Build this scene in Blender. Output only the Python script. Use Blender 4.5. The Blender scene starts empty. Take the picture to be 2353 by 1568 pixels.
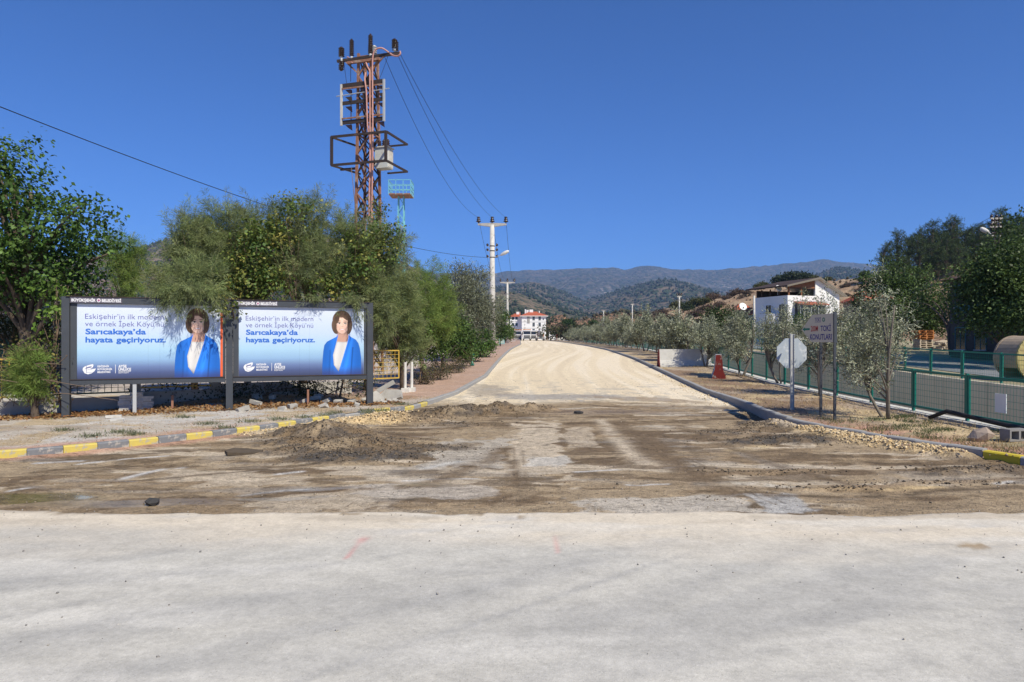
import bpy, bmesh, math, random
import numpy as np
from mathutils import Vector, Matrix, Quaternion

scene = bpy.context.scene
col = scene.collection
PI = math.pi
R = math.radians

# ------------------------------------------------------------------ camera
CAMH = 1.85
cam_data = bpy.data.cameras.new('camera')
cam_data.sensor_width = 36.0
cam_data.lens = 24.0
cam_data.clip_start = 0.1
cam_data.clip_end = 40000
cam = bpy.data.objects.new('camera', cam_data)
cam.location = (0, 0, CAMH)
cam.rotation_euler = (R(90), 0, 0)
col.objects.link(cam)
scene.camera = cam

# ------------------------------------------------------------------ sky and sun
SUN_EL = R(47)
SUN_H = (0.62, -0.785)                      # horizontal direction towards the sun
world = bpy.data.worlds.new('World')
scene.world = world
world.use_nodes = True
wn = world.node_tree.nodes
wl = world.node_tree.links
for n in list(wn):
    wn.remove(n)
sky = wn.new('ShaderNodeTexSky')
sky.sky_type = 'NISHITA'
sky.sun_disc = False
sky.sun_elevation = SUN_EL
sky.sun_rotation = math.atan2(SUN_H[0], SUN_H[1])
sky.altitude = 0
sky.air_density = 0.7
sky.dust_density = 0.0
sky.ozone_density = 10.0
tint = wn.new('ShaderNodeMix'); tint.data_type = 'RGBA'; tint.blend_type = 'MULTIPLY'; tint.inputs[0].default_value = 1.0
tint.inputs[7].default_value = (.58, .96, 1.34, 1)             # the deep blue of clear dry air
bg = wn.new('ShaderNodeBackground')
bg.inputs['Strength'].default_value = 0.095
wo = wn.new('ShaderNodeOutputWorld')
wl.new(sky.outputs['Color'], tint.inputs[6]); wl.new(tint.outputs[2], bg.inputs['Color'])
wl.new(bg.outputs['Background'], wo.inputs['Surface'])

sd = bpy.data.lights.new('sun', 'SUN')
sd.energy = 5.0
sd.angle = R(0.53)
sd.color = (1.0, 0.93, 0.765)
sun = bpy.data.objects.new('sun', sd)
to_sun = Vector((SUN_H[0] * math.cos(SUN_EL), SUN_H[1] * math.cos(SUN_EL), math.sin(SUN_EL))).normalized()
sun.rotation_euler = to_sun.to_track_quat('Z', 'Y').to_euler()
sun.location = (20, -25, 60)
col.objects.link(sun)

vs = scene.view_settings
vs.view_transform = 'Standard'
vs.look = 'None'
vs.exposure = 0.25
vs.gamma = 1.0
vs.use_curve_mapping = False
scene.cycles.use_denoising = True
scene.cycles.max_bounces = 6
scene.cycles.diffuse_bounces = 3
scene.cycles.transparent_max_bounces = 8
scene.cycles.volume_bounces = 0

# ------------------------------------------------------------------ measuring: photograph column / row (2353 wide) at a depth
F = 1568.7
CX, CY = 1176.5, 784.0
def px(x, Y): return (x - CX) / F * Y
def pz(y, Y): return CAMH - (y - CY) / F * Y

# ------------------------------------------------------------------ numpy noise
def _hash(ix, iy, seed):
    h = (ix.astype(np.int64) * 374761393 + iy.astype(np.int64) * 668265263 + seed * 2147483647) & 0xFFFFFFFF
    h = ((h ^ (h >> 13)) * 1274126177) & 0xFFFFFFFF
    h = (h ^ (h >> 16)) & 0xFFFFFFFF
    return h.astype(np.float64) / 4294967295.0
def vnoise(x, y, seed=0):
    x = np.asarray(x, float); y = np.asarray(y, float)
    ix = np.floor(x); iy = np.floor(y)
    fx = x - ix; fy = y - iy
    fx = fx * fx * fx * (fx * (fx * 6 - 15) + 10); fy = fy * fy * fy * (fy * (fy * 6 - 15) + 10)
    a = _hash(ix, iy, seed); b = _hash(ix + 1, iy, seed); c = _hash(ix, iy + 1, seed); d = _hash(ix + 1, iy + 1, seed)
    return (a * (1 - fx) + b * fx) * (1 - fy) + (c * (1 - fx) + d * fx) * fy
def fbm(x, y, octv=4, seed=0, gain=0.5):
    s = 0; amp = 1; tot = 0; f = 1
    for k in range(octv):
        s = s + amp * vnoise(x * f + 17.3 * k, y * f - 9.1 * k, seed + k); tot += amp; amp *= gain; f *= 2.03
    return s / tot
def ridged(x, y, octv=4, seed=0):
    s = 0; amp = 1; tot = 0; f = 1
    for k in range(octv):
        s = s + amp * (1 - np.abs(2 * vnoise(x * f + 5.3 * k, y * f + 3.1 * k, seed + k) - 1)); tot += amp; amp *= .5; f *= 2.05
    return s / tot
def sstep(a, b, x):
    t = np.clip((x - a) / (b - a), 0, 1); return t * t * (3 - 2 * t)

# ------------------------------------------------------------------ objects
def wloc(o):
    v = Vector((0, 0, 0))
    while o is not None:
        v += o.location; o = o.parent
    return v
def tag(o, label=None, cat=None, group=None, kind=None):
    if label: o['label'] = label
    if cat: o['category'] = cat
    if group: o['group'] = group
    if kind: o['kind'] = kind
    return o
def thing(name, loc, label=None, cat=None, group=None, kind=None, rz=0):
    o = bpy.data.objects.new(name, None)
    o.empty_display_size = 0.3
    o.location = loc
    o.rotation_euler = (0, 0, rz)
    col.objects.link(o)
    return tag(o, label, cat, group, kind)
def put(name, me, mat, parent=None, loc=None):
    if mat is not None and not me.materials:
        me.materials.append(mat)
    o = bpy.data.objects.new(name, me)
    if parent is not None: o.parent = parent
    if loc is not None: o.location = loc
    col.objects.link(o)
    return o
def copy_tree(o, parent=None):
    c = o.copy(); col.objects.link(c); c.parent = parent
    for ch in list(o.children): copy_tree(ch, c)
    return c
def fastmesh(name, V, Q, C=None, smooth=False, mats=None):
    """V (n,3); Q (m,k) faces with k corners; C (n,3) colours"""
    V = np.ascontiguousarray(V, np.float32); Q = np.ascontiguousarray(Q, np.int32)
    me = bpy.data.meshes.new(name)
    m, k = Q.shape
    me.vertices.add(len(V)); me.vertices.foreach_set('co', V.ravel())
    me.loops.add(m * k); me.loops.foreach_set('vertex_index', Q.ravel())
    me.polygons.add(m)
    me.polygons.foreach_set('loop_start', np.arange(0, m * k, k, dtype=np.int32))
    try:
        me.polygons.foreach_set('loop_total', np.full(m, k, np.int32))
    except Exception:
        pass
    if smooth: me.polygons.foreach_set('use_smooth', np.ones(m, bool))
    me.update(calc_edges=True)
    if C is not None:
        at = me.color_attributes.new('col', 'FLOAT_COLOR', 'POINT')
        cc = np.ones((len(V), 4), np.float32); cc[:, :C.shape[1]] = C
        at.data.foreach_set('color', cc.ravel())
    return me
def gridmesh(name, X, Y, Z, C=None, smooth=True, keep=None):
    ny, nx = X.shape
    V = np.stack([X, Y, Z], -1).reshape(-1, 3)
    i = np.arange(ny * nx).reshape(ny, nx)
    Q = np.stack([i[:-1, :-1], i[:-1, 1:], i[1:, 1:], i[1:, :-1]], -1)
    if keep is not None: Q = Q[keep]
    return fastmesh(name, V, Q.reshape(-1, 4), None if C is None else C.reshape(ny * nx, -1), smooth)

class MB:
    def __init__(s): s.v = []; s.f = []
    def add(s, vs, fs):
        b = len(s.v); s.v += [tuple(v) for v in vs]; s.f += [tuple(b + i for i in f) for f in fs]; return s
    def box(s, c, size, rz=0, M=None):
        x, y, z = size[0] / 2, size[1] / 2, size[2] / 2
        P = [Vector(p) for p in ((-x, -y, -z), (x, -y, -z), (x, y, -z), (-x, y, -z), (-x, -y, z), (x, -y, z), (x, y, z), (-x, y, z))]
        if M is None: M = Matrix.Rotation(rz, 3, 'Z')
        c = Vector(c)
        return s.add([M @ p + c for p in P], [(0, 3, 2, 1), (4, 5, 6, 7), (0, 1, 5, 4), (1, 2, 6, 5), (2, 3, 7, 6), (3, 0, 4, 7)])
    def beam(s, a, b, w, h=None, up=(0, 0, 1)):
        a = Vector(a); b = Vector(b); h = h or w
        d = b - a; L = d.length
        if L < 1e-6: return s
        d = d / L; u = Vector(up)
        if abs(d.dot(u)) > .98: u = Vector((0, 1, 0)) if abs(d.y) < .9 else Vector((1, 0, 0))
        sx = d.cross(u).normalized(); uz = sx.cross(d).normalized()
        M = Matrix((sx, d, uz)).transposed()
        return s.box((a + b) / 2, (w, L, h), M=M)
    def tube(s, pts, r, n=6, cap=True):
        pts = [Vector(p) for p in pts]; m = len(pts)
        rs = [r] * m if not hasattr(r, '__len__') else list(r)
        vs = []; fs = []
        u = None
        for i in range(m):
            d = (pts[min(i + 1, m - 1)] - pts[max(i - 1, 0)])
            d = d.normalized() if d.length > 1e-9 else Vector((0, 0, 1))
            if u is None:
                u = Vector((1, 0, 0)) if abs(d.x) < .8 else Vector((0, 1, 0))
            u = (u - d * u.dot(d))
            u = u.normalized() if u.length > 1e-6 else Vector((0, 1, 0))
            w = d.cross(u)
            for k in range(n):
                a = 2 * PI * k / n
                vs.append(pts[i] + (u * math.cos(a) + w * math.sin(a)) * rs[i])
        for i in range(m - 1):
            for k in range(n):
                k2 = (k + 1) % n
                fs.append((i * n + k, i * n + k2, (i + 1) * n + k2, (i + 1) * n + k))
        if cap:
            fs.append(tuple(range(n))[::-1]); fs.append(tuple((m - 1) * n + k for k in range(n)))
        return s.add(vs, fs)
    def lathe(s, prof, c=(0, 0, 0), n=12, axis=(0, 0, 1)):
        c = Vector(c); q = Vector((0, 0, 1)).rotation_difference(Vector(axis))
        vs = []; fs = []; m = len(prof)
        for (r, z) in prof:
            for k in range(n):
                a = 2 * PI * k / n
                vs.append(c + q @ Vector((max(r, 1e-4) * math.cos(a), max(r, 1e-4) * math.sin(a), z)))
        for i in range(m - 1):
            for k in range(n):
                k2 = (k + 1) % n
                fs.append((i * n + k, i * n + k2, (i + 1) * n + k2, (i + 1) * n + k))
        fs.append(tuple(range(n))[::-1]); fs.append(tuple((m - 1) * n + k for k in range(n)))
        return s.add(vs, fs)
    def prism(s, poly, a, b, fn):
        """outline poly [(u,v)], extruded from a to b; fn(u, v, w) -> point"""
        n = len(poly)
        vs = [fn(u, v, a) for u, v in poly] + [fn(u, v, b) for u, v in poly]
        fs = [tuple(range(n))[::-1], tuple(range(n, 2 * n))] + [(i, (i + 1) % n, n + (i + 1) % n, n + i) for i in range(n)]
        return s.add(vs, fs)
    def rock(s, c, size, rng, flat=1.0):
        """an irregular broken stone: a jittered icosahedron"""
        t = (1 + 5 ** .5) / 2
        P = [(-1, t, 0), (1, t, 0), (-1, -t, 0), (1, -t, 0), (0, -1, t), (0, 1, t), (0, -1, -t), (0, 1, -t), (t, 0, -1), (t, 0, 1), (-t, 0, -1), (-t, 0, 1)]
        Fc = [(0, 11, 5), (0, 5, 1), (0, 1, 7), (0, 7, 10), (0, 10, 11), (1, 5, 9), (5, 11, 4), (11, 10, 2), (10, 7, 6), (7, 1, 8), (3, 9, 4), (3, 4, 2), (3, 2, 6), (3, 6, 8), (3, 8, 9), (4, 9, 5), (2, 4, 11), (6, 2, 10), (8, 6, 7), (9, 8, 1)]
        q = Quaternion((rng.gauss(0, 1), rng.gauss(0, 1), rng.gauss(0, 1), rng.gauss(0, 1))).normalized()
        vs = []
        for p in P:
            v = q @ (Vector(p) / 1.9 * rng.uniform(.7, 1.15))
            vs.append(Vector(c) + Vector((v.x * size[0], v.y * size[1], v.z * size[2] * flat)) / 2)
        return s.add(vs, Fc)
    def mesh(s, name, smooth=False, off=(0, 0, 0)):
        me = bpy.data.meshes.new(name)
        o = Vector(off)
        me.from_pydata([(v[0] - o.x, v[1] - o.y, v[2] - o.z) for v in s.v], [], s.f)
        if smooth:
            me.polygons.foreach_set('use_smooth', [True] * len(me.polygons))
        bm = bmesh.new(); bm.from_mesh(me); bmesh.ops.recalc_face_normals(bm, faces=bm.faces); bm.to_mesh(me); bm.free()
        me.update()
        return me
    def build(s, name, mat, parent=None, smooth=False, world=True):
        """world: the points are scene coordinates, made local to the (unrotated) parent"""
        off = wloc(parent) if (parent is not None and world) else Vector((0, 0, 0))
        return put(name, s.mesh(name, smooth, off), mat, parent)
    def single(s, name, mat, loc, smooth=False):
        return put(name, s.mesh(name, smooth, loc), mat, None, loc)

# ------------------------------------------------------------------ materials
MATS = {}
def mat(name, c, rough=.8, c2=None, scale=6.0, amount=.5, bump=0.0, bscale=60.0, metal=0.0, spec=.35, attr=False, stretch=None,
        c3=None, scale3=1.0, lo3=.55, hi3=.75, trans=0.0, world=False, detail=6, coat=0.0):
    """c..c2 mixed by fine noise, c3 laid over in patches; attr multiplies by the mesh colours"""
    if name in MATS: return MATS[name]
    m = bpy.data.materials.new(name); m.use_nodes = True
    nt = m.node_tree; N = nt.nodes; L = nt.links
    bs = N['Principled BSDF']; out = N['Material Output']
    bs.inputs['Roughness'].default_value = rough
    bs.inputs['Metallic'].default_value = metal
    bs.inputs['Specular IOR Level'].default_value = spec
    if coat: bs.inputs['Coat Weight'].default_value = coat
    if world:
        tc = N.new('ShaderNodeNewGeometry'); src = tc.outputs['Position']
    else:
        tc = N.new('ShaderNodeTexCoord'); src = tc.outputs['Object']
    if stretch:
        mp = N.new('ShaderNodeMapping'); mp.inputs['Scale'].default_value = stretch
        L.new(src, mp.inputs['Vector']); src = mp.outputs['Vector']
    last = None
    if attr:
        at = N.new('ShaderNodeAttribute'); at.attribute_name = 'col'
        last = at.outputs['Color']
    def rgbm(a, b, fac, mode='MIX'):
        mx = N.new('ShaderNodeMix'); mx.data_type = 'RGBA'; mx.blend_type = mode
        for sock, val in ((mx.inputs[6], a), (mx.inputs[7], b)):
            if isinstance(val, (tuple, list)): sock.default_value = (*val[:3], 1)
            else: L.new(val, sock)
        if isinstance(fac, (int, float)): mx.inputs[0].default_value = fac
        else: L.new(fac, mx.inputs[0])
        return mx.outputs[2]
    nz = N.new('ShaderNodeTexNoise'); nz.inputs['Scale'].default_value = scale; nz.inputs['Detail'].default_value = detail
    nz.inputs['Roughness'].default_value = .62
    L.new(src, nz.inputs['Vector'])
    mr = N.new('ShaderNodeMapRange'); mr.inputs[1].default_value = .5 - .25 * amount - .08; mr.inputs[2].default_value = .5 + .25 * amount + .08
    L.new(nz.outputs['Fac'], mr.inputs[0])
    if c2 is None: c2 = tuple(v * (1 - .45 * amount) for v in c)
    base = rgbm(c, c2, mr.outputs[0])
    if c3 is not None:
        n3 = N.new('ShaderNodeTexNoise'); n3.inputs['Scale'].default_value = scale3; n3.inputs['Detail'].default_value = 8
        n3.inputs['Roughness'].default_value = .65
        L.new(src, n3.inputs['Vector'])
        m3 = N.new('ShaderNodeMapRange'); m3.inputs[1].default_value = lo3; m3.inputs[2].default_value = hi3
        L.new(n3.outputs['Fac'], m3.inputs[0])
        base = rgbm(base, c3, m3.outputs[0])
    if last is not None: base = rgbm(base, last, 1.0, 'MULTIPLY')
    L.new(base, bs.inputs['Base Color'])
    if bump:
        bn = N.new('ShaderNodeTexNoise'); bn.inputs['Scale'].default_value = bscale; bn.inputs['Detail'].default_value = 4
        L.new(src, bn.inputs['Vector'])
        bp = N.new('ShaderNodeBump'); bp.inputs['Strength'].default_value = min(1, bump); bp.inputs['Distance'].default_value = .6 / bscale
        L.new(bn.outputs['Fac'], bp.inputs['Height']); L.new(bp.outputs['Normal'], bs.inputs['Normal'])
    if trans:
        tr = N.new('ShaderNodeBsdfTranslucent'); ms = N.new('ShaderNodeMixShader'); ms.inputs[0].default_value = trans
        L.new(base, tr.inputs['Color'])
        L.new(bs.outputs[0], ms.inputs[1]); L.new(tr.outputs[0], ms.inputs[2]); L.new(ms.outputs[0], out.inputs['Surface'])
    MATS[name] = m
    return m

m_conc = mat('concrete', (.46, .44, .40), .9, (.33, .31, .28), 5, .6, .3, 60, c3=(.26, .24, .21), scale3=2.5)
m_conc_lt = mat('pale_concrete', (.62, .60, .56), .9, (.48, .46, .42), 4, .6, .25, 50, c3=(.40, .37, .32), scale3=3)
m_plaster = mat('grey_render', (.42, .40, .37), .95, (.33, .31, .28), 3, .6, .35, 90, c3=(.25, .24, .22), scale3=1.4)
m_darkframe = mat('anthracite_paint', (.063, .07, .082), .45, (.05, .055, .064), 3, .5, .05, 30, c3=(.10, .10, .10), scale3=2.2, lo3=.6, hi3=.8)
m_rust = mat('rusty_steel', (.34, .17, .11), .85, (.21, .10, .065), 9, .9, .4, 60, c3=(.38, .33, .28), scale3=3.5, lo3=.52, hi3=.66)
m_dksteel = mat('dark_steel', (.035, .028, .026), .6, (.06, .04, .03), 8, .7, .2, 50, c3=(.16, .08, .05), scale3=4, lo3=.6, hi3=.75)
m_galv = mat('galvanised_steel', (.48, .49, .49), .5, (.40, .41, .42), 7, .7, .05, 40, metal=.05)
m_ins = mat('brown_porcelain', (.03, .016, .013), .22, (.045, .024, .018), 8, .4, spec=.6)
m_insw = mat('white_porcelain', (.62, .62, .6), .3)
m_cable = mat('pink_cable_sleeve', (.60, .33, .27), .5, (.45, .22, .18), 6, .5)
m_wire = mat('wire', (.02, .02, .022), .6)
m_green = mat('green_paint', (.008, .19, .14), .4, (.012, .15, .11), 8, .5, .05, 40, c3=(.03, .12, .09), scale3=5)
m_dkgreen = mat('dark_green_paint', (.01, .09, .07), .5, (.012, .06, .05), 8, .5)
m_yellow = mat('yellow_paint', (.62, .42, .07), .6, (.45, .29, .06), 9, .8, .1, 40, c3=(.22, .12, .05), scale3=6, lo3=.6, hi3=.72)
m_white = mat('white_paint', (.80, .80, .79), .6, (.72, .72, .70), 3, .5)
m_dirty_white = mat('dirty_white_paint', (.72, .71, .68), .7, (.52, .50, .46), 7, .7)
m_cyan = mat('cyan_paint', (.22, .55, .58), .5, (.16, .43, .47), 6, .6, c3=(.25, .16, .10), scale3=4, lo3=.66, hi3=.76)
m_bark = mat('bark', (.16, .12, .09), .95, (.08, .06, .045), 14, .9, .8, 40, stretch=(3, 3, .7))
m_bark_lt = mat('olive_bark', (.25, .22, .18), .95, (.12, .10, .08), 12, .9, .8, 40, stretch=(3, 3, .8))
m_twig = mat('dry_twig', (.24, .17, .12), .95, (.13, .09, .065), 12, .8)
m_glass = mat('dark_glass', (.02, .025, .03), .08, (.03, .035, .04), 2, .4, spec=.6)
m_rtile = mat('red_roof_tile', (.46, .115, .055), .85, (.33, .085, .045), 5, .7, .3, 30)
m_black = mat('black_rubber', (.02, .02, .02), .7, (.035, .035, .035), 6, .5)
def leafmat(name, tint=(1, 1, 1), rough=.55, trans=.32, spec=.3):
    return mat(name, tint, rough, tuple(t * .82 for t in tint), 3.0, .6, attr=True, trans=trans, spec=spec)
m_leaf = leafmat('broad_leaf', rough=.52, trans=.32, spec=.3)
m_feather = leafmat('feathery_leaf', rough=.8, trans=.35, spec=.1)
m_olive = leafmat('olive_leaf', rough=.55, trans=.12, spec=.35)
m_needle = leafmat('needle', rough=.7, trans=.15, spec=.2)
# ================================================================== GROUND
_ky = [-300, 12, 16, 20, 25, 30, 37, 45, 58, 80, 116, 160, 218, 300, 500, 900, 20000]
_kz = [0, 0, .035, .10, .22, .36, .55, .76, 1.03, 1.2, 1.37, 1.65, 1.95, 2.4, 3.0, 4.0, 4.0]
_sy = np.arange(-300, 1000, .5); _sz = np.interp(_sy, _ky, _kz)
_sz = np.convolve(np.pad(_sz, 8, 'edge'), np.ones(17) / 17, 'valid')
def zr(Y): return np.interp(Y, _sy, _sz)
def zrf(Y): return float(zr(Y))
LK = [(-15.5, 5.2), (-11.5, 7.9), (-9.4, 9.4), (-7.93, 10.6), (-7.64, 10.75), (-7.3, 11.05), (-6.95, 11.35), (-6.64, 11.7), (-6.34, 12.05), (-6.0, 12.42), (-5.68, 12.78),
      (-5.38, 13.16), (-5.06, 13.52), (-4.6, 14.4), (-4.28, 15.0), (-3.97, 15.5), (-3.3, 16.55), (-2.62, 17.4), (-2.2, 19.1), (-1.72, 21.4), (-1.04, 28.4), (-.69, 41), (-.05, 60), (1.37, 100), (2.7, 215), (3.4, 320)]
RK = [(12.5, 4.2), (9.6, 7.0), (8.1, 9.0), (7.54, 10.11), (7.33, 10.63), (6.72, 11.87), (6.25, 13.25), (5.98, 14.2), (5.88, 15.2), (5.92, 16.5), (6.02, 17.6), (6.2, 22.3), (6.7, 29.7), (7.5, 42), (8.3, 62), (10.3, 118), (11.7, 230), (13, 320)]
def XL(Y): return np.interp(Y, [p[1] for p in LK], [p[0] for p in LK])
def XR(Y): return np.interp(Y, [p[1] for p in RK], [p[0] for p in RK])
def FX(Y): return np.maximum(9.3, np.interp(Y, [0, 24, 30, 42, 62, 118, 230, 330], [9.3, 9.3, 9.7, 10.5, 11.3, 13.3, 15, 17]))   # line of the near mesh fence
def gp(x, y, dz=0):
    D = (CAMH - dz) * F / (y - CY)
    for _ in range(30): D = .5 * D + .5 * (CAMH - dz - zrf(D)) * F / (y - CY)
    return (x - CX) / F * D, D

def groundmat(name, grain=.25, speck=.35, bump=.5, sscale=55, clump=0.0):
    m = bpy.data.materials.new(name); m.use_nodes = True
    nt = m.node_tree; N = nt.nodes; L = nt.links; bs = N['Principled BSDF']
    bs.inputs['Specular IOR Level'].default_value = .3
    g = N.new('ShaderNodeNewGeometry'); at = N.new('ShaderNodeAttribute'); at.attribute_name = 'col'
    def noise(sc, det=5, rough=.65):
        n = N.new('ShaderNodeTexNoise'); n.inputs['Scale'].default_value = sc; n.inputs['Detail'].default_value = det; n.inputs['Roughness'].default_value = rough
        L.new(g.outputs['Position'], n.inputs['Vector']); return n.outputs['Fac']
    def rng(f, a, b, lo, hi):
        r = N.new('ShaderNodeMapRange'); r.inputs[1].default_value = a; r.inputs[2].default_value = b; r.inputs[3].default_value = lo; r.inputs[4].default_value = hi
        L.new(f, r.inputs[0]); return r.outputs[0]
    def mul(a, b):
        n = N.new('ShaderNodeMath'); n.operation = 'MULTIPLY'; L.new(a, n.inputs[0]); L.new(b, n.inputs[1]); return n.outputs[0]
    n1 = noise(26, 6, .7); n2 = noise(3.1, 5); n3 = noise(140, 3)
    v = N.new('ShaderNodeTexVoronoi'); v.inputs['Scale'].default_value = sscale; L.new(g.outputs['Position'], v.inputs['Vector'])
    k = mul(mul(rng(n1, .3, .7, 1 - grain, 1 + grain), rng(n2, .3, .7, .93, 1.07)), rng(n3, .3, .7, 1 - grain * .8, 1 + grain * .8))
    k0 = k
    if clump:                                                         # crumbled lumps and trodden streaks
        mp = N.new('ShaderNodeMapping'); mp.inputs['Scale'].default_value = (1.0, 1.7, 1.0); mp.inputs['Rotation'].default_value = (0, 0, .35); L.new(g.outputs['Position'], mp.inputs['Vector'])
        for sc, a, b, lo, hi in ((5.5, .52, .60, 1, 1 - .5 * clump), (11, .40, .32, 1, 1 + .45 * clump), (17, .56, .62, 1, 1 - .55 * clump), (2.2, .45, .62, 1.08, 1 - .25 * clump)):
            n = N.new('ShaderNodeTexNoise'); n.inputs['Scale'].default_value = sc; n.inputs['Detail'].default_value = 9; n.inputs['Roughness'].default_value = .74
            L.new(mp.outputs[0], n.inputs['Vector']); k = mul(k, rng(n.outputs['Fac'], a, b, lo, hi))
        mf = N.new('ShaderNodeMix'); L.new(rng(at.outputs['Alpha'], .955, .99, 1, .12), mf.inputs[0]); L.new(k0, mf.inputs[2]); L.new(k, mf.inputs[3]); k = mf.outputs[0]
    # scattered pebbles: some cells darker, some paler
    sepc = N.new('ShaderNodeSeparateColor'); L.new(v.outputs['Color'], sepc.inputs[0])
    near = rng(v.outputs['Distance'], .25, .45, 1, 0)
    dk = mul(near, rng(sepc.outputs[0], .82, .86, 0, speck)); lt = mul(near, rng(sepc.outputs[1], .85, .88, 0, speck * .8))
    sub = N.new('ShaderNodeMath'); sub.operation = 'SUBTRACT'; L.new(k, sub.inputs[0]); L.new(dk, sub.inputs[1])
    add = N.new('ShaderNodeMath'); add.operation = 'ADD'; L.new(sub.outputs[0], add.inputs[0]); L.new(lt, add.inputs[1])
    vm = N.new('ShaderNodeVectorMath'); vm.operation = 'SCALE'; L.new(at.outputs['Color'], vm.inputs[0]); L.new(add.outputs[0], vm.inputs['Scale'])
    L.new(vm.outputs[0], bs.inputs['Base Color'])
    L.new(at.outputs['Alpha'], bs.inputs['Roughness'])
    # relief, flattened where the surface is wet
    h = N.new('ShaderNodeMath'); h.operation = 'ADD'; L.new(n1, h.inputs[0]); L.new(rng(v.outputs['Distance'], 0, .5, .5, 0), h.inputs[1])
    bp = N.new('ShaderNodeBump'); bp.inputs['Distance'].default_value = .02
    L.new(rng(at.outputs['Alpha'], .2, .8, .03, bump), bp.inputs['Strength'])
    L.new(h.outputs[0], bp.inputs['Height']); L.new(bp.outputs['Normal'], bs.inputs['Normal'])
    return m
gm_paved = groundmat('dusty_asphalt', .13, .20, .14, 75, .08)
gm_dirt = groundmat('churned_dirt', .30, .45, .9, 42, .75)
gm_walk = groundmat('dusty_pavement', .22, .35, .6, 40, .45)
gm_verge = groundmat('dry_earth', .32, .4, .9, 34, .6)
gm_base = groundmat('field_earth', .3, .2, .5, 8)

def C3(*c): return np.array(c, float)
def lerp(a, b, t): return a + (b - a) * t[..., None]
def blob(X, Y, c, r, rot=0, soft=1.0):
    dx = X - c[0]; dy = Y - c[1]; ca, sa = math.cos(rot), math.sin(rot)
    u = (dx * ca + dy * sa) / r[0]; v = (-dx * sa + dy * ca) / r[1]
    return np.exp(-(u * u + v * v) ** (1.2 / soft))
def segdist(X, Y, a, b):
    ax, ay = a; bx, by = b; dx, dy = bx - ax, by - ay
    t = np.clip(((X - ax) * dx + (Y - ay) * dy) / (dx * dx + dy * dy), 0, 1)
    return np.hypot(X - ax - t * dx, Y - ay - t * dy)
def spaced(*segs):
    out = [segs[0][0]]
    for a, b, st in segs:
        n = max(1, int(round((b - a) / st))); out += list(np.linspace(a, b, n + 1)[1:])
    return np.array(out)

# ---------------------------------------------------------------- paved street in the foreground
def edgeY(X):
    return 7.40 + .16 * (fbm(X * .8, X * 0 + 3.3, 3, 5) - .5) * 2 + .16 * (fbm(X * .25, X * 0 + 1.3, 2, 8) - .5) * 2 + .07 * (vnoise(X * 4, X * 0, 4) - .5) + .03 * (vnoise(X * 13, X * 0, 6) - .5)
xs = spaced((-70, -12, 2.0), (-12, -7, .12), (-7, 7, .04), (7, 12, .12), (12, 70, 2.0))
v = np.concatenate([np.linspace(0, .55, 8)[:-1], np.linspace(.55, .992, 96), [.996, 1.0]])
VV, XX = np.meshgrid(v, xs, indexing='ij')
YY = -9 + (edgeY(XX) + 9) * VV
ZZ = .014 + .010 * (fbm(XX * .5, YY * .5, 3, 2) - .5) + .004 * (fbm(XX * 4, YY * 4, 2, 3) - .5)
ZZ = np.where(VV > .999, -.03, ZZ)
cg = C3(.468, .447, .398); cb = C3(.595, .52, .41); cd = C3(.325, .317, .30)
rot = lambda a: (XX * math.cos(a) + YY * math.sin(a), -XX * math.sin(a) + YY * math.cos(a))
CC = np.broadcast_to(cg, XX.shape + (3,)).copy()
u, w = rot(R(33))
s1 = fbm(u * .28, w * 2.0, 4, 21); s2 = fbm(u * .5, w * 3.2, 4, 22); u2, w2 = rot(R(14)); s3 = fbm(u2 * .25, w2 * 2.2, 4, 23)
CC = lerp(CC, cd, .45 * sstep(.52, .70, s1)); CC = lerp(CC, cd, .4 * sstep(.52, .70, s3) * sstep(6.8, 5.2, YY))
for (a, b, wd, k) in (((-2.6, 3.4), (.6, 5.6), .16, .5), ((-4.2, 5.0), (-1.6, 5.55), .10, .6), ((-1.6, 3.3), (1.6, 5.9), .035, .7), ((.2, 4.2), (2.8, 6.2), .14, .4), ((-6, 4.6), (-3.2, 5.4), .12, .6)):
    CC = lerp(CC, cd, k * np.exp(-(segdist(XX + .12 * (s2 - .5), YY + .25 * (s1 - .5), a, b) / wd) ** 2) * sstep(.15, .5, s2))
dust = sstep(5.6, 7.0, YY + 1.5 * (fbm(XX * .45, YY * 1.2, 4, 24) - .5))
CC = lerp(CC, cb, .9 * dust); CC = lerp(CC, C3(.58, .555, .50), .5 * sstep(.56, .75, fbm(XX * .4, YY * 2.2, 4, 26)))
CC = lerp(CC, C3(.42, .41, .39), .5 * sstep(.6, .78, fbm(XX * .9, YY * 3.5, 4, 29)) * dust)
# sprayed red mark, spilt earth
pa, pb = gp(834, 1243), gp(796, 1288)
CC = lerp(CC, C3(.62, .15, .15), .45 * np.exp(-(segdist(XX, YY, pa, pb) / .016) ** 2)); CC = lerp(CC, C3(.62, .2, .19), .45 * blob(XX, YY, pa, (.05, .08)))
CC = lerp(CC, C3(.62, .25, .22), .35 * np.exp(-(segdist(XX, YY, gp(1278, 1235), gp(1281, 1275)) / .018) ** 2))
CC = lerp(CC, C3(.30, .22, .13), .9 * sstep(.35, .6, blob(XX, YY, gp(2236, 1258), (.16, .09)) + .3 * (s2 - .5)))
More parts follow.
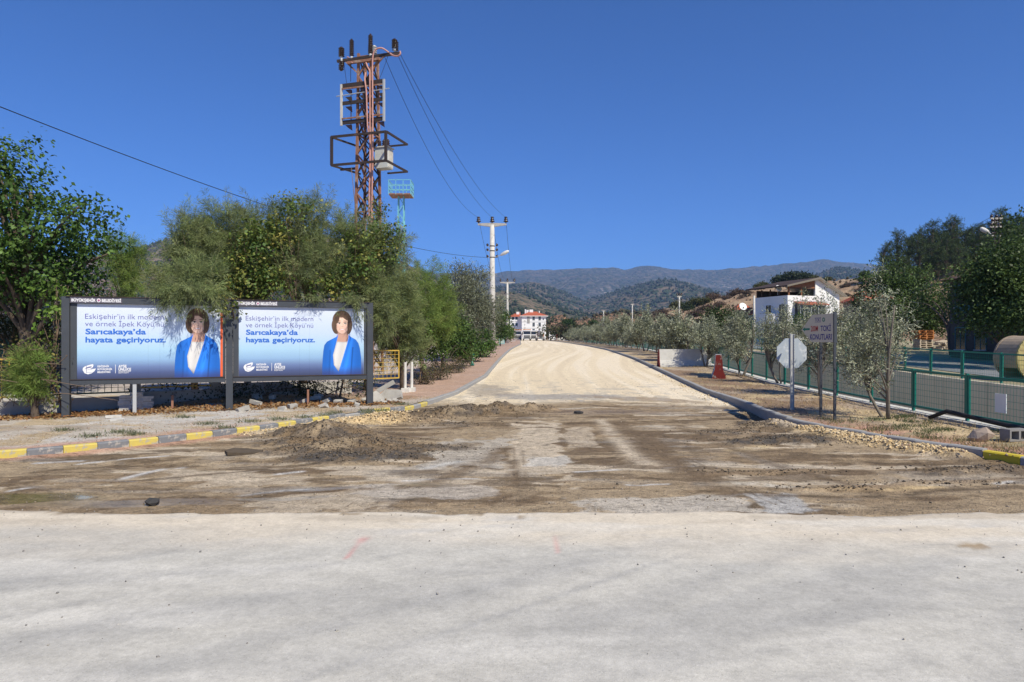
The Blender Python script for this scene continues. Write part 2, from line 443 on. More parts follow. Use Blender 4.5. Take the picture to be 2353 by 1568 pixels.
# mud trodden over the edge, thin tyre streaks
ed = edgeY(XX) - YY; en = fbm(XX * 3.2, YY * 9, 5, 33); em = fbm(XX * .55, YY * .6, 3, 34)
CC = lerp(CC, C3(.27, .20, .125), .85 * sstep(.0, .05, (en - .5) * .55 + (em - .52) * .9 - ed * 1.1 + .06))
CC = lerp(CC, C3(.30, .25, .19), .35 * sstep(.56, .62, fbm(XX * .6, YY * 4.5, 5, 35)) * sstep(.9, .2, ed))
rt_ = random.Random(12)
for k_ in range(26):
    a_ = rt_.uniform(R(12), R(36)); x0_, y0_, l_ = rt_.uniform(-5.5, 3.5), rt_.uniform(3.4, 5.9), rt_.uniform(1.2, 4.0)
    d_ = segdist(XX, YY + .03 * (XX - x0_) ** 2, (x0_, y0_), (x0_ + l_ * math.cos(a_), min(y0_ + l_ * math.sin(a_), 6.9)))
    CC = lerp(CC, cd * rt_.uniform(.82, 1.0), rt_.uniform(.18, .45) * np.exp(-(d_ / rt_.uniform(.012, .06)) ** 2) * sstep(.35, .6, fbm(XX * 2, YY * 6, 4, 36 + k_)))
CC *= (1 + .14 * (fbm(XX * 9, YY * 9, 3, 31) - .5))[..., None]
al = np.full(XX.shape + (1,), .93)
tag(put('street', gridmesh('street', XX, YY, ZZ, np.concatenate([CC, al], -1)), gm_paved), kind='structure')

# ---------------------------------------------------------------- torn-up junction and gravelled road
xs = spaced((-16, -9, .2), (-9, 9, .036), (9, 16, .3))
ys = spaced((6.6, 12, .04), (12, 20, .05), (20, 30, .1), (30, 60, .4), (60, 330, 3.0))
YY, XX = np.meshgrid(ys, xs, indexing='ij')
far = sstep(28, 60, YY)
cen = (XL(YY) + XR(YY)) / 2 * far
XX = XX + cen
wx = XX + .5 * (fbm(XX * .7, YY * .7, 3, 40) - .5); wy = YY + .6 * (fbm(XX * .7, YY * .7, 3, 41) - .5)
fine = fbm(XX * 5, YY * 5, 4, 42); mid = fbm(XX * 1.4, YY * 1.9, 4, 43); strk = fbm(XX * .30 + .05 * YY, YY * 2.3 - .25 * XX, 5, 44)
strk2 = fbm((XX - .55 * YY) * 2.2, (YY + .55 * XX) * .25, 4, 45)
brown = C3(.275, .20, .12); brown2 = C3(.175, .122, .072); tan = C3(.36, .275, .175); pale = C3(.55, .46, .345); grav = C3(.72, .605, .43)
asph = C3(.055, .05, .046); white = C3(.62, .60, .57); grey = C3(.33, .32, .30); yel = C3(.62, .46, .25)
CC = lerp(np.broadcast_to(brown, XX.shape + (3,)).copy(), brown2, sstep(.46, .58, mid))
CC = lerp(CC, tan, .85 * sstep(.51, .575, strk + .12 * (fine - .5))); CC = lerp(CC, tan, .6 * sstep(.56, .64, strk2 + .1 * (fine - .5)))
CC = lerp(CC, pale, .8 * sstep(.61, .66, fbm(XX * .55 + 3, YY * 2.6, 5, 46) + .1 * (fine - .5)))
CC = lerp(CC, brown2 * .8, .75 * sstep(.59, .63, fbm(XX * .8, YY * 3.4, 5, 47) + .08 * (fine - .5)))
CC = lerp(CC, C3(.36, .33, .29), .4 * sstep(.60, .74, fbm(XX * .7 + 9, YY * 2.0, 5, 48)))
# pale patches and wheel tracks that show in the dirt
def patch(c4, k, x0, y0, x1, y1, thr=.5, amp=.55):
    a = gp(x0, y1); b = gp(x1, y0)
    cx, cy = (px((x0 + x1) / 2, (a[1] + b[1]) / 2)), (a[1] + b[1]) / 2
    rx = abs(x1 - x0) / 2 / F * cy; ry = abs(b[1] - a[1]) / 2
    m = np.maximum(np.abs((wx - cx) / rx), np.abs((wy - cy) / ry))
    return lerp(CC, c4, k * sstep(1.02, .86, m + amp * 1.3 * (fine - .5) + amp * 1.5 * (mid - .5)))
CC = patch(pale, .85, 1170, 975, 1300, 1090); CC = patch(pale, .6, 1300, 985, 1375, 1030); CC = patch(tan, .7, 1000, 985, 1180, 1060)
CC = patch(C3(.46, .42, .36), .7, 1000, 1010, 1170, 1075); CC = patch(C3(.5, .47, .42), .8, 1215, 1045, 1318, 1072)
CC = patch(pale, .65, 620, 1125, 900, 1180); CC = patch(C3(.50, .45, .38), .85, 1320, 1138, 1760, 1180); CC = patch(C3(.43, .42, .40), .85, 1745, 1138, 1890, 1182)
CC = patch(pale, .7, 380, 1075, 640, 1100); CC = patch(C3(.47, .42, .36), .7, 830, 1115, 1150, 1150); CC = patch(tan, .8, 1850, 1010, 2100, 1040); CC = patch(pale, .6, 480, 1095, 700, 1110)
CC = patch(tan, .8, 0, 1060, 240, 1090); CC = patch(tan, .5, 1900, 1150, 2353, 1180)
def stroke(c4, k, pts, wd, nz=.6):
    d = np.full(XX.shape, 1e9)
    P = [gp(*p) for p in pts]
    for a, b in zip(P[:-1], P[1:]): d = np.minimum(d, segdist(wx * .5 + XX * .5, wy * .5 + YY * .5, a, b))
    return lerp(CC, c4, k * np.exp(-(d / wd) ** 2) * sstep(.3, .3 + nz * .5, fine * .6 + mid * .4 + .1))
CC = stroke(pale, .9, [(1372, 965), (1395, 985), (1430, 1020), (1470, 1050), (1490, 1062)], .16)
for p, wd, c4 in (([(290, 1099), (425, 1069)], .07, white), ([(195, 1064), (390, 1046)], .06, white), ([(555, 1137), (720, 1120)], .06, C3(.55, .55, .54)), ([(985, 1075), (1060, 1062)], .10, C3(.5, .48, .44)),
                  ([(1335, 1085), (1425, 1078)], .05, white), ([(1625, 1114), (1740, 1112), (1850, 1125)], .13, C3(.63, .57, .47)), ([(1850, 1126), (2160, 1122)], .08, yel), ([(2290, 1112), (2322, 1107)], .05, white),
                  ([(30, 1130), (70, 1124)], .05, white), ([(1440, 1112), (1540, 1112)], .03, white), ([(1530, 1075), (1590, 1072)], .05, white), ([(1700, 1040), (1840, 1085)], .10, C3(.45, .42, .37)),
                  ([(640, 1090), (700, 1085)], .05, white), ([(930, 1106), (1100, 1102)], .03, white), ([(1690, 1036), (1760, 1028)], .14, C3(.58, .45, .26)), ([(1960, 1060), (2070, 1100)], .10, tan), ([(100, 1063), (200, 1058)], .05, C3(.5, .5, .5))):
    CC = stroke(c4, .9, p, wd)
for p, wd, c4 in (([(100, 1085), (270, 1072), (430, 1050)], .13, brown2 * .75), ([(240, 1110), (620, 1078), (900, 1050)], .06, brown2 * .7), ([(1000, 1110), (1130, 1060), (1160, 1030)], .18, brown2), ([(1420, 970), (1560, 1080), (1680, 1130)], .25, brown2 * .95),
                  ([(1560, 980), (1760, 1060), (2000, 1130)], .16, brown2 * .9), ([(1480, 1000), (1600, 1100)], .16, brown2), ([(1780, 1142), (2000, 1140), (2353, 1120)], .09, brown2 * .65), ([(2000, 1060), (2350, 1090)], .14, brown2 * .6),
                  ([(330, 1160), (660, 1130), (1000, 1120)], .10, brown2), ([(1180, 1060), (1195, 1110)], .10, brown2 * .9)):
    CC = stroke(c4, .8, p, wd, .5)
# tyre tread stripes
for a, b, wdt in ((gp(1450, 1000), gp(1760, 1150), .5), (gp(1560, 985), gp(1900, 1100), .45), (gp(1180, 1020), gp(1190, 1115), .4)):
    d = segdist(XX, YY, a, b); dx, dy = b[0] - a[0], b[1] - a[1]; l = math.hypot(dx, dy)
    across = ((XX - a[0]) * (-dy) + (YY - a[1]) * dx) / l
    CC = lerp(CC, brown2 * .8, .5 * sstep(wdt / 2, wdt / 2 - .1, d) * sstep(.1, .6, np.sin(across * 46 + 3 * mid)) * sstep(.35, .6, mid))
# relief
DZ = .012 * (fine - .5) + .035 * (mid - .5) * sstep(30, 20, YY)
MNDS = [(-3.66, 13.2, .95, .65, .36, 'd'), (-2.85, 12.2, .95, .6, .20, 'd'), (-2.35, 10.85, 1.0, .45, .13, 'a'), (-3.45, 11.35, .7, .4, .13, 'd'), (-4.0, 12.2, .5, .3, .10, 'd'), (-1.5, 11.7, .9, .35, .07, 'd'),
        (-1.9, 16.6, .9, .6, .17, 'd'), (-.95, 16.9, 1.0, .55, .20, 'd'), (-.3, 17.2, .6, .45, .22, 'd'), (.45, 17.5, .26, .28, .22, 'd'), (.95, 17.6, .3, .3, .15, 'b'), (-3.05, 15.2, .65, .5, .26, 'g'), (-2.3, 15.6, .8, .5, .14, 'b'),
        (4.9, 12.5, .95, .42, .17, 'a'), (4.2, 13.6, .7, .3, .06, 'd'), (6.7, 9.75, 1.0, .25, .09, 'd'), (5.6, 8.9, 1.1, .12, .04, 'b'), (4.0, 8.55, .7, .12, .04, 'b'), (-1.1, 14.9, .7, .3, .06, 'd'), (3.6, 9.6, .9, .15, .035, 'b'), (5.3, 14.6, .5, .6, .10, 'd')]
for (cx, cy, rx, ry, h, kd) in MNDS:
    b = blob(wx * .6 + XX * .4, wy * .6 + YY * .4, (cx, cy), (rx, ry), .2)
    h = h * .62; DZ = DZ + h * b * (.6 + .8 * mid) + h * .9 * sstep(.08, .5, b) * (fine - .5)
    k = sstep(.12, .42, b + .35 * (fine - .5))
    if kd == 'd': CC = lerp(CC, brown2 * .95, .7 * k); CC = lerp(CC, asph * 1.6, .55 * k * sstep(.55, .62, fine)); CC = lerp(CC, tan, .7 * k * sstep(.56, .66, mid))
    if kd == 'a': CC = lerp(CC, asph * 1.4, .92 * k); CC = lerp(CC, brown2, .7 * k * sstep(.56, .64, fine))
    if kd == 'b': CC = lerp(CC, C3(.28, .20, .12), .7 * k)
    if kd == 'g': CC = lerp(CC, yel, .9 * k)
DZ = DZ - .16 * blob(XX, YY, (5.62, 16.1), (.22, .7)) - .05 * blob(XX, YY, (-4.9, 10.2), (1.6, .25))
# yellow crushed stone against the right kerb and along the left kerb
dr = XR(YY) - XX
k = sstep(.62, .25, dr + .35 * (fine - .5)) * sstep(10.5, 10.9, YY) * sstep(14.3, 13.6, YY)
CC = lerp(CC, yel * 1.03, .95 * k); DZ = DZ + .10 * k * (.6 + .8 * fine)
k = sstep(.5, .2, dr + .35 * (fine - .5)) * sstep(15.6, 15.0, YY) * sstep(13.6, 14.3, YY)
CC = lerp(CC, C3(.55, .45, .33), .9 * k); DZ = DZ + .08 * k * (.4 + fine)
k = sstep(.9, .35, dr + .3 * (fine - .5)) * sstep(11.0, 10.5, YY)
CC = lerp(CC, brown2 * .9, .85 * k); DZ = DZ + .07 * k * (fine - .2)
dl = XX - XL(YY)
k = sstep(.8, .25, dl + .4 * (fine - .5)) * sstep(12.9, 13.4, YY) * sstep(18, 16, YY)
CC = lerp(CC, grav * .95, .9 * k); DZ = DZ + .05 * k
k = sstep(.55, .15, dl + .4 * (fine - .5)) * sstep(13.4, 12.9, YY)
CC = lerp(CC, C3(.46, .27, .19), .85 * k); DZ = DZ + .03 * k
# gravelled road beyond
gb = YY + 1.6 * (fbm(XX * .5, YY * .5, 4, 50) - .5) + .5 * (fine - .5) + 1.0 * sstep(4.0, 6, XX) + 1.2 * sstep(.2, -1.2, XX) * sstep(-3, -1.4, XX) * 0
gk = sstep(18.6, 20.0, gb)
CC = lerp(CC, grav, gk)
DZ = DZ * (1 - .85 * gk) + .03 * gk
tr = fbm((XX - cen) * 2.4, YY * .05, 3, 51)
CC = lerp(CC, C3(.78, .68, .53), .65 * gk * sstep(.5, .62, tr)); CC = lerp(CC, C3(.63, .52, .37), .5 * gk * sstep(.48, .36, tr))
CC = lerp(CC, C3(.27, .26, .255), .75 * sstep(.3, .75, blob(wx, wy, (1.2, 20.8), (2.3, 1.2)) + .9 * (fine - .5) + .5 * (mid - .5)))
CC = lerp(CC, C3(.30, .26, .22), .7 * sstep(.3, .75, blob(wx, wy, (-.9, 23.0), (.9, 2.6), .1) + .8 * (fine - .5)))
CC = lerp(CC, C3(.30, .23, .16), .8 * sstep(.3, .7, blob(wx, wy, (4.0, 20.0), (2.0, .7), -.5) + .7 * (fine - .5)))
CC = lerp(CC, C3(.36, .34, .31), .45 * sstep(.55, .7, fbm(XX * 2, YY * 1.2, 4, 53)) * sstep(30, 22, YY) * gk)
CC *= (1 + .35 * (fbm(XX * 13, YY * 13, 3, 54) - .5) * sstep(40, 15, YY))[..., None]
# standing water and wet mud
al = np.full(XX.shape, .95)
def wet(c, r, rot, k, tint, rough):
    global CC, al
    b = sstep(.28, .55, blob(wx, wy, c, r, rot) + .45 * (mid - .5) + .3 * (strk - .5))
    CC = lerp(CC, tint, k * b); al = al * (1 - b) + rough * b
    return b
b = wet(gp(20, 1150), (1.1, .35), .1, .8, C3(.17, .13, .06), .09); DZ = DZ * (1 - b) - .01 * b
b = wet(gp(330, 1160), (1.5, .28), .1, .45, C3(.27, .21, .14), .30); DZ = DZ * (1 - .6 * b)
b = wet(gp(270, 1106), (.45, .05), .25, .9, C3(.24, .15, .06), .10); DZ = DZ * (1 - b)
wet(gp(760, 1120), (.7, .10), .1, .5, C3(.33, .29, .24), .30); wet(gp(1000, 1120), (.55, .12), .0, .7, C3(.26, .19, .10), .28); wet(gp(640, 1142), (.7, .12), .05, .5, C3(.32, .28, .22), .32)
wet((2.2, 17.2), (2.2, .6), 0, .4, C3(.25, .185, .115), .6)
ZZ = zr(YY) + DZ + np.where(YY < 7.2, -.02, 0)
al = np.where(gk > .5, .95 + .05 * gk, al)
xm = (XX[:-1, :-1] + XX[1:, 1:]) / 2; ym = (YY[:-1, :-1] + YY[1:, 1:]) / 2
inside = (xm > XL(ym) - 1.0) & (xm < np.minimum(XR(ym) + .6, np.maximum(FX(ym) - .2, XR(ym) + .1)))
tag(put('road', gridmesh('road', XX, YY, ZZ, np.concatenate([CC, al[..., None]], -1), keep=inside), gm_dirt), kind='structure')
def roadz(x, y):
    i = min(max(np.searchsorted(ys, y), 0), len(ys) - 1); j = int(np.argmin(np.abs(XX[i] - x))); return float(ZZ[i, j])

# ---------------------------------------------------------------- left pavement and right verge
KT = .13                                      # kerb width
ys2 = spaced((5.4, 10, .2), (10, 24, .07), (24, 60, .4), (60, 320, 4))
u = np.concatenate([np.linspace(0, 3.5, 60), np.linspace(3.5, 9, 50)[1:], np.linspace(9, 45, 12)[1:]])
YA, UA = np.meshgrid(ys2, u, indexing='ij')
XA = XL(YA) - KT + .01 - UA
n1 = fbm(XA * .9, YA * 1.2, 4, 60); n2 = fbm(XA * 4, YA * 4, 4, 61); n3 = fbm(XA * .5, YA * 1.6, 4, 62)
CA = lerp(np.broadcast_to(C3(.46, .41, .345), XA.shape + (3,)).copy(), C3(.36, .30, .235), sstep(.4, .65, n1))
CA = lerp(CA, C3(.50, .475, .44), .8 * sstep(.5, .66, n3))
CA = lerp(CA, C3(.42, .31, .17), .7 * sstep(.52, .68, fbm(XA * 1.3, YA * 2, 4, 63)))
red = sstep(.95, .25, UA + .9 * (n2 - .5) + .7 * (n1 - .5)) * sstep(14.5, 13, YA)
CA = lerp(CA, C3(.47, .25, .175), .75 * red)
CA = lerp(CA, C3(.43, .285, .215), sstep(18.2, 20.5, YA + 1.5 * (n1 - .5)) * (.75 + .25 * n2))
bl = segdist(XA, YA, (-12.5, 14.9), (-3.2, 19.6))
CA = lerp(CA, C3(.30, .19, .11), .8 * sstep(.8, .2, bl + .7 * (n2 - .5)))
CA = lerp(CA, C3(.50, .48, .45), sstep(2.4, 3.2, (YA - 15.2 - .62 * (XA + 11))) * sstep(-3.6, -5.5, XA) * .6)
HZ = .012 * (n2 - .5) + .03 * (n1 - .5) + .22 * sstep(1.2, 5, UA) * sstep(15.5, 18.5, YA) * sstep(26, 20, YA)
ZA = zr(YA) + .125 + HZ * sstep(0, .3, UA)
def walkz(x, y):
    i = min(max(np.searchsorted(ys2, y), 0), len(ys2) - 1); j = int(np.argmin(np.abs(XA[i] - x))); return float(ZA[i, j])
tag(put('pavement', gridmesh('pavement', XA, YA, ZA, np.concatenate([CA, np.full(XA.shape + (1,), .95)], -1)), gm_walk), kind='structure')

ys3 = spaced((4.3, 9, .25), (9, 26, .07), (26, 60, .35), (60, 320, 4))
u = np.linspace(0, 1, 70)
YB, UB = np.meshgrid(ys3, u, indexing='ij')
XB = XR(YB) + KT - .01 + (np.maximum(FX(YB) - .28, XR(YB) + .5) - XR(YB) - KT) * UB
m1 = fbm(XB * .9, YB * .8, 4, 70); m2 = fbm(XB * 4, YB * 4, 4, 71)
CB = lerp(np.broadcast_to(C3(.39, .305, .22), XB.shape + (3,)).copy(), C3(.27, .185, .12), sstep(.42, .66, m1))
CB = lerp(CB, C3(.52, .40, .23), .8 * sstep(.5, .66, fbm(XB * 1.1, YB * .7, 4, 72)))
red = sstep(1.5, .3, (XB - XR(YB)) + 1.2 * (m1 - .5) + .5 * (m2 - .5)) * sstep(15.5, 13.5, YB)
CB = lerp(CB, C3(.47, .25, .185), .8 * red)
CB = lerp(CB, C3(.25, .26, .15), .55 * sstep(.58, .7, fbm(XB * 1.6, YB * 1.6, 4, 73)) * sstep(17, 14, YB))
CB = lerp(CB, C3(.43, .41, .38), .9 * sstep(7.7, 8.6, XB + .9 * (m1 - .5)) * sstep(11.2, 10.3, YB + .5 * (m2 - .5)))
ZB = zr(YB) + .125 + (.02 * (m2 - .5) + .07 * (m1 - .5)) * np.clip(UB * 8, 0, 1) + .05 * UB
tag(put('verge', gridmesh('verge', XB, YB, ZB, np.concatenate([CB, np.full(XB.shape + (1,), .95)], -1)), gm_verge), kind='structure')
def vergez(x, y):
    i = min(max(np.searchsorted(ys3, y), 0), len(ys3) - 1); j = int(np.argmin(np.abs(XB[i] - x))); return float(ZB[i, j])

# ---------------------------------------------------------------- wide ground sheet with the canal bed sunk into it
Ys = np.array(sorted(set(list(np.linspace(-250, 0, 8)) + list(np.linspace(0, 60, 41)) + list(np.linspace(60, 340, 57)) + list(np.geomspace(340, 14000, 40)))))
us = np.array([-9000, -4000, -1500, -600, -250, -120, -80] + list(np.arange(-60, 9.2, 3.0)) + [9.5, 9.52, 12, 15.1, 15.12] + list(np.arange(17, 80, 3.0)) + [90, 110, 150, 220, 350, 700, 1500, 4000, 9000])
YG, UG = np.meshgrid(Ys, us, indexing='ij')
XG = UG + np.where(np.abs(UG) < 120, FX(YG) - 9.3, 0)
ZG = zr(YG) - .10
can = (UG >= 9.51) & (UG <= 15.11) & (YG < 335)
ZG = np.where(can, zr(YG) - 2.0, ZG); ZG = np.where(UG > 15.11, zr(YG) + .12 + np.clip(UG - 30, 0, 60) * .012 * np.clip(YG / 60, 0, 1), ZG)
g1 = fbm(XG * .05, YG * .05, 4, 80); g2 = fbm(XG * .4, YG * .4, 3, 81)
CG = lerp(np.broadcast_to(C3(.36, .29, .20), XG.shape + (3,)).copy(), C3(.22, .20, .12), sstep(.4, .62, g1)); CG = lerp(CG, C3(.45, .36, .21), .6 * sstep(.5, .7, g2))
CG = lerp(CG, C3(.52, .50, .47), 1.0 * ((UG < -3) & (UG > -40) & (YG < 34)))
CG = np.where(can[..., None], C3(.3, .27, .22), CG)
tag(put('ground', gridmesh('ground', XG, YG, ZG, np.concatenate([CG, np.full(XG.shape + (1,), .95)], -1), smooth=False), gm_base), kind='structure')
def bankz(x, y): return zrf(y) + .12 + min(max(x - (float(FX(y)) - 9.3) - 30, 0), 60) * .012 * min(max(y / 60, 0), 1)

# asphalt street beyond the canal
ya = spaced((2, 330, 4)); ua = np.array([19.0, 20.5, 22, 23.5, 25.5])
YS, US = np.meshgrid(ya, ua, indexing='ij'); XS = US + FX(YS) - 9.3
tag(put('back_street', gridmesh('back_street', XS, YS, zr(YS) + .145, np.concatenate([np.broadcast_to(C3(.20, .205, .215), XS.shape + (3,)), np.full(XS.shape + (1,), .8)], -1)), groundmat('old_asphalt', .2, .2, .4, 30)), kind='structure')

# ---------------------------------------------------------------- kerbs of single stones
def kerb_mesh(name, L, h=.30, w=KT, ch=.02):
    b = MB(); o = [(0, -.15), (w, -.15), (w, h - .15), (ch, h - .15), (0, h - .15 - ch)]
    b.prism(o, -L / 2 + .004, L / 2 - .004, lambda u, v, t: Vector((t, u, v)))
    return b.mesh(name)
m_ky = mat('kerb_yellow_paint', (.60, .48, .10), .85, (.50, .40, .12), 9, .8, .35, 40, c3=(.38, .35, .29), scale3=6.5, lo3=.50, hi3=.56)
m_kg = mat('kerb_grey_paint', (.20, .205, .215), .85, (.15, .155, .165), 7, .8, .3, 40, c3=(.42, .38, .33), scale3=6.2, lo3=.49, hi3=.58)
m_kn = mat('kerb_concrete', (.34, .335, .325), .85, (.27, .265, .258), 6, .7, .25, 50, c3=(.34, .32, .29), scale3=2.5, lo3=.55, hi3=.72)
m_ky2 = mat('kerb_fresh_yellow', (.58, .47, .05), .7, (.60, .45, .03), 7, .5, .15, 40, c3=(.42, .38, .3), scale3=5, lo3=.66, hi3=.72)
def walk_line(P, step, s0=0.0, y_end=47):
    """stations every step along the polyline P, from the arc length s0"""
    P = [Vector(p) for p in P]; out = []; acc = 0; nxt = s0
    for a, b in zip(P[:-1], P[1:]):
        l = (b - a).length
        while nxt <= acc + l:
            out.append(a + (b - a) * ((nxt - acc) / l)); nxt += step
        acc += l
    return [p for p in out if p.y < y_end]
def arclen(P, q):
    acc = 0
    for a, b in zip(P[:-1], P[1:]):
        if (a[1] - q) * (b[1] - q) <= 0:
            return acc + math.dist(a, b) * ((q - a[1]) / (b[1] - a[1]))
        acc += math.dist(a, b)
rk = random.Random(4)
def lay_kerb(name, P, side, anchor, step, colour):
    root = thing(name, (0, 0, 0), kind='structure')
    a0 = arclen(P, anchor); k0 = int(a0 // step)
    st = walk_line(P, step, a0 - k0 * step)
    meshes = {}
    for i in range(len(st) - 1):
        a, b = st[i], st[i + 1]; c = (a + b) / 2; d = b - a; L = d.length
        if c.y < 5.5: continue
        key, m_, dz = colour(i - k0, c)
        if key is None: continue
        mk = (key,)
        if mk not in meshes:
            meshes[mk] = kerb_mesh('kerb_stone', step); meshes[mk].materials.append(m_)
        o = bpy.data.objects.new('kerb_stone', meshes[mk]); o.parent = root; col.objects.link(o)
        ang = math.atan2(d.y, d.x)
        tilt = math.atan2(zrf(b.y) - zrf(a.y), L)
        o.location = (c.x, c.y, zrf(c.y) - .01 + dz + rk.uniform(-.006, .006))
        if side > 0: ang += PI; tilt = -tilt                       # local +y points away from the road
        o.rotation_euler = (rk.uniform(-.02, .02), -tilt, ang + rk.uniform(-.012, .012))
        o.scale = (L / step, 1, 1)
    # beyond: stones too small to tell apart
    b_ = MB(); Pf = [Vector((float((XL if side < 0 else XR)(y)), y)) for y in np.arange(st[-1].y, 300, 6)]
    for p, q in zip(Pf[:-1], Pf[1:]):
        s = -1 if side < 0 else 1
        b_.beam((p.x + s * KT / 2, p.y, zrf(p.y) + .0), (q.x + s * KT / 2, q.y, zrf(q.y) + .0), KT, .29)
    tag(b_.build('kerb_run', m_kn, root), kind='stuff')
    return root
def col_left(i, c):
    if c.y < 17.35:
        if 15.6 < c.y < 16.2: return ('n', m_kn, -.02)
        return ('y', m_ky, 0) if i % 2 else ('g', m_kg, 0)
    if c.y < 18.8: return ('y', m_ky, -.03) if i % 2 else ('n', m_kn, -.03)
    return ('n', m_kn, 0)
def col_right(i, c):
    if c.y < 10.62: return ('y', m_ky2, 0) if (i % 2) else ('n', m_kn, 0)
    return ('n', m_kn, .02 + .05 * float(sstep(14.5, 15.3, c.y) * sstep(22, 18, c.y)))
lay_kerb('left_kerb', LK, -1, 10.75, .485, col_left)
lay_kerb('right_kerb', RK, 1, 10.63, .545, col_right)

# ---------------------------------------------------------------- hills and mountains
def ridge_layer(name, pts, Yf, Yr, material, amp, nscale, seed, tmin=-1.7, tmax=1.9, nt=260, nd=60, rough=3.0, power=1.15, back=.55, colour=None):
    t = np.linspace(tmin, tmax, nt); s = np.concatenate([np.linspace(0, 1, nd), np.linspace(1, 1.5, 12)[1:]])
    xp = [(p[0] - CX) / F for p in pts]
    yr = np.interp(t, xp, [p[1] for p in pts])
    if callable(Yr): YR = Yr(t)
    else: YR = np.full(nt, float(Yr))
    YFt = Yf(t) if callable(Yf) else np.full(nt, float(Yf))
    zrg = CAMH + (CY - yr) / F * YR
    S, T = np.meshgrid(s, t, indexing='ij')
    Yq = YFt[None, :] + (YR - YFt)[None, :] * S; Xq = T * Yq
    z0 = zr(YFt)[None, :] - 2.0
    prof = np.where(S <= 1, np.clip(S, 0, 1) ** power, np.clip(1 - (S - 1) * 2 * back, 0, 1))
    Zq = z0 + (zrg[None, :] - z0) * prof
    nz = ridged(Xq / nscale, Yq / nscale, 5, seed) - .62
    Zq = Zq + amp * nz * np.sin(np.clip(S, 0, 1) * PI) ** .8 + rough * (fbm(Xq / (nscale * .07), Yq / (nscale * .07), 4, seed + 9) - .5) * np.clip(S * 3, 0, 1)
    o = put(name, gridmesh(name, Xq, Yq, Zq, None if colour is None else colour(Xq, Yq, Zq, S), smooth=True), material)
    tag(o, kind='structure')
    return Xq, Yq, Zq
def hillmat(name, soil, soil2, wood, wood2, tscale, cover, pscale, rock=(.42, .36, .31), rockamt=.66):
    m = bpy.data.materials.new(name); m.use_nodes = True
    nt = m.node_tree; N = nt.nodes; L = nt.links; bs = N['Principled BSDF']
    bs.inputs['Roughness'].default_value = .95; bs.inputs['Specular IOR Level'].default_value = .1
    g = N.new('ShaderNodeNewGeometry')
    def noise(sc, det=8, rough=.68):
        n = N.new('ShaderNodeTexNoise'); n.inputs['Scale'].default_value = sc; n.inputs['Detail'].default_value = det; n.inputs['Roughness'].default_value = rough
        L.new(g.outputs['Position'], n.inputs['Vector']); return n.outputs['Fac']
    def rng(f, a, b):
        r = N.new('ShaderNodeMapRange'); r.inputs[1].default_value = a; r.inputs[2].default_value = b; L.new(f, r.inputs[0]); return r.outputs[0]
    def mixc(a, b, f):
        mx = N.new('ShaderNodeMix'); mx.data_type = 'RGBA'; L.new(f, mx.inputs[0])
        for sock, val in ((mx.inputs[6], a), (mx.inputs[7], b)):
            if isinstance(val, tuple): sock.default_value = (*val, 1)
            else: L.new(val, sock)
        return mx.outputs[2]
    base = mixc(soil, soil2, rng(noise(pscale * 4), .4, .6))
    base = mixc(base, tuple(v * .62 for v in soil2), rng(noise(pscale * 30, 9, .75), .50, .62)); base = mixc(base, tuple(min(1, v * 1.25) for v in soil), rng(noise(pscale * 17, 9, .75), .54, .64))
    base = mixc(base, rock, rng(noise(pscale * 2.3, 10, .75), rockamt, rockamt + .06))
    v = N.new('ShaderNodeTexVoronoi'); v.inputs['Scale'].default_value = tscale; L.new(g.outputs['Position'], v.inputs['Vector'])
    crowns = rng(v.outputs['Distance'], .62, .38)
    dens = rng(noise(pscale, 7, .7), cover - .12, cover + .12)
    sep = N.new('ShaderNodeSeparateColor'); L.new(v.outputs['Color'], sep.inputs[0])
    lt = N.new('ShaderNodeMath'); lt.operation = 'LESS_THAN'; L.new(sep.outputs[0], lt.inputs[0]); L.new(dens, lt.inputs[1])
    mu = N.new('ShaderNodeMath'); mu.operation = 'MULTIPLY'; L.new(crowns, mu.inputs[0]); L.new(lt.outputs[0], mu.inputs[1])
    wd = mixc(wood, wood2, sep.outputs[1])
    L.new(mixc(base, wd, mu.outputs[0]), bs.inputs['Base Color'])
    bp = N.new('ShaderNodeBump'); bp.inputs['Strength'].default_value = .9; bp.inputs['Distance'].default_value = .5 / tscale
    L.new(mu.outputs[0], bp.inputs['Height']); L.new(bp.outputs['Normal'], bs.inputs['Normal'])
    return m
FARR = [(-1500, 560), (-600, 600), (0, 590), (500, 600), (900, 622), (1080, 630), (1140, 627), (1200, 622), (1250, 620), (1330, 617), (1400, 616), (1440, 620), (1462, 614), (1488, 611), (1515, 614), (1560, 620), (1640, 620), (1700, 616), (1760, 612), (1800, 608),
        (1850, 602), (1885, 598), (1915, 599), (1940, 605), (1980, 606), (2030, 613), (2100, 620), (2353, 640), (3000, 600), (4200, 560)]
ridge_layer('mountain_ridge', FARR, 2600, 6800, hillmat('far_forest', (.13, .105, .085), (.085, .08, .062), (.030, .045, .030), (.05, .062, .036), .03, .38, .0016, (.45, .38, .34), .62), 190, 900, 100, nt=420, nd=90, rough=34)
MIDR = [(-1500, 690), (700, 720), (1000, 690), (1100, 668), (1180, 653), (1232, 650), (1290, 668), (1340, 690), (1407, 672), (1481, 650), (1524, 640), (1581, 649), (1626, 664), (1690, 682), (1760, 680), (1820, 662), (1870, 632), (1925, 613), (1980, 623), (2050, 642), (2120, 660), (2353, 690), (4000, 690)]
LX, LY, LZ = {}, {}, {}
def keepl(k, r): LX[k], LY[k], LZ[k] = r
keepl('mid', ridge_layer('wooded_hills', MIDR, 1150, 3000, hillmat('mid_forest', (.16, .12, .088), (.10, .088, .06), (.028, .045, .026), (.05, .065, .033), .06, .38, .003, (.40, .31, .25), .64), 95, 420, 120, nt=420, nd=80, rough=16))
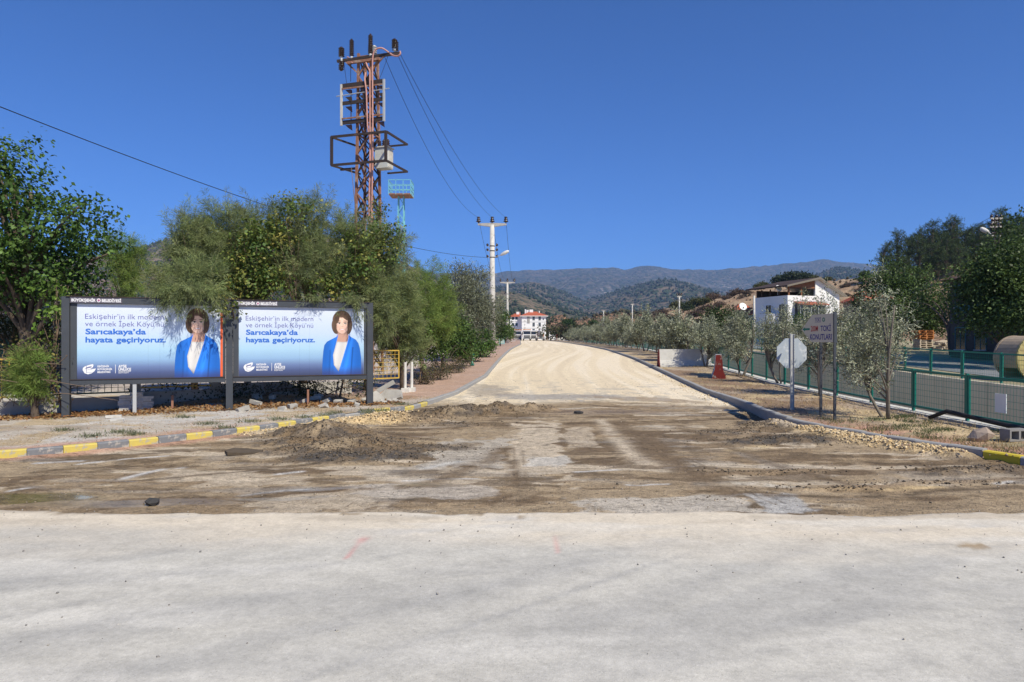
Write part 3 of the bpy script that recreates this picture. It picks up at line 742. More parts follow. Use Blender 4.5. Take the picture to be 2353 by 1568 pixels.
NEARR = [(-1500, 740), (900, 715), (1090, 690), (1150, 668), (1190, 672), (1232, 688), (1290, 708), (1350, 722), (1430, 727), (1500, 716), (1560, 712), (1640, 722), (1800, 735), (2353, 740), (4000, 740)]
keepl('near', ridge_layer('pine_hill', NEARR, 560, 1400, hillmat('near_forest', (.18, .135, .09), (.11, .095, .06), (.03, .05, .025), (.055, .075, .035), .11, .42, .006, (.38, .28, .22), .66), 22, 170, 140, nt=360, nd=60, rough=6))
LEFTR = [(-2600, 440), (-1200, 500), (-300, 560), (0, 578), (200, 592), (300, 580), (345, 561), (400, 546), (520, 530), (640, 526), (760, 545), (900, 590), (1000, 640), (1080, 690), (1160, 740), (1200, 790), (4000, 800)]
keepl('left', ridge_layer('left_mountain', LEFTR, 800, 2100, hillmat('left_scrub', (.24, .165, .125), (.17, .12, .09), (.035, .045, .03), (.06, .065, .04), .09, .47, .004, (.42, .33, .27), .6), 70, 300, 160, tmax=.05, nt=260, nd=70, rough=14))
m_redsoil = hillmat('eroded_red_earth', (.36, .215, .135), (.27, .15, .095), (.05, .06, .03), (.10, .075, .05), .55, .36, .02, (.44, .31, .22), .58)
REDR = [(1100, 790), (1215, 775), (1245, 742), (1268, 728), (1292, 724), (1318, 738), (1350, 732), (1385, 722), (1430, 716), (1480, 722), (1540, 736), (1600, 752), (1700, 775), (1800, 790)]
keepl('red', ridge_layer('eroded_hill', REDR, 330, 440, m_redsoil, 6, 26, 180, tmin=-.12, tmax=.45, nt=220, nd=40, rough=2.2, power=.9))
m_brownhill = hillmat('dry_hill_earth', (.38, .28, .185), (.29, .19, .125), (.10, .09, .055), (.17, .12, .075), .55, .62, .03, (.44, .33, .23), .58)
BRR = [(1330, 800), (1440, 752), (1497, 722), (1557, 703), (1622, 688), (1707, 672), (1770, 658), (1820, 650), (1880, 648), (1930, 644), (2015, 636), (2060, 628), (2150, 606), (2250, 584), (2353, 562), (2700, 505), (3600, 470)]
keepl('brown', ridge_layer('dry_hillside', BRR, lambda t: np.interp(t, [.1, .35, .6, .8, 1.6], [150, 105, 95, 78, 60]), lambda t: np.interp(t, [.1, .25, .5, .75, 1.6], [300, 290, 235, 175, 150]), m_brownhill, 7, 40, 200, tmin=.11, tmax=1.6, nt=300, nd=60, rough=2.0, power=1.05))
def hillpoint(k, x, y):
    """a point of a hill that shows at photograph column x near row y: (X, Y, Z)"""
    A, B, Cz = LX[k], LY[k], LZ[k]
    xi = CX + A / B * F; yi = CY - (Cz - CAMH) / B * F
    d = (xi - x) ** 2 * .6 + (yi - y) ** 2
    d[-11:] += 1e6
    i = np.unravel_index(np.argmin(d), d.shape)
    return float(A[i]), float(B[i]), float(Cz[i])
# ================================================================== LETTERING
_txt = {}
def text_mesh(body, bold=0.0):
    """outline of a line of writing, flat in x-y, width and height normalised to its own box"""
    key = (body, bold)
    if key in _txt: return _txt[key]
    cu = bpy.data.curves.new('t', 'FONT'); cu.body = body; cu.size = 1.0; cu.offset = bold; cu.resolution_u = 3
    cu.fill_mode = 'FRONT'
    ob = bpy.data.objects.new('t', cu); col.objects.link(ob)
    dg = bpy.context.evaluated_depsgraph_get()
    me = bpy.data.meshes.new_from_object(ob.evaluated_get(dg))
    bpy.data.objects.remove(ob); bpy.data.curves.remove(cu)
    me.materials.clear()
    V = np.array([v.co[:] for v in me.vertices]); Fs = [tuple(p.vertices) for p in me.polygons]
    bpy.data.meshes.remove(me)
    _txt[key] = (V, Fs)
    return V, Fs
CAPH = {}
def words(body, x0, x1):
    """each word of a line with its own start and end"""
    V, _ = text_mesh(body, 0.0); a, b = V[:, 0].min(), V[:, 0].max(); out = []; pre = ''
    for w in body.split(' '):
        V1, _ = text_mesh(pre + w, 0.0); V2, _ = text_mesh(w, 0.0); e = V1[:, 0].max(); s = e - (V2[:, 0].max() - V2[:, 0].min())
        out.append((w, x0 + (s - a) / (b - a) * (x1 - x0), x0 + (e - a) / (b - a) * (x1 - x0))); pre += w + ' '
    return out
def lettering(mb, body, x0, x1, base, cap, fn, off, bold=0.0, left=True):
    """write body between x0 and x1 with its base line at base and capitals cap high; fn(x, z, off) -> point"""
    V, Fs = text_mesh(body, bold)
    if bold not in CAPH: CAPH[bold] = float(text_mesh('H', bold)[0][:, 1].max())
    a, b = V[:, 0].min(), V[:, 0].max()
    sx = (x1 - x0) / (b - a); sz = cap / CAPH[bold]
    mb.add([fn(x0 + (p[0] - a) * sx, base + p[1] * sz, off) for p in V], Fs)
def flat(name, c, rough=.6): return mat(name, c, rough, tuple(v * .96 for v in c), 3, .3)
ink_navy = flat('print_navy', (.11, .10, .36)); ink_blue = flat('print_blue', (.03, .15, .58)); ink_white = flat('print_white', (.80, .80, .82)); ink_logo = flat('print_lilac', (.18, .19, .36))
ink_orange = flat('print_orange', (.75, .13, .04))

# ================================================================== BILLBOARDS
BL, BM, BR = Vector((-9.93, 15.2, 0)), Vector((-6.82, 16.47, 0)), Vector((-3.70, 17.74, 0))
ZT, ZB0 = 2.84, .86
bd = (BR - BL).normalized(); bnrm = Vector((bd.y, -bd.x, 0))
def portrait_colours(u, w):
    """printed portrait; u across 0..1 of the portrait, w up 0..1. Returns rgb and cover"""
    rgb = np.zeros(u.shape + (3,)); a = np.zeros(u.shape)
    x = (u - .5) * .66; y = w * 1.0                                   # in portrait heights
    def put_(mask, c):
        nonlocal rgb, a
        rgb = rgb * (1 - mask[..., None]) + np.asarray(c) * mask[..., None]; a = np.maximum(a, mask)
    def ell(cx, cy, rx, ry, s=.03, rot=0):
        dx, dy = x - cx, y - cy; ca, sa = math.cos(rot), math.sin(rot)
        return sstep(1 + s, 1 - s, np.hypot((dx * ca + dy * sa) / rx, (-dx * sa + dy * ca) / ry))
    # hair behind the neck
    hc = np.array([.10, .06, .04]) * (.75 + .9 * fbm(x * 26 + 9 * (x - .01) * y, y * 5, 3, 7))[..., None]
    bob = np.maximum(ell(.0, .835, .158, .145, .02), np.maximum(ell(-.100, .74, .072, .12, .03, .12), ell(.108, .74, .066, .125, .03, -.12))) * sstep(.602, .622, y + .25 * np.abs(x - .005))
    put_(bob, hc)
    # neck and chest
    nk = sstep(-.075, -.067, x + .5 * np.clip(.63 - y, 0, 1)) * sstep(.098, .09, x - .5 * np.clip(.64 - y, 0, 1)) * (y > .46) * (y < .72)
    put_(nk, np.array([.56, .33, .25]) * (1 - .40 * sstep(.60, .655, y) * (y < .70) - .12 * sstep(.03, .09, x))[..., None])
    # jacket: shoulders and arms
    sh = np.interp(y, [0, .1, .25, .4, .48, .535, .575, .61, .64], [.33, .33, .327, .305, .28, .235, .155, .105, .085])
    shl = np.interp(y, [0, .1, .25, .37, .45, .505, .545, .58, .62], [.33, .33, .322, .31, .295, .25, .165, .09, .06])
    jk = np.where(x > 0, sstep(sh + .004, sh - .004, x), sstep(shl + .004, shl - .004, -x)) * (y < .63)
    open_l = np.interp(y, [.05, .15, .3, .45, .56, .63], [-.06, -.135, -.15, -.105, -.075, -.058]); open_r = np.interp(y, [.05, .2, .35, .47, .56, .63], [-.055, -.005, .045, .085, .108, .112])
    v_ = sstep(open_l - .003, open_l + .003, x) * sstep(open_r + .003, open_r - .003, x) * (y > .05)
    blue = np.array([.025, .20, .78]) * (.95 + .30 * np.sin(x * 11 + 1.6))[..., None]
    fold = 1 - .50 * np.exp(-((x - .17 - .08 * (y - .25)) / .012) ** 2) * (y < .42) - .30 * np.exp(-((x + .215 - .05 * y) / .015) ** 2) * (y < .38) + .22 * np.exp(-((x - .115 - .24 * (y - .3)) / .022) ** 2) - .28 * np.exp(-((x - .075 - .30 * (y - .35)) / .012) ** 2) * (y > .12) - .15 * np.exp(-((x + .16 - .1 * y) / .02) ** 2)
    put_(jk * (1 - v_), blue * fold.clip(.3, 1.4)[..., None])
    top = v_ * sstep(.505, .495, y - .9 * (x - .005) ** 2)
    put_(top, np.array([.74, .72, .70]) * (1 - .16 * np.exp(-((x + .02 - .2 * (y - .3)) / .05) ** 2) - .25 * sstep(.03, .0, x - open_l) - .12 * sstep(.475, .495, y))[..., None])
    # face
    face = np.maximum(ell(.002, .775, .103, .120, .03), np.maximum(ell(.004, .715, .094, .085, .03), ell(.006, .672, .060, .045, .05)))
    skin = np.array([.84, .56, .44]) * (1 - .30 * sstep(.045, .108, np.abs(x - .0)) + .10 * ell(-.02, .84, .05, .04, .8) - .12 * sstep(.70, .64, y))[..., None]
    put_(face, skin)
    # swept fringe with its parting, and the side locks
    fr = np.maximum(ell(-.10, .845, .055, .075, .06, -.35), ell(.075, .885, .10, .045, .06, -.55)); fr = np.maximum(fr, np.maximum(ell(-.122, .76, .032, .10, .06, .05), ell(.120, .76, .030, .115, .06, -.04)))
    put_(np.maximum(fr, face * sstep(.862, .880, y)) * (y > .62), hc)
    dark = (.055, .03, .025)
    for sx_ in (-1, 1):
        ex_ = .002 + sx_ * .048
        put_(ell(ex_, .783, .024, .0125, .2) * .9, (.66, .60, .56)); put_(ell(ex_ + .002, .784, .011, .0115, .2), dark); put_(ell(ex_, .794, .027, .0055, .3), dark)
        put_(ell(ex_ + sx_ * .003, .818, .034, .0065, .3, sx_ * -.05) * .8, (.15, .085, .055)); put_(ell(ex_ + sx_ * .014, .728, .026, .02, .7) * .35, (.72, .34, .27)); put_(ell(sx_ * .046 + .003, .695, .006, .030, .6, sx_ * .5) * .35, (.42, .22, .16))
    put_(ell(.004, .735, .022, .007, .4) * .5, (.42, .20, .15)); put_(ell(.020, .758, .006, .032, .7) * .30, (.48, .27, .20)); put_(ell(-.004, .752, .007, .03, .7) * .4, (.84, .60, .48))
    yk = y; y = y - 4.5 * (x - .004) ** 2; put_(ell(.004, .688, .046, .013, .15) * .9, (.60, .20, .19)); put_(ell(.004, .690, .037, .007, .2), (.86, .82, .79)); y = yk; put_(ell(.004, .655, .030, .006, .6) * .35, (.45, .25, .19))
    return rgb, a
def poster_mesh(w, h, nx=480, ny=270):
    U, Wv = np.meshgrid(np.linspace(0, 1, nx), np.linspace(0, 1, ny))
    ky = [0, .08, .16, .26, .40, .62, 1.0]
    kc = np.array([(.055, .065, .125), (.075, .10, .22), (.14, .20, .38), (.27, .43, .64), (.39, .59, .75), (.52, .63, .80), (.66, .71, .81)])
    C = np.stack([np.interp(Wv, ky, kc[:, i]) for i in range(3)], -1)
    C *= (1 + .05 * (fbm(U * 6, Wv * 2, 3, 9) - .5))[..., None]
    pu = (U - .652) / .327; pw = Wv / .985
    ok = (pu >= 0) & (pu <= 1) & (pw <= 1)
    rgb, a = portrait_colours(np.clip(pu, 0, 1), np.clip(pw, 0, 1)); a = a * ok
    dk = (sstep(0, .16, pw) * .75 + .25)[..., None]
    C = C * (1 - a[..., None]) + (rgb * dk + np.array([.05, .05, .14]) * (1 - dk)) * a[..., None]
    for xs_ in (.47, .55):                                            # seams of the pasted sheets
        C *= (1 - .10 * np.exp(-((U - xs_) / .0022) ** 2))[..., None]
    X = U * w; Z = Wv * h; Yv = -.004 * np.sin(U * 31) * np.sin(Wv * 9) * 0 + 0 * U
    return gridmesh('poster', X, Yv, Z, C)
def printmat():
    m = bpy.data.materials.new('poster_print'); m.use_nodes = True; N = m.node_tree.nodes; L = m.node_tree.links
    at = N.new('ShaderNodeAttribute'); at.attribute_name = 'col'; bs = N['Principled BSDF']
    L.new(at.outputs['Color'], bs.inputs['Base Color']); bs.inputs['Roughness'].default_value = .55; bs.inputs['Specular IOR Level'].default_value = .25
    tc = N.new('ShaderNodeTexCoord'); nz = N.new('ShaderNodeTexNoise'); nz.inputs['Scale'].default_value = 2.2
    bp = N.new('ShaderNodeBump'); bp.inputs['Strength'].default_value = .12; bp.inputs['Distance'].default_value = .03
    L.new(tc.outputs['Object'], nz.inputs['Vector']); L.new(nz.outputs['Fac'], bp.inputs['Height']); L.new(bp.outputs['Normal'], bs.inputs['Normal'])
    return m
m_print = printmat()
pme = None
def billboard(a, b, label, first, posts):
    global pme
    g = a.copy(); L = (b - a).length; rz = math.atan2(bd.y, bd.x)
    root = thing('billboard', (a.x, a.y, 0), label, 'billboard', 'roadside billboards', rz=rz)
    # local frame: x along the board, -y towards the road, z up
    bx = lambda nm, x0, x1, y0, y1, z0, z1, m_, par=root: MB().box(((x0 + x1) / 2, (y0 + y1) / 2, (z0 + z1) / 2), (x1 - x0, y1 - y0, z1 - z0)).build(nm, m_, par, world=False)
    for (x0, ground) in posts:
        p = bx('post', x0 - .075, x0 + .075, -.07, .11, ground - .05, ZT, m_darkframe)
        bx('base_plate', x0 - .19, x0 + .19, -.16, .20, ground - .01, ground + .016, m_dksteel, p)
        bx('seam', x0 + .076, x0 + .082, -.066, .10, ground, ZT - .02, m_black, p)
    x0, x1 = .085, L - .085
    bx('top_beam', x0, x1, -.085, .10, ZT - .145, ZT - .005, m_darkframe)
    bx('cap_strip', x0 - .07, x1 + .07, -.10, .115, ZT - .003, ZT + .014, m_dksteel)
    bx('bottom_beam', x0, x1, -.06, .10, ZB0 + .005, ZB0 + .125, m_darkframe)
    bx('ledge', x0, x1, -.075, -.062, ZB0 + .117, ZB0 + .135, m_dksteel)
    bx('side_strip', x0, x0 + .125, -.028, .06, ZB0 + .127, ZT - .147, m_darkframe)
    bx('side_strip', x1 - .055, x1, -.028, .06, ZB0 + .127, ZT - .147, m_darkframe)
    pw0, pw1 = x0 + .127, x1 - .057; ph0, ph1 = ZB0 + .128, ZT - .15
    bx('backing_panel', pw0, pw1, -.006, .05, ph0, ph1, m_galv)
    if pme is None: pme = poster_mesh(pw1 - pw0, ph1 - ph0)
    po = put('poster', pme, m_print, root); po.location = (pw0, -.012, ph0)
    W, H = pw1 - pw0, ph1 - ph0
    fn = lambda x, z, o: Vector((x, -o, z))
    def lines(nm, rows, ink):
        mb = MB()
        for (body, x0_, x1_, base, cap, bold) in rows: lettering(mb, body, x0_ * W, x1_ * W, base * H, cap * H, fn, .003, bold)
        return mb.build(nm, ink, po, world=False)
    for row in (('Eskişehir’in ilk modern', .052, .578, .800, .066, -.007), ('ve örnek İpek Köyü’nü', .052, .577, .703, .066, -.007)): [lines('slogan_word', [(w_, a_, b_, *row[3:])], ink_navy) for w_, a_, b_ in words(row[0], row[1], row[2])]
    for row in (('Sarıcakaya’da', .054, .455, .598, .072, .030), ('hayata geçiriyoruz.', .054, .592, .490, .072, .030)): [lines('slogan_word', [(w_, a_, b_, *row[3:])], ink_blue) for w_, a_, b_ in words(row[0], row[1], row[2])]
    mb = MB()
    for k, s_ in enumerate(('ESKİŞEHİR', 'BÜYÜKŞEHİR', 'BELEDİYESİ')):
        lettering(mb, s_, .132 * W, (.132 + (.077, .097, .085)[k]) * W, (.158 - .038 * k) * H, .023 * H, fn, .003, .03)
    mb.add([fn(.2485 * W, .075 * H, .003), fn(.2515 * W, .075 * H, .003), fn(.2515 * W, .190 * H, .003), fn(.2485 * W, .190 * H, .003)], [(0, 1, 2, 3)])
    lettering(mb, 'AYŞE', .27 * W, .324 * W, .152 * H, .034 * H, fn, .003, .035); lettering(mb, 'ÜNLÜCE', .27 * W, .354 * W, .110 * H, .034 * H, fn, .003, .035)
    lettering(mb, 'ESKİŞEHİR BÜYÜKŞEHİR', .27 * W, .352 * W, .092 * H, .011 * H, fn, .003, .02); lettering(mb, 'BELEDİYE BAŞKANI', .27 * W, .337 * W, .074 * H, .011 * H, fn, .003, .02)
    mb.build('municipal_lettering', ink_white, po, world=False)
    # round emblem: a white swirl shaped like an e
    em = MB(); cx, cz, s = .078 * W, .13 * H, .042 * W
    out = [(-1, -.1), (-.95, .35), (-.7, .65), (-.2, .9), (.3, 1.1), (.62, 1.15), (.66, .85), (.55, .45), (.15, .2), (.5, .12), (1.05, .18), (.8, -.4), (.35, -.85), (-.2, -1.05), (-.7, -.8)]
    em.add([fn(cx + p[0] * s, cz + p[1] * s * .82, .003) for p in out], [tuple(range(len(out)))]); em.build('emblem', ink_white, po, world=False)
    em = MB(); inn = [(-.62, .05), (-.45, .45), (-.05, .62), (.42, .72), (.30, .40), (-.2, .28)]
    em.add([fn(cx + p[0] * s, cz + p[1] * s * .82, .0045) for p in inn], [tuple(range(len(inn)))])
    for q in ([(-.45, -.72), (-.38, -.72), (-.38, .75), (-.45, .75)], [(-.45, -.10), (.5, -.06), (.5, .0), (-.45, -.04)], [(-.45, -.72), (.4, -.66), (.4, -.60), (-.45, -.66)]):
        em.add([fn(cx + p[0] * s, cz + p[1] * s * .82, .0045) for p in q], [(0, 1, 2, 3)])
    em.build('emblem_lines', ink_logo, po, world=False)
    # name strip on the top beam
    st = bx('name_strip', x0 + .01, x0 + 1.02, -.091, -.086, ZT - .135, ZT - .02, flat('strip_grey', (.11, .10, .13)))
    mb = MB(); f2 = lambda x, z, o: Vector((x, -.0925, z))
    lettering(mb, 'BÜYÜKŞEHİR', x0 + .035, x0 + .50, ZT - .108, .062, f2, 0, .035); mb.build('lettering', ink_white, st, world=False)
    mb = MB(); lettering(mb, 'BELEDİYESİ', x0 + .62, x0 + 1.0, ZT - .108, .062, f2, 0, .035); mb.build('lettering', ink_white, st, world=False)
    mb = MB(); mb.add([Vector((x0 + .56 + .038 * math.cos(t), -.0925, ZT - .077 + .042 * math.sin(t))) for t in np.linspace(0, 2 * PI, 17)[:-1]], [tuple(range(16))])
    mb.build('emblem', ink_white, st, world=False)
    mb = MB(); mb.add([Vector((x0 + .56 + .025 * math.cos(t), -.094, ZT - .077 + .028 * math.sin(t))) for t in np.linspace(0, 2 * PI, 7)[:-1]], [tuple(range(6))])
    mb.build('emblem_centre', flat('emblem_red', (.35, .10, .22)), st, world=False)
    if first:                                                          # an older orange poster shows at the edge
        bx('poster_edge', pw1 - .055, pw1 - .004, -.019, -.015, ph0 + .01, ph1 - .12, ink_orange)
    return root
LM = (BM - BL).length
billboard(BL, BM, 'left billboard, its woman\'s face shaded by overhanging branches, orange poster edge', True, [(0, walkz(BL.x, BL.y)), (LM, walkz(BM.x, BM.y))])
billboard(BM, BR, 'right billboard with sunlit smiling woman in a blue jacket', False, [((BR - BM).length, walkz(BR.x, BR.y))])
# props standing behind the boards
def standalone_post(name, x, y, z1, w, m_, label, cat, z0=None):
    z0 = walkz(x, y) - .05 if z0 is None else z0
    o = MB().box((x, y, (z0 + z1) / 2), (w, w * .8, z1 - z0), rz=.4).single(name, m_, (x, y, z0)); tag(o, label, cat); return o
def onboard(t, off): p = BL + bd * t - bnrm * off; return p.x, p.y
x, y = onboard(1.35, -.02); standalone_post('steel_prop', x, y, .9, .075, m_galv, 'pale galvanised prop under the left billboard beside stacked pavers', 'post')
x, y = onboard(2.1, .35); standalone_post('rusty_stake', x, y, .55, .05, m_rust, 'short rusty stake under the left billboard', 'stake')
x, y = onboard(5.2, .15); standalone_post('rusty_stake', x, y, .62, .05, m_rust, 'short rusty stake under the right billboard', 'stake')

# ================================================================== OLD YARD FENCE BEHIND THE BILLBOARDS
YFP = [Vector(p) for p in ((-15.2, 12.4), (-11.15, 15.45), (-8.35, 17.3), (-3.45, 21.3))]
yf = thing('yard_fence', (-8.35, 17.3, 0), 'low grey rendered wall topped with yellow and green mesh panels behind billboards', 'fence')
def yline(s):
    acc = 0
    for a, b in zip(YFP[:-1], YFP[1:]):
        l = (b - a).length
        if s <= acc + l: return a + (b - a) * ((s - acc) / l), (b - a) / l
        acc += l
    return YFP[-1], (YFP[-1] - YFP[-2]).normalized()
YL = sum((b - a).length for a, b in zip(YFP[:-1], YFP[1:]))
n = int(YL / 1.75); kk = 0
for i in range(n):
    s0, s1 = YL * i / n, YL * (i + 1) / n
    a, d = yline(s0 + .09); b, d2 = yline(s1 - .09)
    last = i >= n - 1
    g0 = min(walkz(a.x, a.y), walkz(b.x, b.y))
    wt = g0 + .34
    if not last: MB().beam((a.x, a.y, g0 + .11), (b.x, b.y, g0 + .11), .16, .46).build('wall_section', m_plaster, yf)
    c, dd = yline(s0)
    p = MB().box((c.x, c.y, g0 + .2), (.22, .22, .70), rz=math.atan2(dd.y, dd.x)).build('pier', m_conc, yf)
    MB().beam((c.x, c.y, g0 + .5), (c.x, c.y, g0 + 1.25), .05, .05).build('upright', m_dkgreen if i % 2 else m_galv, yf)
    m_ = m_yellow if (i % 2 == 0 or last) else m_dkgreen
    z0, z1 = wt + .10, wt + .95
    fr = MB()
    for za in (z0, z1): fr.beam((a.x, a.y, za), (b.x, b.y, za), .035)
    for q in (a, b): fr.beam((q.x, q.y, z0), (q.x, q.y, z1), .035)
    fo = fr.build('panel_frame', m_, yf)
    wi = MB(); L_ = (b - a).length; nv = int(L_ / .13)
    for k in range(1, nv): q = a + (b - a) * k / nv; wi.beam((q.x, q.y, z0), (q.x, q.y, z1), .010)
    for k in range(1, 7): z = z0 + (z1 - z0) * k / 7; wi.beam((a.x, a.y, z), (b.x, b.y, z), .010)
    wi.build('wire_mesh', m_, fo)
# two white pipe posts at its corner
for k, (xq, yq) in enumerate(((931, 0), (946, 0))):
    Y_ = 21.2 + k * .2; X_ = px(xq, Y_); z0 = walkz(X_, Y_)
    b_ = MB().tube([(X_, Y_, z0 - .05), (X_, Y_, z0 + .93)], .045, 10); b_.box((X_, Y_, z0 + .06), (.22, .22, .14))
    o = b_.single('white_post', m_dirty_white, (X_, Y_, z0)); tag(o, 'white pipe post, %s of the pair at the end of the yellow panel' % ('left' if k == 0 else 'right'), 'post')

# ================================================================== GREEN MESH FENCES OF THE CANAL
def mesh_panel(L, H):
    fr = MB()
    t = .05
    fr.box((L / 2, 0, H - t / 2), (L - .06, .04, t)); fr.box((L / 2, 0, .10), (L - .06, .04, t))
    fr.box((.03 + .02, 0, H / 2 + .035), (.04, .04, H - .07 - .06)); fr.box((L - .05, 0, H / 2 + .035), (.04, .04, H - .13))
    wi = MB(); nv = int(L / .085)
    for k in range(1, nv): wi.box((L * k / nv, 0, (H + .1) / 2), (.0035, .0035, H - .12))
    for k in range(1, 6): wi.box((L / 2, 0, .10 + (H - .15) * k / 6), (L - .08, .005, .006))
    return fr.mesh('panel_frame'), wi.mesh('wire_mesh')
def fence_run(name, label, pts, base, H, Lp, m_, group=None):
    root = thing(name, (pts[0][0], pts[0][1], base(*pts[0])), label, 'fence', group)
    fm, wm = mesh_panel(Lp, H); fm.materials.append(m_); wm.materials.append(m_)
    pm = MB().box((0, 0, H / 2), (.055, .055, H + .06)).box((0, .0, H + .035), (.06, .06, .012)).mesh('post'); pm.materials.append(m_)
    st = walk_line(pts, Lp, 0, 1e9); o0 = root.location
    for a, b in zip(st[:-1], st[1:]):
        za, zb = base(a.x, a.y), base(b.x, b.y); d = b - a; l = d.length
        rot = (0, -math.atan2(zb - za, l), math.atan2(d.y, d.x))
        f = bpy.data.objects.new('panel', fm); f.parent = root; f.location = Vector((a.x, a.y, za)) - o0; f.rotation_euler = rot; col.objects.link(f)
        w = bpy.data.objects.new('wire_mesh', wm); w.parent = f; col.objects.link(w)
        p = bpy.data.objects.new('post', pm); p.parent = root; p.location = Vector((a.x, a.y, za - .02)) - o0; p.rotation_euler = (0, 0, rot[2]); col.objects.link(p)
    return root
ly = np.arange(10.2, 131, 1.0); LINE = [(float(FX(y)), float(y)) for y in ly]
fence_run('near_mesh_fence', 'green mesh panel fence on the concrete plinth along the dry verge', LINE, lambda x, y: zrf(y) + .21, .93, 1.87, m_green)
LINE2 = [(float(FX(y)) + 6.05, float(y)) for y in ly]
fence_run('far_mesh_fence', 'green mesh panel fence on the far bank of the canal before the asphalt street', LINE2, lambda x, y: zrf(y) + .40, .93, 1.87, m_green)
# plinth and canal walls
b_ = MB(); b2 = MB(); b3 = MB()
yy_ = list(np.arange(6, 60, 3.0)) + list(np.arange(60, 331, 10.0))
for a, b in zip(yy_[:-1], yy_[1:]):
    for mb, o0, wdt, z0, z1 in ((b_, 0.0, .42, -.25, .20), (b2, .10, .2, -2.05, -.25), (b3, 5.9, .30, -2.05, .39)):
        xa, xb = float(FX(a)) + o0, float(FX(b)) + o0
        V = [(xa - wdt / 2, a, zrf(a) + z0), (xa + wdt / 2, a, zrf(a) + z0), (xa + wdt / 2, a, zrf(a) + z1), (xa - wdt / 2, a, zrf(a) + z1),
             (xb - wdt / 2, b, zrf(b) + z0), (xb + wdt / 2, b, zrf(b) + z0), (xb + wdt / 2, b, zrf(b) + z1), (xb - wdt / 2, b, zrf(b) + z1)]
        mb.add(V, [(3, 2, 6, 7), (0, 3, 7, 4), (1, 5, 6, 2), (0, 4, 5, 1)])
tag(b_.build('fence_plinth', m_conc_lt), 'long pale concrete plinth carrying the near mesh fence', 'plinth')
m_wallstain = mat('stained_retaining_wall', (.74, .65, .48), .95, (.56, .48, .35), 1.0, .9, .3, 30, stretch=(1, 5, .22), c3=(.24, .20, .15), scale3=.9, lo3=.56, hi3=.74)
tag(b2.build('near_canal_wall', m_wallstain), 'concrete side of the canal beneath the near plinth', 'wall')
tag(b3.build('far_canal_wall', m_wallstain), 'stained beige concrete retaining wall seen through the near mesh fence', 'wall')
fx_ = float(FX(13.0)); pl = MB().box((fx_ - .03, 12.95, .67), (.012, .30, .36)).single('notice_plate', m_white, (fx_ - .03, 12.95, .49)); tag(pl, 'blank white plate wired to the nearest fence panel', 'plate')
b_ = MB().tube([(8.75, 14.3, zrf(14.3) + .22), (8.85, 13.9, .42), (9.02, 13.3, .35), (9.1, 12.6, .30), (9.12, 11.0, .27), (9.1, 9.0, .26)], .045, 8)
tag(b_.single('black_pipe', m_black, (9.0, 13, .2), True), 'black plastic pipe lying along the foot of the near mesh fence', 'pipe')

# ================================================================== SIGNS
Y_ = 16.4; X_ = px(1819, Y_); z0 = vergez(X_, Y_)
ss = thing('stop_sign', (X_, Y_, z0), 'grey back of an octagonal road sign on a steel post', 'road sign')
oct_ = [(.385 * math.cos(R(22.5 + 45 * k)), .385 * math.sin(R(22.5 + 45 * k))) for k in range(8)]
zc = pz(812, Y_)
m_signback = mat('sign_back', (.40, .45, .50), .55, (.36, .41, .46), 3, .5, .04, 20, c3=(.56, .59, .62), scale3=4.0, lo3=.52, hi3=.62)
MB().prism(oct_, -.012, .012, lambda u, v, w: Vector((X_ + u, Y_ - .0 + w, zc + v))).build('sign_plate', m_signback, ss)
po_ = MB()
for (x0, x1, y0, y1) in ((-.045, -.038, -.052, -.014), (.038, .045, -.052, -.014), (-.0375, .0375, -.026, -.016)):
    po_.box((X_ + (x0 + x1) / 2, Y_ + (y0 + y1) / 2, (z0 - .1 + pz(768, Y_)) / 2), (x1 - x0, y1 - y0, pz(768, Y_) - z0 + .1))
ch = po_.build('post', m_galv, ss)
hl = MB()
for k in range(26): hl.box((X_ + .0415, Y_ - .0535, pz(771, Y_) - .07 * k), (.0035, .002, .02))
hl.build('slot_row', m_black, ch)
# direction sign beside it, parallel to the road
SX = 6.79
sg = thing('direction_sign', (SX, 15.1, vergez(SX, 15)), 'grey arrow-shaped direction sign to housing, standing on two dark posts', 'road sign')
ya_, yb_ = 14.38, 15.98; zt_, zb_ = pz(720, 14.4), pz(787, 14.4)
zm_ = (zt_ + zb_) / 2
m_sign = mat('sign_grey_sheet', (.70, .61, .45), .55, (.65, .565, .42), 3, .5)
outl = [(ya_, zb_), (ya_, zt_), (15.42, zt_), (yb_, zm_ - .02), (15.42, zb_)]
pl_ = MB().prism(outl, -.012, .012, lambda u, v, w: Vector((SX + w, u, v))).build('sign_panel', m_sign, sg)
MB().box((SX, ya_ - .03, zm_ + .01), (.06, .055, zt_ - zb_ + .04)).build('edge_profile', m_darkframe, sg)
for yq in (14.47, 15.12):
    MB().box((SX + .05, yq, (vergez(SX, yq) - .1 + zt_ - .06) / 2), (.048, .048, zt_ - .06 - vergez(SX, yq) + .1)).build('post', m_darkframe, sg)
fs_ = lambda x, z, o: Vector((SX - .0135 - o, 15.98 - x, z))
hgt = zt_ - zb_; ink_sblue = flat('sign_blue', (.045, .035, .22)); ink_sred = flat('sign_red', (.52, .035, .02)); ink_sgreen = flat('sign_green', (.0, .20, .12))
def sgn(nm, body, x0, x1, base, cap, ink, bold=.03):
    mb = MB(); lettering(mb, body, x0, x1, zb_ + base * hgt, cap * hgt, fs_, 0, bold); return mb.build(nm, ink, pl_)
sgn('lettering', '200M', .50, .86, .40, .195, ink_sred, .018); sgn('lettering', 'TOKİ', .985, 1.47, .40, .19, ink_sblue, .022)
sgn('lettering', 'KONUTLARI', .46, 1.51, .10, .195, ink_sblue, .022); sgn('lettering', 'TOKİ', .70, 1.0, .745, .12, ink_sblue, .01)
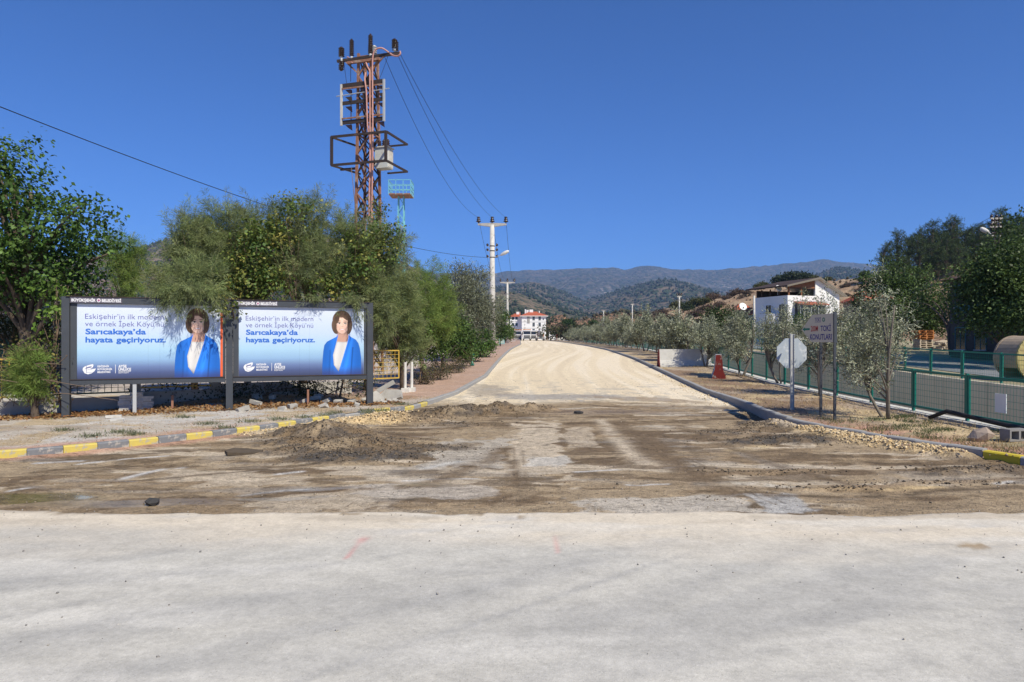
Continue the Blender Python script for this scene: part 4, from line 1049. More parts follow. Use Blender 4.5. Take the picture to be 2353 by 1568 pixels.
ar = MB(); zz = zb_ + .485 * hgt
ar.add([fs_(.05, zz, 0), fs_(.19, zz + .05, 0), fs_(.19, zz + .022, 0), fs_(.44, zz + .022, 0), fs_(.44, zz - .022, 0), fs_(.19, zz - .022, 0), fs_(.19, zz - .05, 0)], [(0, 6, 5, 2, 1), (2, 5, 4, 3)][::1])
ar.build('arrow', ink_sgreen, pl_)
lo_ = MB(); zz = zb_ + .80 * hgt
for k in range(6):
    t = k * PI / 3 + .3
    lo_.add([fs_(1.13 + .075 * math.cos(t + s) * r_, zz + .05 * math.sin(t + s) * r_, 0) for s, r_ in ((-.4, .45), (-.42, 1), (.42, 1), (.4, .45))], [(0, 1, 2, 3)])
lo_.build('emblem', ink_sgreen, pl_)
ln_ = MB()
for zf in (.715, .885): ln_.add([fs_(.70, zb_ + zf * hgt, 0), fs_(1.0, zb_ + zf * hgt, 0), fs_(1.0, zb_ + (zf + .008) * hgt, 0), fs_(.70, zb_ + (zf + .008) * hgt, 0)], [(0, 1, 2, 3)])
ln_.build('rule', ink_sblue, pl_)

# ================================================================== ROAD BARRIERS
m_barrier = mat('barrier_concrete', (.58, .57, .54), .9, (.46, .45, .42), 3.5, .6, .25, 40, c3=(.42, .40, .37), scale3=2.2, lo3=.56, hi3=.75)
m_barred = mat('flaking_red_paint', (.18, .016, .012), .8, (.12, .013, .010), 6, .7, .3, 40, c3=(.30, .27, .24), scale3=6, lo3=.55, hi3=.64)
prof = [(-.25, 0), (.25, 0), (.25, .09), (.15, .36), (.11, .90), (-.11, .90), (-.15, .36), (-.25, .09)]
def barrier(x, y, rz, L, H, label):
    z0 = vergez(x, y) - .02
    root = thing('road_barrier', (x, y, z0), label, 'barrier', 'concrete road barriers on the verge', rz=rz)
    s = H / .9
    MB().prism([(u, v * s) for u, v in prof], .02, L, lambda u, v, w: Vector((w, u, v))).build('body', m_barrier, root, world=False)
    MB().prism([(u * 1.004, v * s * 1.002) for u, v in prof], -.012, .022, lambda u, v, w: Vector((w, u, v))).build('end_face', m_barred, root, world=False)
    if abs(rz) < .5:
        MB().box((L * .68, -.30, .05), (.12, .06, .05)).build('lifting_slot', m_black, root, world=False)
    return root
barrier(px(1513, 33.6), 33.6, .08, 2.6, .88, 'pale concrete barrier standing across the verge, its long side to the road mouth')
barrier(px(1652, 26), 26.0, R(74.5), 1.8, .93, 'narrow concrete barrier with a flaking red end facing the junction')
# ================================================================== LATTICE POWER TOWER
TY = 30.0; TX = px(846, TY); TZ = walkz(TX, TY)
tw = thing('power_tower', (TX, TY, TZ), 'rusty lattice power tower with insulators, switch frame and transformer above the trees', 'power tower')
ta = R(17)
ex = Vector((math.cos(ta), -math.sin(ta), 0)); ey = Vector((math.sin(ta), math.cos(ta), 0)); T0 = Vector((TX, TY, TZ))
def tz(y): return pz(y, TY)
def tp(a, b, z): return T0 + ex * a + ey * b + Vector((0, 0, z - TZ))          # z is a scene height
H0, H1 = TZ, tz(128)
def half(z): return .46 + (.30 - .46) * (z - H0) / (H1 - H0)
for sx in (-1, 1):
    for sy in (-1, 1):
        MB().beam(tp(sx * half(H0), sy * half(H0), H0 - .2), tp(sx * half(H1), sy * half(H1), H1), .10, .10, up=ex).build('leg', m_rust, tw)
zs = np.linspace(H0 + .2, H1 - .15, 17)
for fi, (ax, s) in enumerate((('x', -1), ('x', 1), ('y', -1), ('y', 1))):
    for i, (za, zb) in enumerate(zip(zs[:-1], zs[1:])):
        ha, hb = half(za), half(zb); f_ = 1 if i % 2 else -1
        if ax == 'x': a, b = tp(-f_ * ha, s * ha, za), tp(f_ * hb, s * hb, zb)
        else: a, b = tp(s * ha, -f_ * ha, za), tp(s * hb, f_ * hb, zb)
        MB().beam(a, b, .06, .06).build('brace', m_rust if s < 0 else m_dksteel, tw)
        if ax == 'x': a, b = tp(f_ * ha, s * (ha - .03), za), tp(-f_ * hb, s * (hb - .03), zb)
        else: a, b = tp(s * (ha - .03), f_ * ha, za), tp(s * (hb - .03), -f_ * hb, zb)
        MB().beam(a, b, .045, .045).build('brace', m_dksteel, tw)
    for za in zs[::4]:
        ha = half(za)
        if ax == 'x': MB().beam(tp(-ha, s * ha, za), tp(ha, s * ha, za), .06).build('brace', m_rust, tw)
        else: MB().beam(tp(s * ha, -ha, za), tp(s * ha, ha, za), .06).build('brace', m_rust, tw)
# cross-arms at the top: two long ones and a short lower one
for (b, za, hw, m_) in ((-.34, tz(140), 1.33, m_dksteel), (.34, tz(124), 1.33, m_dksteel), (-.42, tz(149), .78, m_rust)):
    MB().beam(tp(-hw, b, za), tp(hw, b, za), .10, .11).build('cross_arm', m_, tw)
for s in (-1, 1):
    MB().beam(tp(s * 1.28, -.34, tz(140)), tp(s * 1.28, .34, tz(124)), .08).build('cross_arm_end', m_dksteel, tw)
    MB().beam(tp(s * .95, -.34, tz(142)), tp(s * .34, -.34, tz(172)), .06).build('strut', m_rust, tw)
def insulator(p, h, r, n_sh, m_=None, up=1):
    r = r * 1.25; prof = [(.03, 0)]
    for k in range(n_sh):
        z = h * (.12 + .82 * k / n_sh); dz = h * .82 / n_sh
        prof += [(r * .45, z), (r, z + dz * .25), (r * .9, z + dz * .5), (r * .42, z + dz * .8)]
    prof += [(r * .45, h * .97), (.02, h)]
    o = MB().lathe([(a, b * up) for a, b in prof], p, 12).build('insulator', m_ or m_ins, tw, True)
    MB().lathe([(.05, -.04), (.06, .0), (.06, .06), (.03, .10)], p, 10).build('cap', m_insw, o)
    return o
za1, za2 = tz(140) + .055, tz(124) + .055
for (a, b, h, r, n_) in ((-.62, -.34, .85, .085, 9), (.30, -.34, .95, .085, 10)): insulator(tp(a, b, za1), h, r, n_)
for (a, b, h, r, n_) in ((-1.33, .0, .50, .11, 5), (-.05, .34, .52, .11, 5), (1.15, .34, .50, .115, 5), (1.33, -.1, .48, .105, 5)): insulator(tp(a, b, za2 + (.02 if abs(a) < 1.3 else -.08)), h, r, n_)
insulator(tp(.14, .30, za2), .42, .10, 4, m_insw)
for (a, b) in ((-1.33, -.02), (-1.10, -.36)): insulator(tp(a, b, za1 - .06), .30, .10, 3, None, -1)
for s in (-.62, .66):
    o = MB().beam(tp(s, -.42, tz(151)), tp(s, -.42, tz(160)), .05).build('arcing_horn', m_dksteel, tw)
MB().tube([tp(-.62, -.42, tz(160)), tp(-.62, -.42, tz(192))], .012, 5).build('hanging_wire', m_wire, tw)
# switch frame half way
for z_, hh, m_ in ((tz(201), .17, m_dksteel), (tz(241), .15, m_dksteel), (tz(285), .17, m_dksteel)):
    MB().beam(tp(-1.02, -.46, z_), tp(1.02, -.46, z_), .06, hh).build('switch_rail', m_, tw)
for z_ in (tz(209), tz(277)): MB().beam(tp(-1.05, -.52, z_), tp(1.05, -.52, z_), .05, .06).build('switch_rail', m_rust, tw)
for s in (-1, 1): MB().beam(tp(s * 1.03, -.50, tz(292)), tp(s * 1.03, -.50, tz(198)), .09, .08, up=ex).build('switch_upright', m_galv if s > 0 else m_conc_lt, tw)
MB().tube([tp(-1.28, -.5, tz(224)), tp(1.28, -.5, tz(220))], .022, 6).build('switch_shaft', m_galv, tw)
for s in (-.68, .0, .88):
    for zt in (tz(212), tz(228), tz(250), tz(292)):
        MB().prism([(-.16, 0), (.12, 0), (.14, -.24), (.02, -.16)], -.05, .05, lambda u, v, w, s=s, zt=zt: tp(s + u, -.46 + w, zt + v)).build('switch_arm', m_ins if zt != tz(228) else m_dksteel, tw)
    MB().tube([tp(s + .1, -.46, tz(225)), tp(s + .1, -.46, tz(300))], .022, 6).build('switch_rod', m_dksteel, tw)
# open platform frame
zp1, zp2 = tz(322), tz(386)
for z_, m_ in ((zp1, m_dksteel), (zp2, m_dksteel)):
    MB().beam(tp(-1.33, -.85, z_), tp(1.33, -.85, z_), .09, .09).build('platform_rail', m_, tw)
    MB().beam(tp(1.33, -.85, z_), tp(1.33, 1.15, z_ ), .08, .08).build('platform_rail', m_, tw)
    MB().beam(tp(-1.33, -.85, z_), tp(-.9, .9, z_), .07, .07).build('platform_rail', m_, tw)
    MB().beam(tp(.35, 1.15, z_), tp(1.33, 1.15, z_), .07, .07).build('platform_rail', m_, tw)
for (a, b) in ((-1.30, -.85), (1.30, -.85)): MB().beam(tp(a, b, zp2), tp(a, b, zp1), .10, .10, up=ex).build('platform_post', m_dksteel, tw)
MB().beam(tp(-1.25, -.2, zp2 - .04), tp(-.45, -.2, zp2 - .04), .09, .09).build('platform_rail', m_dksteel, tw)
# transformer
tc = tp(.66, .20, (tz(340) + tz(392)) / 2)
tr = MB().box(tc, (.62, .5, tz(346) - tz(392)), rz=-ta).build('transformer_tank', mat('transformer_grey', (.58, .60, .58), .6, (.48, .50, .48), 4, .6, c3=(.34, .25, .18), scale3=2.5, lo3=.62, hi3=.75), tw)
MB().box(tc + Vector((0, 0, (tz(346) - tz(392)) / 2 + .03)), (.72, .6, .05), rz=-ta).build('tank_lid', m_conc_lt, tr)
for a in (-.2, .0, .2):
    p = tc + ex * a + Vector((0, 0, (tz(346) - tz(392)) / 2 + .06)); MB().lathe([(.03, 0), (.05, .05), (.09, .10), (.05, .14), (.09, .18), (.05, .22), (.08, .27), (.02, .36)], p, 10).build('bushing', m_ins, tr, True)
for k in range(6): MB().beam(tc + ex * (.32) + ey * (-.2 + .08 * k) + Vector((0, 0, -.4)), tc + ex * .32 + ey * (-.2 + .08 * k) + Vector((0, 0, .35)), .05, .03).build('cooling_fin', m_conc_lt, tr)
# cable sleeves that climb the right leg
def smooth(P, n=8):
    P = [Vector(p) for p in P]; out = []
    for i in range(len(P) - 1):
        p0, p1, p2, p3 = P[max(i - 1, 0)], P[i], P[i + 1], P[min(i + 2, len(P) - 1)]
        for k in range(n):
            t = k / n
            out.append(.5 * ((2 * p1) + (-p0 + p2) * t + (2 * p0 - 5 * p1 + 4 * p2 - p3) * t * t + (-p0 + 3 * p1 - 3 * p2 + p3) * t ** 3))
    return out + [P[-1]]
for P in ([tp(1.2, -.38, tz(137)), tp(.95, -.55, tz(129)), tp(.68, -.62, tz(133)), tp(.56, -.62, tz(150)), tp(.55, -.62, tz(200)), tp(.55, -.60, tz(380)), tp(.50, -.60, tz(500)), tp(.5, -.6, TZ)],
          [tp(.1, -.4, tz(150)), tp(.24, -.5, tz(165)), tp(.36, -.55, tz(176)), tp(.40, -.58, tz(196)), tp(.40, -.58, tz(380)), tp(.36, -.58, tz(500)), tp(.36, -.58, TZ)],
          [tp(.15, -.5, tz(178)), tp(.14, -.55, tz(195)), tp(.22, -.56, tz(225)), tp(.28, -.56, tz(300)), tp(.46, -.56, tz(400)), tp(.46, -.56, TZ)]):
    MB().tube(smooth(P), .035, 7).build('cable_sleeve', m_cable, tw, True)
MB().tube(smooth([tp(1.28, -.42, tz(140)), tp(1.45, -.46, tz(147)), tp(1.68, -.5, tz(150)), tp(1.80, -.5, tz(146)), tp(1.78, -.5, tz(140))]), .035, 7).build('cable_loop', m_cable, tw, True)
MB().tube(smooth([tp(-1.1, .1, tz(122)), tp(-.9, .0, tz(130)), tp(-.7, -.3, tz(142)), tp(-.5, -.5, tz(152))]), .03, 6).build('cable_loop', m_cable, tw, True)

# ================================================================== CYAN LIGHTING MAST
MY = 64.0; MX = px(922, MY); MZ = zrf(MY)
ms = thing('lighting_mast', (MX, MY, MZ), 'pale cyan lattice mast with a small railed platform behind the trees', 'mast')
mz = lambda y: pz(y, MY)
hw = .30; zt = mz(452)
for sx in (-1, 1):
    for sy in (-1, 1): MB().beam((MX + sx * .42, MY + sy * .42, MZ), (MX + sx * .24, MY + sy * .24, zt), .08).build('leg', m_cyan, ms)
zs = np.linspace(MZ, zt, 20)
for i, (za, zb) in enumerate(zip(zs[:-1], zs[1:])):
    w1 = .42 - .18 * (za - MZ) / (zt - MZ); w2 = .42 - .18 * (zb - MZ) / (zt - MZ); f_ = 1 if i % 2 else -1
    for s in (-1, 1):
        MB().beam((MX - f_ * w1, MY + s * w1, za), (MX + f_ * w2, MY + s * w2, zb), .05).build('brace', m_cyan, ms)
        MB().beam((MX + s * w1, MY - f_ * w1, za), (MX + s * w2, MY + f_ * w2, zb), .05).build('brace', m_cyan, ms)
pw = 1.02
MB().box((MX, MY, zt + .06), (2 * pw, 1.9, .10)).build('platform', m_rust, ms)
rl = [(-pw, -.95), (pw, -.95), (pw, .95), (-pw, .95)]
for k in range(4):
    a, b = rl[k], rl[(k + 1) % 4]
    for z_ in (zt + .45, zt + .80, mz(419)): MB().beam((MX + a[0], MY + a[1], z_), (MX + b[0], MY + b[1], z_), .05).build('rail', m_cyan, ms)
    for t in (0, .33, .66):
        q = (a[0] + (b[0] - a[0]) * t, a[1] + (b[1] - a[1]) * t); MB().beam((MX + q[0], MY + q[1], zt), (MX + q[0], MY + q[1], mz(419)), .05).build('rail_post', m_cyan, ms)

# ================================================================== CONCRETE POLES
def conc_pole(name, x, Y, ytop, label, r0, r1, arm, lamp=None, brackets=(), z0=None, group=None, ins=True):
    X = px(x, Y); z0 = zrf(Y) + .05 if z0 is None else z0; zt = pz(ytop, Y)
    root = thing(name, (X, Y, z0), label, 'utility pole', group)
    MB().tube([(X, Y, z0 - .3), (X, Y, (z0 + zt) / 2), (X, Y, zt)], [r0, (r0 + r1) / 2, r1], 14).build('shaft', m_conc_lt, root, True)
    if arm:
        MB().prism([(-arm, -.03), (-.25, -.16), (.25, -.16), (arm, -.03), (arm, .10), (0, .16), (-arm, .10)], -.10, .10, lambda u, v, w: Vector((X + u, Y + w, zt + v))).build('cross_arm', m_conc, root)
        if ins:
            for s in (-arm + .06, 0, arm - .06):
                MB().lathe([(.03, 0), (.05, .08), (.20, .14), (.21, .20), (.09, .26), (.16, .30), (.17, .36), (.08, .42), (.14, .46), (.13, .54), (.03, .58)], (X + s, Y, zt + .12), 12).build('insulator', m_ins, root, True)
    for yb in brackets:
        z_ = pz(yb, Y); o = MB().beam((X - .42, Y, z_), (X + .42, Y, z_), .05).build('bracket', m_galv, root)
        MB().lathe([(r1 * 1.2, -.04), (r1 * 1.25, 0), (r1 * 1.2, .04)], (X, Y, z_), 14).build('band', m_dksteel, root)
        for s in (-1, 1): MB().lathe([(.03, 0), (.10, .03), (.10, .16), (.04, .22)], (X + s * .40, Y, z_), 8).build('knob_insulator', m_ins, o, True)
    if lamp:
        z_ = pz(lamp, Y)
        lp = MB().tube(smooth([(X + .1, Y, z_ - .05), (X + .5, Y - .1, z_ + .02), (X + .75, Y - .2, z_ + .12)]), .03, 6).build('lamp_arm', m_galv, root, True)
        MB().lathe([(.03, 0), (.10, .1), (.15, .45), (.12, .75), (.03, .85)], (X + .68, Y - .2, z_ + .08), 10, axis=(.86, -.2, .42)).build('lamp_head', m_dirty_white, lp, True)
    return root, X, zt
P1, P1X, P1Z = conc_pole('utility_pole', 1131, 58.0, 517, 'tall near concrete pole with three insulators and a street lamp beside the bushes', .30, .185, 1.22, 590, (566, 577, 592), zrf(58) + .12)
P2, P2X, P2Z = conc_pole('utility_pole', 1166, 112.0, 650, 'slimmer concrete pole further along the left verge', .24, .15, 1.2, None, (676, 687), zrf(112) + .12)
for i, (x, Y, yt, lab) in enumerate(((1387, 190, 715, 'thin pole standing left of the round pines beyond the olive row'), (1453, 170, 700, 'thin pole rising behind the middle of the olive row'), (1561, 125, 682, 'pole with a cluster of fittings rising behind the olive row at the hill foot'), (1733, 84, 680, 'slender pole in front of the white house corner'))):
    conc_pole('utility_pole', x, Y, yt, lab, .16, .11, .45 if i != 3 else 0, None, () if i == 3 else (yt + 8,), None, None, i == 2)
# lamp pole at the right edge among the trees
RY = 45.0; RX = px(2287, RY); RZ = bankz(RX, RY); rz_ = lambda y: pz(y, RY)
rp = thing('lamp_pole', (RX, RY, RZ), 'steel lattice lamp pole with stacked cross-arms at the right edge', 'lamp pole')
for sx in (-1, 1):
    for sy in (-1, 1): MB().beam((RX + sx * .22, RY + sy * .22, RZ - .2), (RX + sx * .14, RY + sy * .14, rz_(500)), .06).build('leg', m_dksteel, rp)
zs = np.linspace(RZ, rz_(505), 15)
for i, (za, zb) in enumerate(zip(zs[:-1], zs[1:])):
    for s in (-1, 1):
        f_ = 1 if i % 2 else -1; MB().beam((RX - f_ * .19, RY + s * .17, za), (RX + f_ * .17, RY + s * .17, zb), .035).build('brace', m_dksteel, rp)
for yb, hw_ in ((503, .40), (512, .3), (522, .42), (543, .34)):
    a = MB().beam((RX - hw_, RY - .1, rz_(yb)), (RX + hw_, RY - .1, rz_(yb)), .10).build('cross_arm', m_conc, rp)
    for s in (-.8, 0, .8): MB().lathe([(.03, 0), (.09, .04), (.09, .14), (.03, .2)], (RX + s * hw_, RY - .1, rz_(yb) + .05), 8).build('insulator', m_ins, a, True)
la = MB().tube(smooth([(RX - .1, RY - .1, rz_(540)), (RX - .4, RY - .1, rz_(538)), (RX - .6, RY - .1, rz_(531))]), .035, 6).build('lamp_arm', m_galv, rp, True)
MB().lathe([(.03, 0), (.11, .1), (.16, .4), (.12, .62), (.03, .7)], (RX - .45, RY - .1, rz_(537)), 10, axis=(-.86, 0, .5)).build('lamp_head', m_dirty_white, la, True)

# ================================================================== WIRES
def wire(a, b, sag, r, label, n=28):
    a = Vector(a); b = Vector(b)
    P = [a + (b - a) * t - Vector((0, 0, sag * 4 * t * (1 - t))) for t in np.linspace(0, 1, n)]
    o = MB().tube(P, r, 4, False).single('power_line', m_wire, P[0]); tag(o, label, 'cable', 'overhead lines'); return o
for k, (a, s, lab) in enumerate(((tp(1.75, -.5, tz(142)), -1.16, 'overhead line from the tower cable loop to the left insulator of the near pole'), (tp(1.3, -.1, tz(118)), 0, 'overhead line from the tower to the middle insulator of the near pole'), (tp(.6, .3, tz(124)), 1.16, 'overhead line from the tower to the right insulator of the near pole'))):
    wire(a, (P1X + (1.16, 0, -1.16)[k], 58, P1Z + .62), (.9, 1.0, 1.3)[k], .011, ('overhead line from the tower cable loop to the right insulator of the near pole', 'overhead line from the tower top to the middle insulator of the near pole', 'overhead line from the tower middle to the left insulator of the near pole')[k])
wl_ = Vector((px(-60, 17), 17, pz(222, 17)))
wire(wl_, (P1X - .4, 58, pz(592, 58)), .9, .014, 'low black cable crossing the sky at the left down to the near pole', 40)
for k, s in enumerate((-1.16, 0, 1.16)):
    wire((P1X + s, 58, P1Z + .6), (P2X + s, 112, P2Z + .6), 2.2, .014, ('left', 'middle', 'right')[k] + ' of the three lines between the near pole and the slimmer pole')
for k in range(2):
    wire((RX - .3 + .5 * k, RY, rz_(503) + .1), (px(1830, 130) - k, 130, pz(676 - 6 * k, 130)), 1.6, .014, ('upper', 'lower')[k] + ' thin line sloping left from the lamp pole across the pines')
wire((RX, RY, rz_(506)), (RX + 12, RY - 18, rz_(506) + .6), .5, .02, 'line leaving the lamp pole past the right edge')
for s in (-1, 1): wire(tp(s * 1.1, -.2, tz(135)), tp(s * .75, -.5, tz(203)), .05, .009, ('left' if s < 0 else 'right') + ' thin jumper wire between tower top and switch frame', 8)
# ================================================================== PLANTS
def rs(seed): return np.random.default_rng(seed)
def unit(v): return v / np.maximum(np.linalg.norm(v, axis=-1, keepdims=True), 1e-9)
def leaf_arrays(P, D, L, W, rng, fold=.25, up=None):
    """one folded four-cornered leaf for each base point P along direction D"""
    n = len(P); A = rng.normal(size=(n, 3)) if up is None else up + .55 * rng.normal(size=(n, 3))
    S = unit(np.cross(D, A)); N = np.cross(S, D)
    L = np.broadcast_to(np.asarray(L, float), (n,))[:, None]; W = np.broadcast_to(np.asarray(W, float), (n,))[:, None]
    m = P + D * L * .45
    V = np.stack([P, m + S * W * .5 + N * W * fold, P + D * L, m - S * W * .5 + N * W * fold], 1).reshape(-1, 3)
    Q = np.arange(4 * n).reshape(n, 4)
    return V, Q
def leafset(name, parts, material, parent=None, loc=(0, 0, 0)):
    """parts: list of (V, Q, C per leaf) with 4-cornered faces"""
    Vs, Qs, Cs, b = [], [], [], 0
    for V, Q, C in parts:
        Vs.append(V); Qs.append(Q + b); Cs.append(np.repeat(C, len(V) // len(C), 0)); b += len(V)
    V = np.concatenate(Vs) - np.array(loc); me = fastmesh(name, V, np.concatenate(Qs), np.concatenate(Cs)); return put(name, me, material, parent)
def sample_ell(rng, ells, n, shell=.35):
    """clump centres in ellipsoids given as (cx, cy, cz, rx, ry, rz)"""
    E = np.array(ells, float); vol = E[:, 3] * E[:, 4] * E[:, 5]; k = rng.choice(len(E), n, p=vol / vol.sum())
    d = unit(rng.normal(size=(n, 3))); r = rng.uniform(size=n) ** shell
    return E[k, :3] + d * r[:, None] * E[k, 3:], d, k
def tint(rng, n, cols, jitter=.18):
    cols = np.array(cols); k = rng.integers(0, len(cols), n); t = rng.uniform(size=(n, 1)); k2 = rng.integers(0, len(cols), n)
    return (cols[k] * t + cols[k2] * (1 - t)) * (1 + jitter * rng.normal(size=(n, 1))).clip(.5, 1.6)
def px_ell(x, y, Y, rx, ry, rd): return (px(x, Y), Y, pz(y, Y), rx / F * Y, rd, ry / F * Y)
def broad(rng, ells, nclump, per, cr, L, W, cols, shell=.35, droop=.5, spread=.5):
    c, d, _ = sample_ell(rng, ells, nclump, shell)
    P = np.repeat(c, per, 0) + rng.normal(size=(nclump * per, 3)) * cr * np.array([1, 1, .75]) * spread
    out = np.repeat(d, per, 0)
    D = unit(out * .6 + rng.normal(size=P.shape) * .7 + np.array([0, 0, -droop]))
    n = len(P); V, Q = leaf_arrays(P, D, L * rng.uniform(.6, 1.25, n), W * rng.uniform(.6, 1.25, n), rng, .18, np.array([0, 0, 1.0]) + .4 * out)
    cc = np.repeat(tint(rng, nclump, cols, .2), per, 0) * (1 + .15 * rng.normal(size=(n, 1))).clip(.6, 1.5)
    return (V, Q, cc), c
def plumes(rng, ells, nplume, per, Lp, Ls, Ws, cols, shell=.4, droop=.15, rise=.5, hang=0.0):
    """feathery sprays: a curved axis set with fine strands"""
    c, d, _ = sample_ell(rng, ells, nplume, shell)
    ax = unit(d * .8 + rng.normal(size=c.shape) * .5 + np.array([0, 0, rise]))
    t = rng.uniform(size=(nplume, per, 1)); ln = (Lp * rng.uniform(.6, 1.3, (nplume, 1, 1)))
    sag = np.array([0, 0, -1.0]) * (droop + hang * rng.uniform(size=(nplume, 1, 1))) * ln * t * t
    P = (c[:, None, :] + ax[:, None, :] * ln * (t - .35) + sag).reshape(-1, 3)
    n = len(P)
    side = rng.normal(size=(n, 3)); D = unit(np.repeat(ax, per, 0) * .75 + unit(side) * .75 + np.array([0, 0, -.25 - hang * .6]))
    P = P + side * .018
    V, Q = leaf_arrays(P, D, Ls * rng.uniform(.5, 1.3, n), Ws, rng, .0)
    cc = np.repeat(tint(rng, nplume, cols, .2), per, 0) * (1 + .12 * rng.normal(size=(n, 1))).clip(.6, 1.5)
    return (V, Q, cc), c
def limbs(name, mat_, parent, base, top, targets, r0, rng, n=7, rt=.02, trunk_r=None):
    """tapered trunk from base to top with curved limbs out to the targets"""
    base = Vector(base); top = Vector(top); mb = MB(); k = 8
    bend = Vector((rng.normal() * .12, rng.normal() * .12, 0)) * (top - base).length * .5
    T = [base + (top - base) * t + bend * math.sin(t * PI) for t in np.linspace(0, 1, k)]
    mb.tube(T, [r0 * (1 - .75 * t) for t in np.linspace(0, 1, k)], 8)
    for q in targets:
        q = Vector(q); f = min(max((q.z - base.z) / max(top.z - base.z, .1) * .55, .12), .9); i = f * (k - 1); a = T[int(i)].lerp(T[min(int(i) + 1, k - 1)], i - int(i))
        mid_ = a.lerp(q, .5) + Vector((0, 0, .12 * (q - a).length)); r = r0 * (1 - .75 * f) * .55
        mb.tube(smooth([a, mid_, q], 4), [r + (rt - r) * t for t in np.linspace(0, 1, 9)], 5)
    return mb.build(name, mat_, parent, True)

GREEN_D = [(.04, .085, .018), (.06, .12, .024), (.085, .16, .03), (.13, .22, .05)]
GREEN_M = [(.05, .10, .02), (.08, .14, .03), (.11, .17, .045), (.06, .11, .025)]
VINE = [(.14, .21, .04), (.22, .26, .06), (.10, .17, .04), (.30, .27, .07), (.07, .12, .03)]
TAM = [(v[0] * 2.5, v[1] * 2.3, v[2] * 2.0) for v in [(.085, .115, .052), (.11, .145, .065), (.07, .095, .05), (.13, .155, .08), (.10, .12, .07)]]
TAM_G = [(v[0] * 2.0, v[1] * 1.9, v[2] * 1.55) for v in [(.09, .14, .04), (.11, .165, .05), (.08, .12, .045), (.13, .165, .06)]]
OLV = [(.25, .27, .17), (.33, .35, .235), (.19, .21, .125), (.38, .39, .28), (.29, .30, .20)]
DRY = [(.20, .13, .07), (.14, .09, .05), (.25, .18, .10), (.11, .10, .05)]

# ---- mulberry at the left edge
g = rs(1); z0 = walkz(-11.9, 17.4)
E = [px_ell(10, 420, 17, 85, 110, 1.1), px_ell(-60, 480, 17.3, 100, 170, 1.5), px_ell(110, 520, 17, 110, 75, 1.1), px_ell(200, 500, 16.6, 70, 50, .8), px_ell(90, 610, 17, 130, 70, 1.2), px_ell(215, 570, 17, 60, 60, .8), px_ell(-20, 620, 17, 120, 90, 1.3), px_ell(175, 645, 17.3, 80, 50, .8), px_ell(45, 330, 17, 35, 30, .5), px_ell(245, 470, 16.6, 30, 28, .5)]
t = thing('mulberry_tree', (-11.9, 17.4, z0), 'big dark green broad-leaved tree at the left edge', 'tree')
lf, c = broad(g, E, 620, 24, .34, .125, .085, GREEN_D, .28, .55)
leafset('crown', [lf], m_leaf, t, t.location); limbs('trunk', m_bark, t, (-11.9, 17.4, z0 - .2), (-12.1, 17.2, 5.6), c[::14], .2, g)
# ---- bright young leaves hanging beside the board
g = rs(2); E = [px_ell(120, 720, 15.9, 35, 35, .3), px_ell(140, 680, 16, 25, 45, .3), px_ell(95, 660, 15.9, 40, 20, .3)]
t = thing('leafy_shoots', (px(125, 16), 16, walkz(px(125, 16), 16)), 'bright light-green shoots hanging just left of the left billboard', 'shrub')
lf, c = broad(g, E, 26, 9, .25, .12, .095, [(.15, .26, .04), (.20, .30, .06), (.10, .19, .03)], .6, .7); leafset('leaves', [lf], m_leaf, t, t.location)
limbs('stems', m_twig, t, (t.location.x, 16, t.location.z - .1), (t.location.x + .1, 16, 2.2), c[::3], .025, g, rt=.005)
# ---- dark yew-like mass behind at the far left
g = rs(3); E = [px_ell(40, 700, 19, 110, 70, 1.0), px_ell(-60, 720, 19, 120, 90, 1.2), px_ell(110, 760, 19, 60, 60, .7), px_ell(230, 690, 19.5, 80, 45, .8)]
t = thing('dark_conifer', (px(30, 19.2), 19.2, .2), 'dark dense conifer under the broad-leaved tree at the far left', 'tree')
lf, c = plumes(g, E, 1000, 34, .45, .10, .016, [(.02, .035, .012), (.035, .055, .02), (.05, .065, .025)], .5, .15, .1)
leafset('crown', [lf], m_needle, t, t.location); limbs('trunk', m_bark, t, (t.location.x, 19.3, 0), (t.location.x, 19.3, 2.6), c[::90], .12, g)
# ---- feathery tamarisk trees above and behind the billboards
def tamarisk(seed, ells, nump, per, base, top, label, cols=TAM, Lp=.62, extra=None, hang=None):
    g = rs(seed); t = thing('tamarisk_tree', base, label, 'tree', 'feathery trees around the billboards')
    parts = []
    lf, c = plumes(g, ells, nump, per, Lp, .15, .0105, cols, .42, .12, .55); parts.append(lf)
    if hang: lf2, _ = plumes(g, hang[0], hang[1], per, .5, .13, .010, cols, .6, .2, .0, .55); parts.append(lf2)
    leafset('crown', parts, m_feather, t, base); limbs('trunk', m_bark, t, (base[0], base[1], base[2] - .3), top, c[::max(1, len(c) // 34)], .11, g, rt=.008)
    return t
b = lambda x, Y: (px(x, Y), Y, walkz(px(x, Y), Y))
tamarisk(11, [px_ell(442, 590, 18.5, 48, 85, .9), px_ell(432, 515, 18.6, 24, 45, .5), px_ell(405, 655, 17.8, 55, 32, .8), px_ell(470, 650, 17.5, 60, 50, .8)], 640, 80, b(450, 19.2), (px(440, 18.6), 18.6, 4.6), 'tall feathery tree rising behind the left billboard, leftmost of its row',
         hang=([px_ell(430, 662, 15.85, 78, 20, .25), px_ell(385, 672, 15.8, 30, 16, .2), px_ell(480, 674, 15.85, 32, 16, .2)], 105))
tamarisk(12, [px_ell(535, 560, 19, 60, 80, .9), px_ell(505, 500, 19, 36, 45, .6), px_ell(580, 520, 19.2, 45, 60, .7), px_ell(560, 640, 18.8, 80, 50, 1)], 620, 80, b(560, 19.8), (px(550, 19.2), 19.2, 5.0), 'feathery tree behind the gap between the two billboards')
